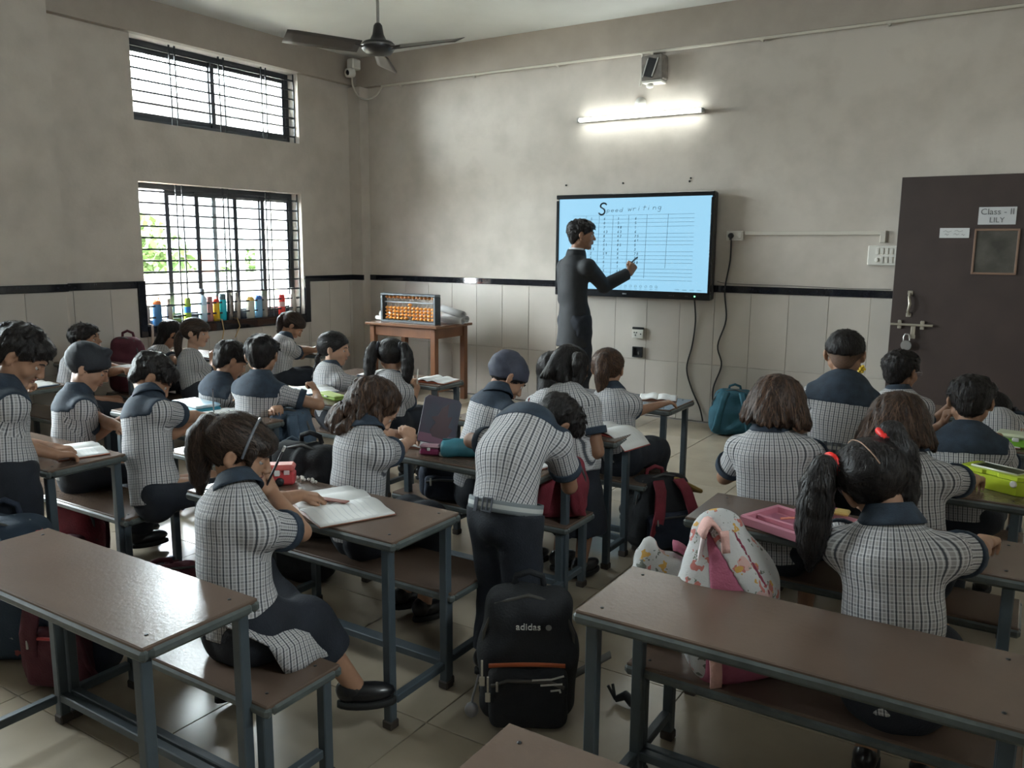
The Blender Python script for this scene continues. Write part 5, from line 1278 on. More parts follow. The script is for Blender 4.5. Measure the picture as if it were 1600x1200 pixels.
# cables below the screen
def wire(name,label,pts,r,m,cat='cable'):
    P=[Vector(p) for p in pts]; Q=[]
    for i in range(len(P)-1):
        p0,p1,p2,p3=P[max(i-1,0)],P[i],P[i+1],P[min(i+2,len(P)-1)]
        for k in range(6):
            u=k/6; Q.append(.5*((2*p1)+(p2-p0)*u+(2*p0-5*p1+4*p2-p3)*u*u+(3*p1-p0-3*p2+p3)*u**3))
    Q.append(P[-1]); c=Q[0].copy()
    return tag(MB().tube([q-c for q in Q],r,7).obj(name,m,None,c),label,cat)
wire('power_cable','black cable hanging from the right underside of the screen to the floor',[(-2.40,6.66,1.04),(-2.39,6.68,.85),(-2.41,6.683,.65),(-2.45,6.683,.45),(-2.40,6.683,.28),(-2.32,6.683,.12),(-2.28,6.66,.012)],.0065,BLACK)
wire('plug_cable','black cable dropping from the plug in the white wall socket',[(-2.115,6.665,1.54),(-2.12,6.68,1.36),(-2.15,6.675,1.12),(-2.13,6.683,.88),(-2.19,6.683,.66),(-2.15,6.683,.50),(-2.21,6.683,.30),(-2.20,6.683,.12),(-2.17,6.67,.012)],.0065,BLACK)
wire('thin_wire','thin grey wire running along the top of the black band',[(-2.22,6.681,1.19),(-2.10,6.681,1.175),(-1.6,6.681,1.172),(-1.2,6.681,1.165),(-.90,6.681,1.168)],.003,mat('grey_wire',(.14,.13,.12),.6))
# ------------------------------------------------------------------ sockets, switches, conduit
t=thing('wall_socket','white wall socket with a black plug right of the screen','socket',(-2.09,6.695,1.56))
MB().box((0,-.014,0),(.135,.03,.078),None,.005).obj('face_plate',PLASTIC_W,t)
MB().box((.042,-.032,0),(.026,.008,.042),None,.003).obj('switch',PLASTIC_W,t)
MB().lathe([(.022,0),(.024,.012),(.018,.034),(.010,.040)],12,(-.026,-.029,.0),RX(math.pi/2)).tube([(-.026,-.050,-.004),(-.026,-.052,-.035)],.008,8).obj('plug',BLACK,t)
t=thing('wall_trunking','cream trunking running from the socket to the switch board','trunking',(-1.5,6.69,1.58))
MB().box((-.0,0,0),(1.02,.022,.030),None,.003).obj('long_run',PLASTIC_C,t)
MB().box((.515,0,-.028),(.040,.024,.088),None,.003).obj('down_run',PLASTIC_C,t)
t=thing('switch_board','cream switch board with two rows of switches beside the door','switch',(-.955,6.69,1.415))
MB().box((0,-.006,0),(.245,.036,.145),None,.005).obj('cover_plate',PLASTIC_W,t)
for r_ in range(2):
    for k in range(5):
        if r_==1 and k==0: MB().lathe([(.017,0),(.016,.012),(.006,.016)],12,(-.055,-.024,-.032),RX(math.pi/2)).obj('fan_regulator',PLASTIC_W,t); continue
        MB().box((-.055+k*.032,-.027,.032-.064*r_),(.022,.012,.048),RX(.12),.003).obj('switch',PLASTIC_W,t)
for lab,z,m_,nm in (('white plug point low on the tiles behind the front desks',.715,PLASTIC_W,'plug_point'),('black open socket box below the white plug point',.555,BLACK,'socket_box')):
    t=thing(nm,lab,'socket',(-2.905,6.688,z))
    if m_ is PLASTIC_W:
        MB().box((0,-.010,0),(.105,.024,.078),None,.004).obj('face_plate',m_,t)
        MB().box((0,-.010,.050),(.105,.020,.018),None,.002).obj('top_slot',BLACK,t)
        for dx,dz in((-.030,.012),(-.008,.012),(-.019,-.012),(.030,.0)): MB().lathe([(.006,0),(.006,.003)],8,(dx,-.0225,dz),RX(math.pi/2)).obj('pin_hole',BLACK,t)
    else:
        b=MB()
        for c,d in (((-.040,-.010,0),(.012,.026,.092)),((.040,-.010,0),(.012,.026,.092)),((0,-.010,.040),(.068,.026,.012)),((0,-.010,-.040),(.068,.026,.012)),((0,-.002,0),(.07,.008,.07))): b.box(c,d,None,.002)
        b.obj('box_shell',m_,t); MB().box((.012,-.010,-.010),(.02,.012,.03),None,.002).obj('terminal',mat('dark_terminal',(.05,.045,.04),.5),t)
# conduit along the beam, with clips
t=thing('conduit_pipe','cream conduit pipe running along the underside of the front beam','pipe',(-3,6.655,3.055))
MB().tube([(-2.78,0,.0),(4.2,0,0)],.014,10).obj('pipe_run',PLASTIC_C,t)
for x in np.arange(-2.55,4.2,.9): MB().lathe([(.019,-.012),(.019,.012)],12,(float(x),.004,0),RY(math.pi/2)).box((float(x),.02,.0),(.018,.03,.05),None,.003).obj('pipe_clip',PLASTIC_C,t)
MB().tube([(.065,0,-.01),(.065,.012,-.12),(.045,.012,-.26)],.013,8).obj('drop_pipe',PLASTIC_C,t)
t=thing('speaker_box','small weathered box on the wall above the tube light','box',(-2.82,6.66,2.915))
MB().box((0,-.02,0),(.19,.12,.20),RY(-.05),.010).obj('casing',mat('box_grey_brown',(.17,.15,.13),.6,var=.3,scale=20),t)
MB().box((-.01,-.082,.0),(.075,.006,.15),RY(.28),.003).obj('dark_slot',BLACK,t)
b=MB(); 
for dx,a in((-.055,.30),(.030,.34)): b.box((dx,-.084,.0),(.010,.006,.15),RY(a),.002)
b.obj('torn_edge',mat('torn_white',(.55,.54,.5),.7),t)
MB().box((0,-.02,-.108),(.17,.12,.020),None,.004).obj('bottom_lip',PLASTIC_W,t)
MB().ellipsoid((-.03,-.03,-.135),(.035,.025,.020)).obj('wire_knot',PLASTIC_W,t)
# tube light
t=thing('tube_light','lit white batten tube light on the wall above the screen','light',(-2.955,6.66,2.555))
R_=RY(-.0)
MB().box((0,.010,0),(1.13,.036,.030),R_,.004).obj('batten',PLASTIC_W,t)
MB().tube([(-.55,-.022,0),(.55,-.022,0)],.015,12).obj('tube',mat('tube_lit',(.8,.8,.8),.4,emit=(.93,1.0,.97),estr=TUBE),t)
for s_ in(-1,1): MB().box((s_*.560,-.018,0),(.020,.040,.036),None,.004).obj('end_cap',mat('end_cap_grey',(.30,.30,.29),.5),t)
t=thing('ceiling_rose','round white wire outlet above the middle of the tube light','outlet',(-2.96,6.70,2.66))
MB().lathe([(.052,0),(.050,.012),(.026,.018),(.022,.034),(.0,.036)],18,(0,0,0),RX(math.pi/2)).obj('base_disc',PLASTIC_W,t)
MB().tube([(0,-.03,0),(-.03,-.045,-.03),(-.005,-.035,-.085)],.004,6).obj('lead_wire',PLASTIC_W,t)
# camera in the corner
t=thing('security_camera','small white dome-bracket security camera in the ceiling corner','camera',(-6.00,6.45,3.20))
MB().box((0,.04,.055),(.09,.12,.10),None,.012).obj('bracket',PLASTIC_W,t)
MB().lathe([(.044,-.04),(.046,.0),(.042,.035),(.028,.040)],16,(.0,-.02,-.035),Matrix.Rotation(math.radians(100),3,'X')@RY(-.2)).obj('camera_head',PLASTIC_W,t)
MB().lathe([(.026,0),(.022,.006),(.0,.010)],14,(.010,-.062,-.040),Matrix.Rotation(math.radians(100),3,'X')@RY(-.2)).obj('lens',mat('lens_dark',(.01,.01,.015),.1),t)
wire('camera_cable','pale cable looping from the corner camera to the conduit',[(-6.02,6.49,3.20),(-6.05,6.52,3.08),(-6.02,6.56,2.97),(-5.93,6.60,2.93),(-5.84,6.64,2.97),(-5.77,6.655,3.055)],.009,PLASTIC_C)
for i,(x,z) in enumerate(((-3.66,2.01),(-3.10,2.01),(-2.49,2.03),(-2.50,2.005))):
    tag(MB().lathe([(.007,0),(.009,.006),(.004,.016)],8,(0,0,0),RX(math.pi/2)).obj('wall_plug',BLACK,None,(x,6.702,z)),['black wall plug above the left end of the screen','black wall plug above the middle of the screen','upper of two black wall plugs above the right end of the screen','lower of two black wall plugs above the right end of the screen'][i],'plug','wall plugs above the screen')
# wall stains (real marks with their own shape) stay in the paint material
# ------------------------------------------------------------------ door leaf folded back on the wall
d=MB().box((-.425,6.645,.99),(.91,.036,1.96),None,.003).obj('door_1',mat('door_dark_brown',(.042,.027,.023),.5,var=.12,scale=6,bump=.08,bscale=40)); d['kind']='structure'
fy=6.627
b=MB(); 
for c,s_ in (((-.255,fy-.004,1.598),(.27,.014,.014)),((-.255,fy-.004,1.300),(.27,.014,.014)),((-.384,fy-.004,1.449),(.014,.014,.30)),((-.126,fy-.004,1.449),(.014,.014,.30))): b.box(c,s_,None,.002)
vf=b.obj('viewing_frame',mat('door_frame_strip',(.20,.12,.08),.5),d)
MB().box((-.255,fy,1.449),(.245,.006,.285)).obj('viewing_glass',mat('viewing_glass',(.085,.078,.066),.45,var=.4,scale=6,spec=.2),vf)
MB().box((-.265,fy-.002,1.692),(.225,.004,.118)).obj('class_sign',mat('sign_paper_grey',(.50,.50,.50),.7),d)
me=text_mesh('class_text','Class - II',.058,mat('sign_grey_ink',(.12,.12,.12),.7),.0006); me.transform(ST); put(bpy.data.objects.new('class_text',me),d,(-.265,fy-.0052,1.718))
me=text_mesh('lily_text','LILY',.050,MATS['sign_grey_ink'],.0006); me.transform(ST); put(bpy.data.objects.new('lily_text',me),d,(-.265,fy-.0052,1.662))
MB().box((-.515,fy-.002,1.577),(.185,.003,.068)).obj('paper_note',mat('note_paper_white',(.58,.58,.57),.7),d)
b=MB()
for i,(x0,x1,z) in enumerate(((-.07,-.02,.010),(.0,.05,.012),(-.06,-.035,-.012),(-.005,.03,-.010),(.045,.065,-.014))): strokes(b,[[(x0,z),(x0+(x1-x0)*.3,z+.006),(x0+(x1-x0)*.6,z-.004),(x1,z+.003)]],.002)
me=b.mesh('note_scribble',MATS['sign_grey_ink']); me.transform(ST); put(bpy.data.objects.new('note_scribble',me),d,(-.515,fy-.0042,1.577))
HW=mat('brass_grey_hardware',(.42,.38,.31),.35,metal=.6)
b=MB(); b.tube([(-.762,fy-.006,1.145),(-.765,fy-.035,1.12),(-.755,fy-.038,1.07),(-.765,fy-.035,1.02),(-.762,fy-.006,.995)],[.010,.009,.012,.009,.010],8).box((-.762,fy-.004,1.150),(.034,.010,.030),None,.003).box((-.762,fy-.004,.990),(.034,.010,.030),None,.003)
b.obj('door_handle',HW,d)
b=MB().tube([(-.875,fy-.022,.920),(-.595,fy-.022,.920)],.009,10)
for x in(-.815,-.665): b.box((x,fy-.010,.920),(.026,.024,.062),None,.003)
b.box((-.722,fy-.020,.880),(.030,.010,.085),None,.003).box((-.726,fy-.024,.835),(.046,.010,.030),None,.003)
b.obj('door_bolt',HW,d)
p=thing('padlock','steel padlock hanging open on the door bolt','padlock',(-.757,fy-.034,.800))
MB().lathe([(.036,-.011),(.038,0),(.036,.011)],18,(0,0,-.03),RX(math.pi/2)).obj('lock_body',mat('padlock_steel',(.50,.49,.47),.3,metal=.8),p)
MB().tube([(-.020,0,-.005),(-.020,0,.035),(-.012,0,.052),(.012,0,.052),(.020,0,.035),(.020,0,.004)],.0052,8).obj('shackle',MATS['padlock_steel'],p)

# ------------------------------------------------------------------ ceiling fan
fx,fyy,fz=-4.02,4.60,2.815
t=thing('ceiling_fan','dark three-blade ceiling fan hanging from a long rod','fan',(fx,fyy,fz))
DK=mat('fan_dark',(.022,.020,.020),.35)
MB().tube([(0,0,.10),(0,0,HC-fz)],.011,10).obj('down_rod',mat('rod_grey',(.30,.28,.25),.4),t)
MB().lathe([(.018,.16),(.030,.145),(.040,.085),(.060,.045),(.100,.035),(.115,.020),(.115,-.008),(.090,-.040),(.030,-.052),(.0,-.053)],24).obj('motor_housing',DK,t)
MB().lathe([(.117,.004),(.119,.010),(.117,.016)],24).obj('housing_rim',mat('fan_rim_grey',(.16,.15,.14),.3,metal=.5),t)
MB().lathe([(.018,-.085),(.05,-.03),(.045,0)],16,(0,0,HC-fz)).obj('ceiling_cup',DK,t)
for k in range(3):
    a=math.radians(5+120*k)
    b=MB(); M_=RZ(a)
    b.sheet(lambda u,v: M_@Vector((.14+.52*u,(v-.5)*(.105+.05*u)*(1 if u<.93 else .8),-.010+(v-.5)*.055-.004*u)),8,4,.004)
    b.box(M_@Vector((.135,0,-.006)),(.09,.035,.008),M_,.002)
    b.obj('blade',mat('blade_brown_grey',(.060,.050,.045),.4),t)
# ------------------------------------------------------------------ wooden table, abacus, paper rolls
WOOD=mat('varnished_teak',(.20,.085,.040),.35,col2=(.11,.045,.022),scale=5,stretch=(1,1,.25),bump=.06,bscale=40)
WOODT=mat('varnished_teak_top',(.19,.09,.05),.25,col2=(.12,.055,.03),scale=4,stretch=(.3,1.5,1))
tx,ty,tw,td,tz=-4.965,6.195,.86,.57,.74
t=thing('wooden_table','brown wooden table in the corner carrying a large abacus','table',(tx,ty,0))
MB().box((0,0,tz-.012),(tw,td,.024),None,.004).obj('table_top',WOODT,t)
for sx in(-1,1):
    for sy in(-1,1): MB().box((sx*(tw/2-.065),sy*(td/2-.055),(tz-.026)/2),(.055,.055,tz-.026),None,.004).obj('leg',WOOD,t)
    MB().box((sx*(tw/2-.065),0,tz-.075),(.022,td-.165,.095),None,.003).obj('side_apron',WOOD,t)
    MB().box((sx*(tw/2-.065),0,.14),(.024,td-.165,.045),None,.003).obj('side_stretcher',WOOD,t)
for sy in(-1,1): MB().box((0,sy*(td/2-.055),tz-.075),(tw-.185,.022,.095),None,.003).obj('long_apron',WOOD,t)
MB().box((0,-.02,.14),(tw-.155,.024,.04),None,.003).obj('middle_stretcher',WOOD,t)
ax,ay,aw,ah=-4.975,6.08,.66,.275
t=thing('abacus','large framed abacus with rows of amber beads on thirteen rods','abacus',(ax,ay,tz))
AF=mat('abacus_frame_slate',(.038,.048,.055),.45,var=.2,scale=15)
MB().box((0,0,.011),(aw,.085,.022),None,.003).obj('bottom_rail',AF,t); MB().box((0,0,ah-.009),(aw,.085,.018),None,.003).obj('top_rail',AF,t)
for s_ in(-1,1): MB().box((s_*(aw/2-.013),0,ah/2),(.026,.085,ah-.04),None,.003).obj('side_board',AF,t)
MB().box((0,-.0,ah*.70),(aw-.052,.030,.012),None,.002).obj('divider_bar',mat('divider_grey',(.20,.22,.23),.4),t)
rod=MB().tube([(0,0,.02),(0,0,ah-.016)],.0028,6).mesh('rod',mat('rod_steel',(.45,.42,.38),.35,metal=.7))
BM=[mat('bead_amber',(.62,.25,.045),.3,var=.12,scale=30),mat('bead_amber_dark',(.33,.115,.025),.3)]
bead=[MB().lathe([(.004,-.0155),(.010,-.0130),(.0225,-.002),(.0225,.002),(.010,.0130),(.004,.0155)],12).mesh('bead',m_) for m_ in BM]
for i in range(13):
    x=-aw/2+.052+i*(aw-.104)/12
    r_=put(bpy.data.objects.new('rod',rod),t,(x,0,0))
    put(bpy.data.objects.new('bead',bead[1]),r_,(0,0,ah-.036))
    up=1 if i==6 else 0
    for k in range(4):
        z=.039+k*.0325
        if i==6: z=.072+k*.0335 if k<3 else ah*.70-.023
        put(bpy.data.objects.new('bead',bead[0]),r_,(0,0,z))
PAPER=mat('white_paper',(.74,.74,.73),.75,var=.02,scale=9); PAPER2=mat('grey_paper',(.40,.39,.38),.8,var=.06,scale=12)
def roll(loc,L,r,ang,lab,m_,tilt=0):
    b=MB(); pts=[]; n=40
    prof=[(r*(1-.35*i/n)*math.cos(i*.42),r*(1-.35*i/n)*math.sin(i*.42)) for i in range(n)]
    b.sheet(lambda u,v: (prof[min(int(u*(n-1)),n-1)][0],(v-.5)*L,prof[min(int(u*(n-1)),n-1)][1]),n-1,2,.0015)
    o=b.obj('paper_roll',m_,None,loc); o.rotation_euler=(tilt,0,ang); tag(o,lab,'paper roll','paper rolls on the wooden table')
roll((-5.365,6.22,tz+.046),.30,.042,1.1,'fat white paper roll left of the abacus',PAPER)
roll((-5.355,6.13,tz+.021),.26,.020,1.2,'thin white paper roll below the fat one left of the abacus',PAPER)
roll((-4.66,6.33,tz+.105),.34,.036,1.25,'upper tilted paper roll right of the abacus',PAPER2,.12)
roll((-4.63,6.26,tz+.034),.34,.032,1.35,'lower paper roll right of the abacus',PAPER2)
roll((-4.70,6.42,tz+.036),.36,.034,1.3,'paper roll lying behind the lower roll right of the abacus',PAPER2)

# ------------------------------------------------------------------ bottles on the window sill
def bottle(lab,y,h,r,kind,c1,c2,c3=None,dx=0):
    zz=.7825; t=thing('water_bottle',lab,'bottle',(XL-.075+dx,y,zz),group='water bottles on the window sill')
    m1=mat('bottle_'+'_'.join('%02d'%int(q*99) for q in c1)+kind,c1,.25 if kind!='steel' else .3,metal=.9 if kind=='steel' else 0)
    m2=mat('cap_'+'_'.join('%02d'%int(q*99) for q in c2),c2,.4)
    if kind=='steel':
        MB().lathe([(r*.9,0),(r,.008),(r,h*.58),(r*.92,h*.66),(r*.55,h*.80),(r*.48,h*.87)],18).obj('bottle_body',m1,t)
        MB().lathe([(r*.50,h*.865),(r*.54,h*.88),(r*.54,h*.985),(r*.45,h)],16).obj('cap',m2,t)
    elif kind=='clear':
        g_=mat('clear_bottle_blue',(.45,.62,.78),.1,spec=.6)
        MB().lathe([(r*.9,0),(r,.008),(r,h*.66),(r*.90,h*.72),(r*.5,h*.80),(r*.5,h*.82)],18).obj('bottle_body',g_,t)
        MB().lathe([(r*.52,h*.81),(r*.56,h*.83),(r*.56,h*.98),(r*.5,h)],16).obj('cap',m2,t)
        MB().lathe([(r*1.01,h*.25),(r*1.01,h*.5)],18,cap=False).obj('label_band',mat('band_pale_blue',(.62,.74,.82),.5),t)
    elif kind=='sipper':
        MB().lathe([(r*.88,0),(r,.01),(r,h*.68),(r*.92,h*.74)],18).obj('bottle_body',m1,t)
        MB().lathe([(r*.96,h*.735),(r*.98,h*.80),(r*.70,h*.88),(r*.3,h*.90)],18).obj('cap',m2,t)
        MB().tube([(0,r*-.5,h*.86),(0,-r*.55,h*.97),(0,0,h),(0,r*.55,h*.97),(0,r*.5,h*.86)],r*.13,7).obj('carry_loop',m2,t)
    else:
        MB().lathe([(r*.9,0),(r,.008),(r,h*.76),(r*.93,h*.78)],18).obj('bottle_body',m1,t)
        MB().lathe([(r*.95,h*.775),(r*.97,h*.80),(r*.90,h*.97),(r*.75,h)],18).obj('cap',m2,t)
    if c3: MB().lathe([(r*1.015,h*.40),(r*1.02,h*.42),(r*1.02,h*.62),(r*1.015,h*.64)],18,cap=False).obj('colour_band',mat('band_'+'_'.join('%02d'%int(q*99) for q in c3),c3,.4),t)
    return t
ST_=(.42,.40,.38); STD=(.30,.28,.26)
bottle('grey bottle at the far left end of the sill',4.185,.17,.030,'cyl',(.30,.28,.27),(.33,.31,.30))
bottle('blue bottle with an orange flip lid at the left of the sill',4.285,.235,.038,'sipper',(.045,.16,.34),(.75,.20,.06))
bottle('plain steel flask right of the orange-lidded bottle',4.40,.215,.032,'steel',ST_,STD)
bottle('bottle banded lime and blue on the sill',4.575,.215,.037,'cyl',(.33,.52,.06),(.35,.50,.10),(.04,.22,.55))
bottle('tall clear bottle with a dark grey cap',4.74,.285,.038,'clear',(.6,.7,.8),(.05,.065,.08))
bottle('dull pink bottle beside the yellow one',4.815,.215,.028,'cyl',(.45,.20,.19),(.42,.19,.18))
bottle('yellow bottle with a red cap on the sill',4.885,.215,.030,'sipper',(.75,.50,.03),(.62,.04,.02))
bottle('bright turquoise bottle with a dark cap',4.955,.235,.033,'cyl',(.02,.50,.62),(.06,.12,.15))
bottle('tallest steel flask in the middle of the sill',5.035,.27,.032,'steel',(.33,.31,.29),(.30,.28,.26))
bottle('shorter steel flask right of the tallest one',5.115,.24,.031,'steel',(.38,.35,.32),(.30,.28,.26))
bottle('cream bottle with a yellow lid on the sill',5.27,.215,.039,'sipper',(.60,.58,.50),(.72,.45,.10))
bottle('pale blue bottle with a royal blue lid',5.365,.225,.038,'sipper',(.20,.40,.60),(.04,.15,.50))
bottle('grey steel bottle just right of the pale blue one',5.435,.245,.032,'cyl',(.33,.32,.29),(.24,.28,.22))
bottle('red and clear bottle near the right end of the sill',5.655,.20,.034,'cyl',(.75,.06,.05),(.72,.03,.03),(.75,.45,.42))
bottle('brushed steel bottle at the right end of the sill',5.80,.26,.034,'steel',(.48,.45,.42),(.42,.40,.38))
def strap(lab,pts,w,m_):
    P=[Vector(p) for p in pts]; c=P[0].copy(); n=len(P)-1
    def fn(u,v):
        x=u*n; i=min(int(x),n-1); q=P[i].lerp(P[i+1],x-i); return q-c+Vector((0,(v-.5)*w,0))
    o=MB().sheet(fn,n*3,1,.003).obj('bottle_strap',m_,None,c); tag(o,lab,'strap','straps hanging off the sill')
OR_=mat('strap_tan',(.45,.30,.13),.7); PK=mat('strap_pale_pink',(.55,.44,.38),.7)
strap('pale strap hanging from the left end of the sill',[(XL-.04,4.17,.80),(XL+.02,4.17,.795),(XL+.034,4.16,.74),(XL+.034,4.15,.62)],.022,PK)
strap('second pale strap beside it on the sill corner',[(XL-.04,4.30,.80),(XL+.02,4.31,.795),(XL+.034,4.34,.74),(XL+.034,4.33,.60)],.022,PK)
strap('tan strap loop hanging below the turquoise bottle',[(XL-.04,4.86,.795),(XL+.026,4.86,.795),(XL+.034,4.87,.70),(XL+.034,4.84,.58)],.010,OR_)
strap('tan strap hanging below the tallest steel flask',[(XL-.04,5.02,.795),(XL+.026,5.03,.795),(XL+.034,5.05,.72),(XL+.034,4.99,.62)],.010,OR_)

# ------------------------------------------------------------------ bags
def floral(name,basec,cols,sc=16):
    if name in MATS: return MATS[name]
    m=mat(name,basec,.8,var=.06,scale=6,bump=.15,bscale=150); nt=m.node_tree; N=nt.nodes; L=nt.links; b=N['Principled BSDF']
    tc=N.new('ShaderNodeTexCoord'); prev=b.inputs['Base Color'].links[0].from_socket if b.inputs['Base Color'].links else None
    for i,(c,s_,th) in enumerate(cols):
        v=N.new('ShaderNodeTexVoronoi'); v.inputs['Scale'].default_value=s_; v.inputs['Randomness'].default_value=.9
        mp=N.new('ShaderNodeMapping'); mp.inputs['Location'].default_value=(i*.37,i*.21,i*.55); L.new(tc.outputs['Object'],mp.inputs['Vector'])
        nz=N.new('ShaderNodeTexNoise'); nz.inputs['Scale'].default_value=s_*2.2; L.new(mp.outputs['Vector'],nz.inputs['Vector'])
        ad=N.new('ShaderNodeMixRGB'); ad.inputs['Fac'].default_value=.06; L.new(mp.outputs['Vector'],ad.inputs['Color1']); L.new(nz.outputs['Color'],ad.inputs['Color2'])
        L.new(ad.outputs['Color'],v.inputs['Vector'])
        lt=N.new('ShaderNodeMath'); lt.operation='LESS_THAN'; lt.inputs[1].default_value=th; L.new(v.outputs['Distance'],lt.inputs[0])
        mx=N.new('ShaderNodeMix'); mx.data_type='RGBA'; L.new(lt.outputs[0],mx.inputs['Factor']); L.new(prev,mx.inputs['A']); mx.inputs['B'].default_value=(*c,1); prev=mx.outputs['Result']
    L.new(prev,b.inputs['Base Color']); return m
def cloth(name,c): return mat(name,c,.82,var=.22,scale=12,bump=.25,bscale=160)
def backpack(lab,loc,rz,w,d,h,m1,m2=None,m3=None,tilt=0.0,lean=0.0,pocket=True,straps=True,zipc=(.05,.05,.05),seed=1,sag=.15,name='backpack',strap_front=False):
    t=thing(name,lab,'backpack',loc,0,rot=(tilt,lean,rz)); org=np.zeros(3); I=np.eye(3)
    m2=m2 or m1; m3=m3 or m2
    F=Field((-w*.8,-d*1.3,-.02),(w*.8,d*1.2,h*1.18),.0085)
    F.rbox((0,0,h*.33),I,(w/2,d/2,h*.33),min(w,d)*.34,.02)
    F.rbox((0,d*.04,h*.68),I,(w*.44,d*.43,h*.32),min(w,d)*.36,.05)
    F.wrinkle(.006*sag/.15,7,seed)
    F.cut((0,0,0),(0,0,-1))
    field_obj('bag_body',F,m1,t,org,1)
    if pocket:
        F=Field((-w*.6,-d*1.2,-.02),(w*.6,0,h*.8),.008)
        F.rbox((0,-d*.50,h*.27),I,(w*.40,d*.20,h*.24),d*.16,.01); F.wrinkle(.004,9,seed+1)
        field_obj('front_pocket',F,m2,t,org,1)
        MB().tube([(-w*.36,-d*.68,h*.40),(-w*.2,-d*.715,h*.455),(w*.2,-d*.715,h*.455),(w*.36,-d*.68,h*.40)],.0055,6).obj('pocket_zip',mat('zip_%02d%02d%02d'%tuple(int(q*99) for q in zipc),zipc,.5),t)
        MB().box((-w*.30,-d*.735,h*.41),(.008,.005,.035),None,.002).obj('zip_pull',mat('zip_pull_metal',(.45,.44,.42),.35,metal=.7),t)
    pts=[(-w*.47,-d*.18,h*.35),(-w*.45,-d*.20,h*.70),(-w*.33,-d*.2,h*.93),(0,-d*.2,h*1.0),(w*.33,-d*.2,h*.93),(w*.45,-d*.20,h*.70),(w*.47,-d*.18,h*.35)]
    MB().tube(pts,.006,6).obj('main_zip',mat('zip_%02d%02d%02d'%tuple(int(q*99) for q in zipc),zipc,.5),t)
    MB().tube([(-.045,d*.22,h*.985),(-.040,d*.20,h*1.06),(0,d*.18,h*1.10),(.040,d*.20,h*1.06),(.045,d*.22,h*.985)],.010,8).obj('carry_handle',m3,t)
    if straps:
        sy=-1 if strap_front else 1
        for s_ in(-1,1):
            P=[Vector((s_*w*.16,sy*d*.44,h*.93)),Vector((s_*w*.20,sy*d*.66,h*.80)),Vector((s_*w*.27,sy*d*.74,h*.50)),Vector((s_*w*.32,sy*d*.62,h*.22)),Vector((s_*w*.36,sy*d*.46,h*.08))]
            def fn(u,v,P=P):
                x=u*4; i=min(int(x),3); return P[i].lerp(P[i+1],x-i)+Vector(((v-.5)*.055,0,0))
            MB().sheet(fn,16,3,.012).obj('strap',m3,t)
    return t
K_=cloth('bag_black',(.010,.011,.014)); NV=cloth('bag_navy',(.016,.024,.045)); RD=cloth('bag_red',(.20,.022,.036)); MR=cloth('bag_maroon',(.085,.016,.026))
TL=cloth('bag_teal',(.010,.070,.100)); GB_=cloth('bag_blue_grey',(.055,.085,.125)); PN=cloth('bag_pink',(.33,.085,.14)); PL=cloth('strap_pale_rose',(.62,.36,.32))
# black sports bag in the aisle
t=backpack('black sports backpack with an orange zip on the floor in the aisle',(-1.235,2.07,.004),.53,.30,.185,.42,K_,K_,K_,tilt=.10,zipc=(.05,.045,.04),seed=3,straps=False)
b=MB(); b.sheet(lambda u,v:(-.115+.225*u,-.137-.004*math.sin(u*3.1),.238+.012*v+.010*math.sin(u*2.6)),10,1,.004); b.obj('orange_zip',mat('orange_zip_tape',(.40,.085,.025),.6),t)
me=text_mesh('brand_lettering','adidas',.030,mat('print_grey_white',(.50,.49,.47),.6),.0015); me.transform(ST); o=put(bpy.data.objects.new('brand_lettering',me),t,(.0,-.098,.350))
b=MB(); b.lathe([(.0,0),(.009,0),(.009,.002)],12,(.060,-.0975,.350),RX(math.pi/2)); 
b.obj('round_emblem',mat('print_dark_grey',(.20,.20,.20),.6),t)
b=MB()
for i,(l,y_) in enumerate(((.10,.205),(.075,.188),(.045,.170))): strokes(b,[[(.115-l,y_-.006),(.115-l*.45,y_-.002),(.105-i*.004,y_+.010-i*.010)]],.0055)
me=b.mesh('white_flash_marks',MATS['print_grey_white']); me.transform(ST); put(bpy.data.objects.new('white_flash_marks',me),t,(0,-.137,0))
for x,z in ((-.118,.150),(-.135,.205)): MB().tube([(x,-.128,z+.05),(x,-.130,z)],.0035,6).box((x,-.131,z-.018),(.016,.006,.032),None,.002).obj('cord_pull',mat('cord_pull_cream',(.50,.46,.38),.6),t)
MB().tube([(-.150,-.06,.16),(-.168,-.07,.09),(-.172,-.07,.06)],.004,6).ellipsoid((-.172,-.072,.045),(.022,.018,.026)).obj('key_charm',mat('charm_grey',(.30,.30,.32),.35,metal=.4),t)
b=MB(); b.sheet(lambda u,v:(.14+.12*u,.02+.03*u+(v-.5)*.03,.11+.06*u),4,1,.008); b.obj('strap',mat('strap_grey_webbing',(.17,.16,.15),.8),t)
# floral backpack on the right bench
FL=floral('floral_white_cloth',(.46,.455,.45),[((.48,.30,.27),12,.24),((.42,.13,.11),19,.24),((.48,.27,.06),17,.20),((.12,.13,.11),22,.20),((.16,.17,.13),30,.16)])
t=thing('backpack','white floral backpack with pink panel leaning on the right bench','backpack',(-.585,2.055,BH+.006),0,rot=(.05,-.10,.62)); Z3=np.zeros(3); I3=np.eye(3)
def fbag(vox=.008):
    F=Field((-.24,-.17,-.02),(.24,.17,.50),vox)
    F.cone((0,0,.09),(-.01,.005,.24),.125,.125,.02,dep=(0,1,0),ratio=.70).cone((-.01,.005,.24),(-.025,.02,.375),.125,.070,.05,dep=(0,1,0),ratio=.70)
    F.rbox((0,0,.07),I3,(.125,.080,.07),.05,.03); F.cut((0,0,0),(0,0,-1)); F.wrinkle(.005,7,6); return F
field_obj('bag_body',fbag(),FL,t,Z3,1)
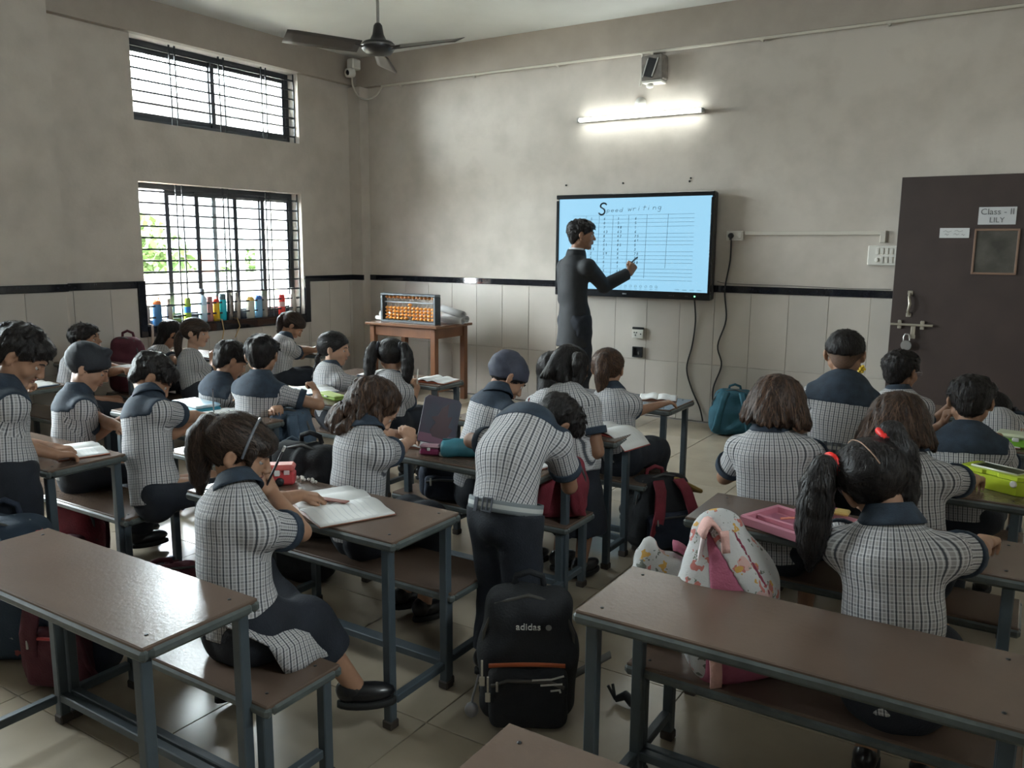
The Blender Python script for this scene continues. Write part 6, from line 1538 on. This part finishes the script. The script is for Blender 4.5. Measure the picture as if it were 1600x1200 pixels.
F=fbag(); F.d=F.d-.006; F.cut((-.045,0,.38),(.80,0,.36)); F.cut((-.085,0,.20),(-1,0,.10)); F.cut((0,-.012,0),(0,1,0)); field_obj('pink_panel',F,PN,t,Z3,1)
F=fbag(); F.d=F.d-.012; F.cut((-.045,0,.37),(-.80,0,-.36)); F.cut((.012,0,.37),(.80,0,.36)); F.cut((0,-.020,0),(0,1,0)); F.cut((0,0,.06),(0,0,-1)); field_obj('diagonal_flap',F,FL,t,Z3,1)
F=fbag(); F.d=F.d-.005; F.cut((.012,0,.37),(-.80,0,-.36)); F.cut((.022,0,.37),(.80,0,.36)); F.cut((0,-.020,0),(0,1,0)); F.cut((0,0,.08),(0,0,-1)); field_obj('crimson_piping',F,cloth('piping_crimson',(.22,.03,.06)),t,Z3,1)
b=MB(); b.tube([(-.105,-.045,.02),(-.118,-.045,.14),(-.112,-.04,.25),(-.075,-.02,.39),(-.045,.0,.435)],.006,6); b.obj('main_zip',mat('zip_pale_rose',(.60,.50,.50),.5),t)
b=MB(); b.sheet(lambda u,v:(-.085+.055*u,-.060+.045*v+.01*math.sin(u*3),.405+.038*math.sin(u*3.14)-.012*u),8,2,.010); b.sheet(lambda u,v:(-.045+.020*v,-.072-.006*u,.425-.055*u),4,1,.008); b.obj('bow_loop',PL,t)
b=MB(); b.sheet(lambda u,v:(-.095+.030*v,-.098-.01*math.sin(u*3.1),.13-.115*u),6,1,.006); b.obj('strap',PL,t)
b=MB(); b.sheet(lambda u,v:(.10+.24*u,-.06-.16*u+(v-.5)*.028,.012+.020*abs(math.sin(u*5))),12,1,.006); b.obj('loose_strap',PL,t)
t=thing('small_floral_bag','small white floral bag with pink lining beside the floral backpack','bag',(-.825,2.10,BH+.004),.4)
F=Field((-.13,-.10,-.01),(.13,.10,.34),.007); F.rbox((0,0,.13),np.eye(3),(.075,.05,.13),.04,.02).cone((-.03,0,.26),(-.03,0,.285),.03,.02,.03); F.wrinkle(.008,8,4); F.cut((0,0,0),(0,0,-1)); field_obj('bag_body',F,FL,t,np.zeros(3),1)
b=MB(); b.sheet(lambda u,v:(.035+.09*u,-.035+.07*v,.285-.10*u*u),6,2,.008); b.obj('open_flap',PN,t)
backpack('teal backpack slumped on the floor against the tiled wall',(-1.92,6.33,.004),.28,.37,.22,.36,TL,TL,TL,seed=7,strap_front=True,pocket=False,tilt=-.10)
t=backpack('black and navy bag with red piping under the front middle desk',(-1.42,3.66,.004),.9,.34,.20,.36,K_,NV,RD,seed=9,tilt=-.2,strap_front=True)
MB().box((.12,-.02,.30),(.16,.13,.02),RY(.5),.006).obj('yellow_flap',cloth('flap_mustard',(.30,.19,.05)),t)
backpack('crimson bag standing on the bench under the third desk',(-1.60,2.93,BH+.004),.5,.22,.12,.25,RD,RD,RD,seed=11,strap_front=True,pocket=False)
backpack('navy bag on the bench behind the folder desk',(-2.10,2.90,BH+.004),.4,.36,.13,.22,NV,NV,NV,seed=13,pocket=True,straps=False)
backpack('black bag propped on the bench beside the curly haired girl',(-2.31,2.19,BH+.004),.25,.30,.16,.36,K_,K_,K_,seed=15,sag=.3,pocket=False)
backpack('large black bag on the floor behind the propped black bag',(-2.66,2.42,.004),.5,.40,.24,.56,K_,K_,GB_,seed=17,sag=.3,pocket=False)
backpack('blue grey bag at the end of the bench behind the raised fist',(-3.13,2.86,BH+.004),.5,.24,.16,.30,GB_,NV,GB_,seed=19,strap_front=True)
backpack('red and blue backpack on the floor beside the bare front desk',(-2.62,1.42,.004),.5,.27,.18,.42,NV,MR,MR,seed=21,strap_front=True,zipc=(.4,.03,.03))
DF=floral('dark_blue_floral_cloth',(.020,.038,.065),[((.10,.14,.18),9,.22),((.26,.07,.07),12,.14),((.16,.18,.19),16,.12)])
backpack('dark blue floral backpack at the lower left edge of the photo',(-2.98,1.38,.004),.6,.36,.24,.50,DF,DF,NV,seed=23,pocket=False)
backpack('maroon backpack on the bench by the left wall',(-5.80,3.70,BH+.004),.5,.25,.18,.42,MR,MR,MR,seed=25,pocket=False)
backpack('dark red bag on the floor under the left bench',(-3.66,2.02,.004),.5,.24,.16,.28,RD,MR,MR,seed=27,pocket=True)
backpack('dark maroon bag lying between the left bench and the hairband girl',(-2.78,1.86,.004),1.2,.34,.16,.20,MR,K_,MR,seed=29,pocket=False)
backpack('orange bag standing on the floor at the right edge of the photo',(.20,2.30,.004),.2,.20,.14,.44,cloth('bag_orange',(.42,.20,.03)),None,None,seed=31,pocket=False,straps=False)

# ------------------------------------------------------------------ books, boxes and pens
COVER={'orange':mat('cover_orange',(.50,.13,.06),.5),'red':mat('cover_red',(.36,.06,.05),.5),'brown':mat('cover_brown',(.25,.10,.06),.55),'blue':mat('cover_blue',(.05,.15,.30),.5)}
RULE=mat('faint_ruling',(.66,.67,.70),.8)
def open_book(lab,loc,rz,w,l,cov,curl=.012,droop=0.0,lift=0.0):
    """open notebook: cover below, two curved page blocks"""
    t=thing('notebook',lab,'notebook',loc,rz,'open notebooks on the desks')
    b=MB(); b.sheet(lambda u,v:((u-.5)*2*w*1.01,(v-.5)*l*1.02,.0020-droop*max(0,u-.72)**2*12+lift*max(0,.5-u)*.0),12,2,.0022); b.obj('cover',COVER[cov],t)
    for s_ in(-1,1):
        fn=lambda u,v,s_=s_:(s_*u*w*.985,(v-.5)*l,.0085+curl*math.sin(min(u*1.6,1)*math.pi)*(.7 if s_>0 else 1)-.004*u-(droop*max(0,.5+u/2-.72)**2*12 if s_>0 else 0))
        MB().sheet(fn,12,3,.006).obj('page_block',PAPER,t)
    b=MB()
    for k in range(9):
        y_=-l*.38+k*l*.085
        b.sheet(lambda u,v:(.012+u*w*.85,y_+v*.0012,.0120+curl*math.sin(min((.012/w+u*.86)*1.6,1)*math.pi)*.7-.004*u-droop*max(0,.5+u*.43-.72)**2*12),8,1,.0004)
    b.obj('ruling',RULE,t)
    return t
def closed_book(lab,loc,rz,w,l,h,cov):
    t=thing('book',lab,'book',loc,rz); 
    MB().box((0,0,.0015),(w,l,.003),None,.001).box((0,0,h-.0015),(w,l,.003),None,.001).box((-w/2+.001,0,h/2),(.003,l,h)).obj('cover',COVER[cov],t)
    MB().box((.002,0,h/2),(w-.008,l-.008,h-.006)).obj('page_block',PAPER,t); return t
D0=DH+.002
open_book('open notebook with a ruler on it before the hairband girl',(-1.865,1.89,D0),-.42,.185,.245,'brown',.010)
t=tag(MB().box((0,0,0),(.165,.026,.0030),None,.001).obj('ruler',mat('ruler_red_brown',(.22,.065,.045),.35),None,(-1.895,1.875,D0+.0225)),'reddish brown ruler lying across the open notebook','ruler'); t.rotation_euler=(0,0,.16)
open_book('open notebook overhanging the right end of the third desk',(-1.63,3.42,D0),-.18,.175,.20,'red',.014,droop=.06)
open_book('open notebook with orange cover under the hand of the boy at the left edge',(-3.26,1.83,D0),-.30,.130,.185,'orange',.006)
open_book('open notebook under the writing boy at the second left desk',(-3.40,2.66,D0),-.2,.120,.18,'blue',.008)
open_book('open notebook beside the flat green pouch',(-3.55,3.44,D0),-.35,.135,.19,'blue',.010)
open_book('white book with orange cover at the end of the front left desk',(-3.18,4.13,D0),.1,.125,.19,'orange',.014)
open_book('open white book in front of the braid girl',(-3.62,4.11,D0),.15,.13,.18,'red',.016)
open_book('white notebook near the right end of the front middle desk',(-1.76,4.36,D0),.35,.105,.17,'brown',.008)
open_book('notebook under the hands of the patka boy leaning sideways',(-1.98,3.42,D0),-.3,.12,.18,'blue',.006)
open_book('notebook under the bending boy in the striped belt',(-1.62,2.72,D0),-.2,.10,.16,'red',.006)
open_book('notebook hidden behind the folder under the curly girl',(-2.22,2.71,D0),.3,.12,.17,'brown',.006)
open_book('notebook at the left wall desk under the lone writing hand',(-5.05,2.60,D0),.1,.12,.17,'blue',.006)
open_book('white notebook at the shoulder of the yoked boy on the right',(-.10,4.17,D0),.15,.10,.17,'red',.006)
open_book('notebook in front of the two bob girls',(-.55,3.34,D0),.1,.13,.18,'blue',.006)
open_book('notebook before the girl with red bobbles',(-.22,2.57,D0),.1,.13,.18,'blue',.006)
open_book('notebook before the slumped boy at the wall desk',(-5.25,3.36,D0),.1,.11,.16,'blue',.006)
t=closed_book('sheet pad on the near corner of the second left desk',(-3.13,2.51,D0),-.2,.15,.12,.010,'blue')
def case(lab,loc,rz,w,d,h,m_,m2,name='pencil_box',wheels=False):
    t=thing(name,lab,'pencil case',loc,rz)
    MB().box((0,0,h*.32),(w,d,h*.62),None,.008).obj('base_shell',m_,t); MB().box((0,0,h*.82),(w,d,h*.34),None,.009).obj('lid',m2,t)
    b=MB(); b.box((0,-d/2-.001,h*.62),(w*.16,.006,h*.28),None,.002); b.obj('clasp',mat('clasp_white',(.62,.62,.60),.4),t); return t
LM=mat('lime_plastic',(.42,.52,.025),.35); LM2=mat('green_plastic',(.18,.42,.04),.35)
t=thing('pencil_box','lime green pencil box with dark window on the right desk','pencil case',(-.045,3.375,D0),-.50)
b=MB(); b.prism([(-.115,-.045),(-.095,-.060),(.095,-.060),(.115,-.045),(.115,.045),(.095,.060),(-.095,.060),(-.115,.045)],.0,.050); b.obj('base_shell',LM,t)
b=MB(); b.prism([(-.115,-.045),(-.095,-.060),(-.03,-.060),(-.02,-.050),(.02,-.050),(.03,-.060),(.095,-.060),(.115,-.045),(.115,.045),(.095,.060),(-.095,.060),(-.115,.045)],.052,.066); b.obj('lid',LM,t)
MB().box((.0,.004,.0675),(.150,.070,.004),None,.0015).obj('lid_window',mat('lid_window_dark',(.045,.055,.02),.2,var=.3,scale=40),t)
b=MB(); b.tube([(-.085,-.034,.068),(.080,-.034,.068),(.080,.044,.068),(-.085,.044,.068)],.0035,6,closed=True); b.obj('white_rim',PLASTIC_W,t)
for x in(-.085,.085): MB().lathe([(.012,0),(.012,.004),(.008,.006)],12,(x,-.061,.040),RX(math.pi/2)).obj('snap_clasp',PLASTIC_W,t)
case('bright green box with a pale lid on the far right desk',(-.005,4.16,D0),-.1,.16,.11,.060,LM2,mat('lid_cloudy_green',(.48,.52,.36),.3))
case('flat green pouch on the third left desk',(-3.27,3.30,D0),-.3,.20,.075,.028,mat('pouch_green',(.20,.30,.05),.7),mat('pouch_green_light',(.30,.38,.10),.7),'pencil_pouch')
PB=mat('pink_plastic',(.58,.24,.31),.4); PB2=mat('pink_inner',(.42,.15,.23),.5)
t=thing('pencil_box','open pink pencil box on the second right desk','pencil case',(-.515,2.475,D0),-.38)
b=MB(); w,d,h=.34,.19,.030
b.box((0,0,.003),(w,d,.006),None,.003)
for c,s_ in (((0,-d/2+.006,h/2),(w,.012,h)),((0,d/2-.006,h/2),(w,.012,h)),((-w/2+.006,0,h/2),(.012,d,h)),((w/2-.006,0,h/2),(.012,d,h))): b.box(c,s_,None,.005)
b.box((0,-.022,.014),(w-.03,.010,.018),None,.003); b.obj('tray',PB,t)
MB().box((0,.025,.0075),(w-.03,.08,.003)).obj('tray_lining',PB2,t)
b=MB(); b.box((.02,d/2+.045,.016),(w*.9,.08,.010),RX(.18),.004); b.obj('lid',PB,t)
def pencil(lab,a,b_,c,r=.0035,tip=True,name='pencil',cap=None):
    a,b_=Vector(a),Vector(b_); v=(b_-a); L_=v.length; v.normalize()
    t=thing(name,lab,name,a); 
    MB().tube([(0,0,0),v*(L_-.016)],r,6,smooth=False).obj('barrel',mat('barrel_%02d%02d%02d'%tuple(int(q*99) for q in c),c,.4),t)
    MB().tube([v*(L_-.016),v*L_],[r,.0006],6).obj('tip',mat('pencil_wood',(.45,.30,.18),.7),t)
    if cap: MB().tube([-v*.016,v*.002],[r*1.15,r*1.1],8).obj('eraser_cap',mat('cap_'+'%02d'%int(cap[0]*99),cap,.5),t)
    return t
pencil('magenta pen lying over the open pink pencil box',(-.555,2.655,D0+.052),(-.44,2.605,D0+.044),(.60,.05,.42),.007,name='pen')
pencil('orange pencil inside the pink pencil box',(-.60,2.52,D0+.017),(-.53,2.58,D0+.018),(.75,.25,.15))
t=tag(MB().box((0,0,0),(.11,.045,.012),None,.004).obj('sharpener_set',mat('mustard_plastic',(.55,.38,.12),.5),None,(-.47,2.60,D0+.045)),'mustard coloured set square pack behind the pink box tray','stationery')
t=case('red bus shaped pencil box with wheels near the hairband girl',(-2.22,1.965,D0),.7,.12,.065,.075,mat('bus_red',(.42,.045,.05),.4),mat('bus_red_top',(.48,.10,.09),.4))
for x in(-.03,.01): MB().lathe([(.015,0),(.015,.008),(.006,.010)],12,(x,-.033,.016),RX(math.pi/2)).obj('wheel',BLACK,t)
for x in(-.03,.002,.034): MB().box((x,-.0335,.048),(.020,.003,.016),None,.001).obj('window_decal',mat('bus_window_pink',(.55,.42,.42),.4),t)
b=MB(); r_=random.Random(8)
for k in range(12): b.ellipsoid((-.05+.009*k,.012*math.sin(k*1.1),.006),(.006,.006,.006),7,5)
tag(b.obj('bead_chain',mat('beads_pale',(.45,.42,.38),.3),None,(-2.16,2.045,D0)),'string of pale beads beside the red bus pencil box','bead chain')
# folder, pouch and eraser box on the third desk
t=thing('upright_folder','upright purple blue folder with a dark red shape standing on the desk','folder',(-2.075,2.69,D0+.020),0,rot=(0,.24,.80))
b=MB(); M_=RX(-.22); b.prism([(-.08,0),(.08,0),(.08,.185),(.066,.20),(-.066,.20),(-.08,.185)],-.006,.006,M_@Matrix(((1,0,0),(0,0,-1),(0,1,0)))); b.obj('board',mat('folder_slate_violet',(.030,.050,.072),.6,col2=(.055,.032,.055),scale=7),t)
b=MB(); b.prism([(-.02,.03),(.04,.025),(.06,.07),(.04,.08),(.05,.125),(.03,.12),(.025,.175),(.0,.155),(-.012,.12),(-.04,.11),(-.016,.09),(-.036,.055)],.0062,.0075,M_@Matrix(((1,0,0),(0,0,-1),(0,1,0)))); b.obj('dark_red_shape',mat('print_dark_red',(.045,.007,.014),.4),t)
b=MB(); b.prism([(-.078,.004),(.078,.004),(.078,.04),(-.078,.04)],.0062,.0072,M_@Matrix(((1,0,0),(0,0,-1),(0,1,0)))); b.obj('pink_border',mat('print_mauve',(.15,.05,.09),.4),t)
b=MB().box((0,.095,.070),(.05,.010,.15),RX(.45),.004); b.obj('back_leg',MATS['folder_slate_violet'],t)
t=case('small magenta and white eraser box before the upright folder',(-2.03,2.60,D0),.35,.085,.045,.045,mat('magenta_card',(.20,.025,.08),.5),mat('magenta_card_pale',(.34,.20,.24),.5))
t=thing('pencil_pouch','turquoise zipped pouch on the third desk','pencil case',(-1.895,2.68,D0),.55)
F=Field((-.14,-.07,-.01),(.14,.07,.10),.006); F.rbox((0,0,.027),np.eye(3),(.115,.045,.028),.02,.01).rbox((0,0,.05),np.eye(3),(.11,.018,.014),.012,.03); F.wrinkle(.004,12,3); F.cut((0,0,0),(0,0,-1)); field_obj('pouch_body',F,mat('pouch_turquoise',(.035,.17,.22),.5,var=.2,scale=15),t,np.zeros(3),1)
MB().tube([(-.105,0,.066),(.105,0,.066)],.004,6).obj('zip',mat('zip_teal_dark',(.02,.10,.13),.5),t)
tag(MB().box((0,0,.009),(.022,.016,.018),None,.004).obj('eraser',PLASTIC_W,None,(-1.975,2.605,D0)),'small white eraser beside the turquoise pouch','eraser')
t=case('blue and teal case on the second left desk beside the writing boy',(-3.60,2.66,D0),-.15,.26,.14,.045,mat('case_teal',(.03,.20,.27),.4),mat('case_print_pale',(.55,.60,.62),.35,col2=(.05,.28,.42),scale=14))
case('blue box between the arms of the slumped boy',(-5.10,3.40,D0),.3,.12,.07,.045,mat('box_sky_blue',(.03,.33,.60),.4),mat('box_sky_pale',(.40,.62,.75),.4))
case('flat orange case on the second left desk at its left end',(-3.88,2.56,D0),.1,.16,.09,.030,mat('case_orange_red',(.48,.10,.05),.5),mat('case_orange_red2',(.55,.14,.07),.5))
case('orange red case between the patka boy and the writing boy',(-3.68,2.50,D0),.2,.14,.08,.030,MATS['case_orange_red'],MATS['case_orange_red2'])
pencil('black pencil held at the chin by the hairband girl',PEN1[0],PEN1[1],(.02,.02,.025),cap=(.62,.62,.60))
pencil('dark pencil held by the writing boy at the second left desk',PEN2[0],PEN2[1],(.025,.02,.03))
pencil('red pencil in the fist of the patka boy leaning sideways',PEN3[0],PEN3[1],(.20,.04,.04))
pencil('pencil held upright by the girl writing by the window',PEN4[0],PEN4[1],(.10,.03,.03))
pencil('pale pencil in the raised hand of the pigtail girl at the front',PEN5[0],PEN5[1],(.55,.55,.52))
pencil('second pale pencil in the raised hand of the pigtail girl',PEN6[0],PEN6[1],(.60,.58,.52))
pencil('dark marker in the hand of the man at the screen',PEN7[0],PEN7[1],(.03,.03,.03),.007,name='marker')
t=thing('water_bottle','small clear bottle with a pale blue wrapper lying on the bench end','bottle',(-3.03,2.75,BH+.03),.4,rot=(math.pi/2,0,.9))
MB().lathe([(.025,0),(.028,.006),(.028,.10),(.012,.125),(.012,.14)],14).obj('bottle_body',mat('clear_pale_plastic',(.60,.66,.70),.15),t); MB().lathe([(.0285,.03),(.0285,.07)],14,cap=False).obj('wrapper',mat('wrapper_blue',(.10,.20,.45),.5),t); MB().lathe([(.014,.138),(.014,.155)],12).obj('cap',PLASTIC_W,t)
for lab,loc,c in (('scrap of red and white wrapper on the floor near the aisle desk',(-1.50,2.62,.004),(.45,.06,.04)),('small pink scrap on the floor beside the desk leg',(-1.36,2.72,.004),(.50,.22,.18))):
    t=tag(MB().sheet(lambda u,v:(.05*u,.03*v,.006+.008*math.sin(u*5+v*3)),5,3,.001).obj('paper_scrap',mat('scrap_%02d'%int(c[1]*99),c,.6),None,loc),lab,'litter')
t=tag(MB().tube([(0,0,.012),(.03,.01,.03),(.06,0,.022),(.09,-.01,.012)],[.010,.016,.018,.010],8).tube([(.0,0,.012),(-.02,.02,.05)],.005,6).tube([(.0,0,.012),(-.025,-.005,.055)],.005,6).obj('hair_claw_clip',BLACK,None,(-1.02,2.26,0)),'black hair claw clip dropped on the floor by the right bench','clip')
t=pencil('pencil with a yellow flower topper at the cheek of the standing faded-haircut boy',PEN8[0],PEN8[1],(.55,.40,.08))
b=MB().ellipsoid((0,0,.010),(.010,.010,.010),10,8)
for k in range(6): b.ellipsoid((.013*math.cos(k*1.047),0,.010+.013*math.sin(k*1.047)),(.007,.006,.007),8,6)
b.obj('flower_topper',mat('yellow_topper',(.75,.50,.03),.5),t)
for sp in PEOPLE: person(sp)
# checked apron tail hanging beside the hairband girl on her bench
_p=[o for o in COL.objects if o.get('label','').startswith('girl with brown ponytail and grey hairband')][0]
_b=MB(); _o=_p.location
_P=[(-1.80,1.31,.50),(-1.66,1.33,.475),(-1.585,1.40,.42),(-1.57,1.44,.345)]
def _fn(u,v):
    x=u*3; i=min(int(x),2); q=Vector(_P[i]).lerp(Vector(_P[i+1]),x-i); return q-_o+Vector((.02*math.sin(v*5),.17*(v-.25)*(1+.3*u),-.035*v+.01*math.sin(v*9+u*4)))
_b.sheet(_fn,12,8,.005); _me=_b.mesh('apron_tail',plaid()); _uv=_me.uv_layers.new(name='cloth')
for _l in _me.loops:
    _c=_me.vertices[_l.vertex_index].co; _uv.data[_l.index].uv=(_c.y,_c.x-_c.z)
put(bpy.data.objects.new('apron_tail',_me),_p)
print('TRIS from fields',TRI_COUNT)
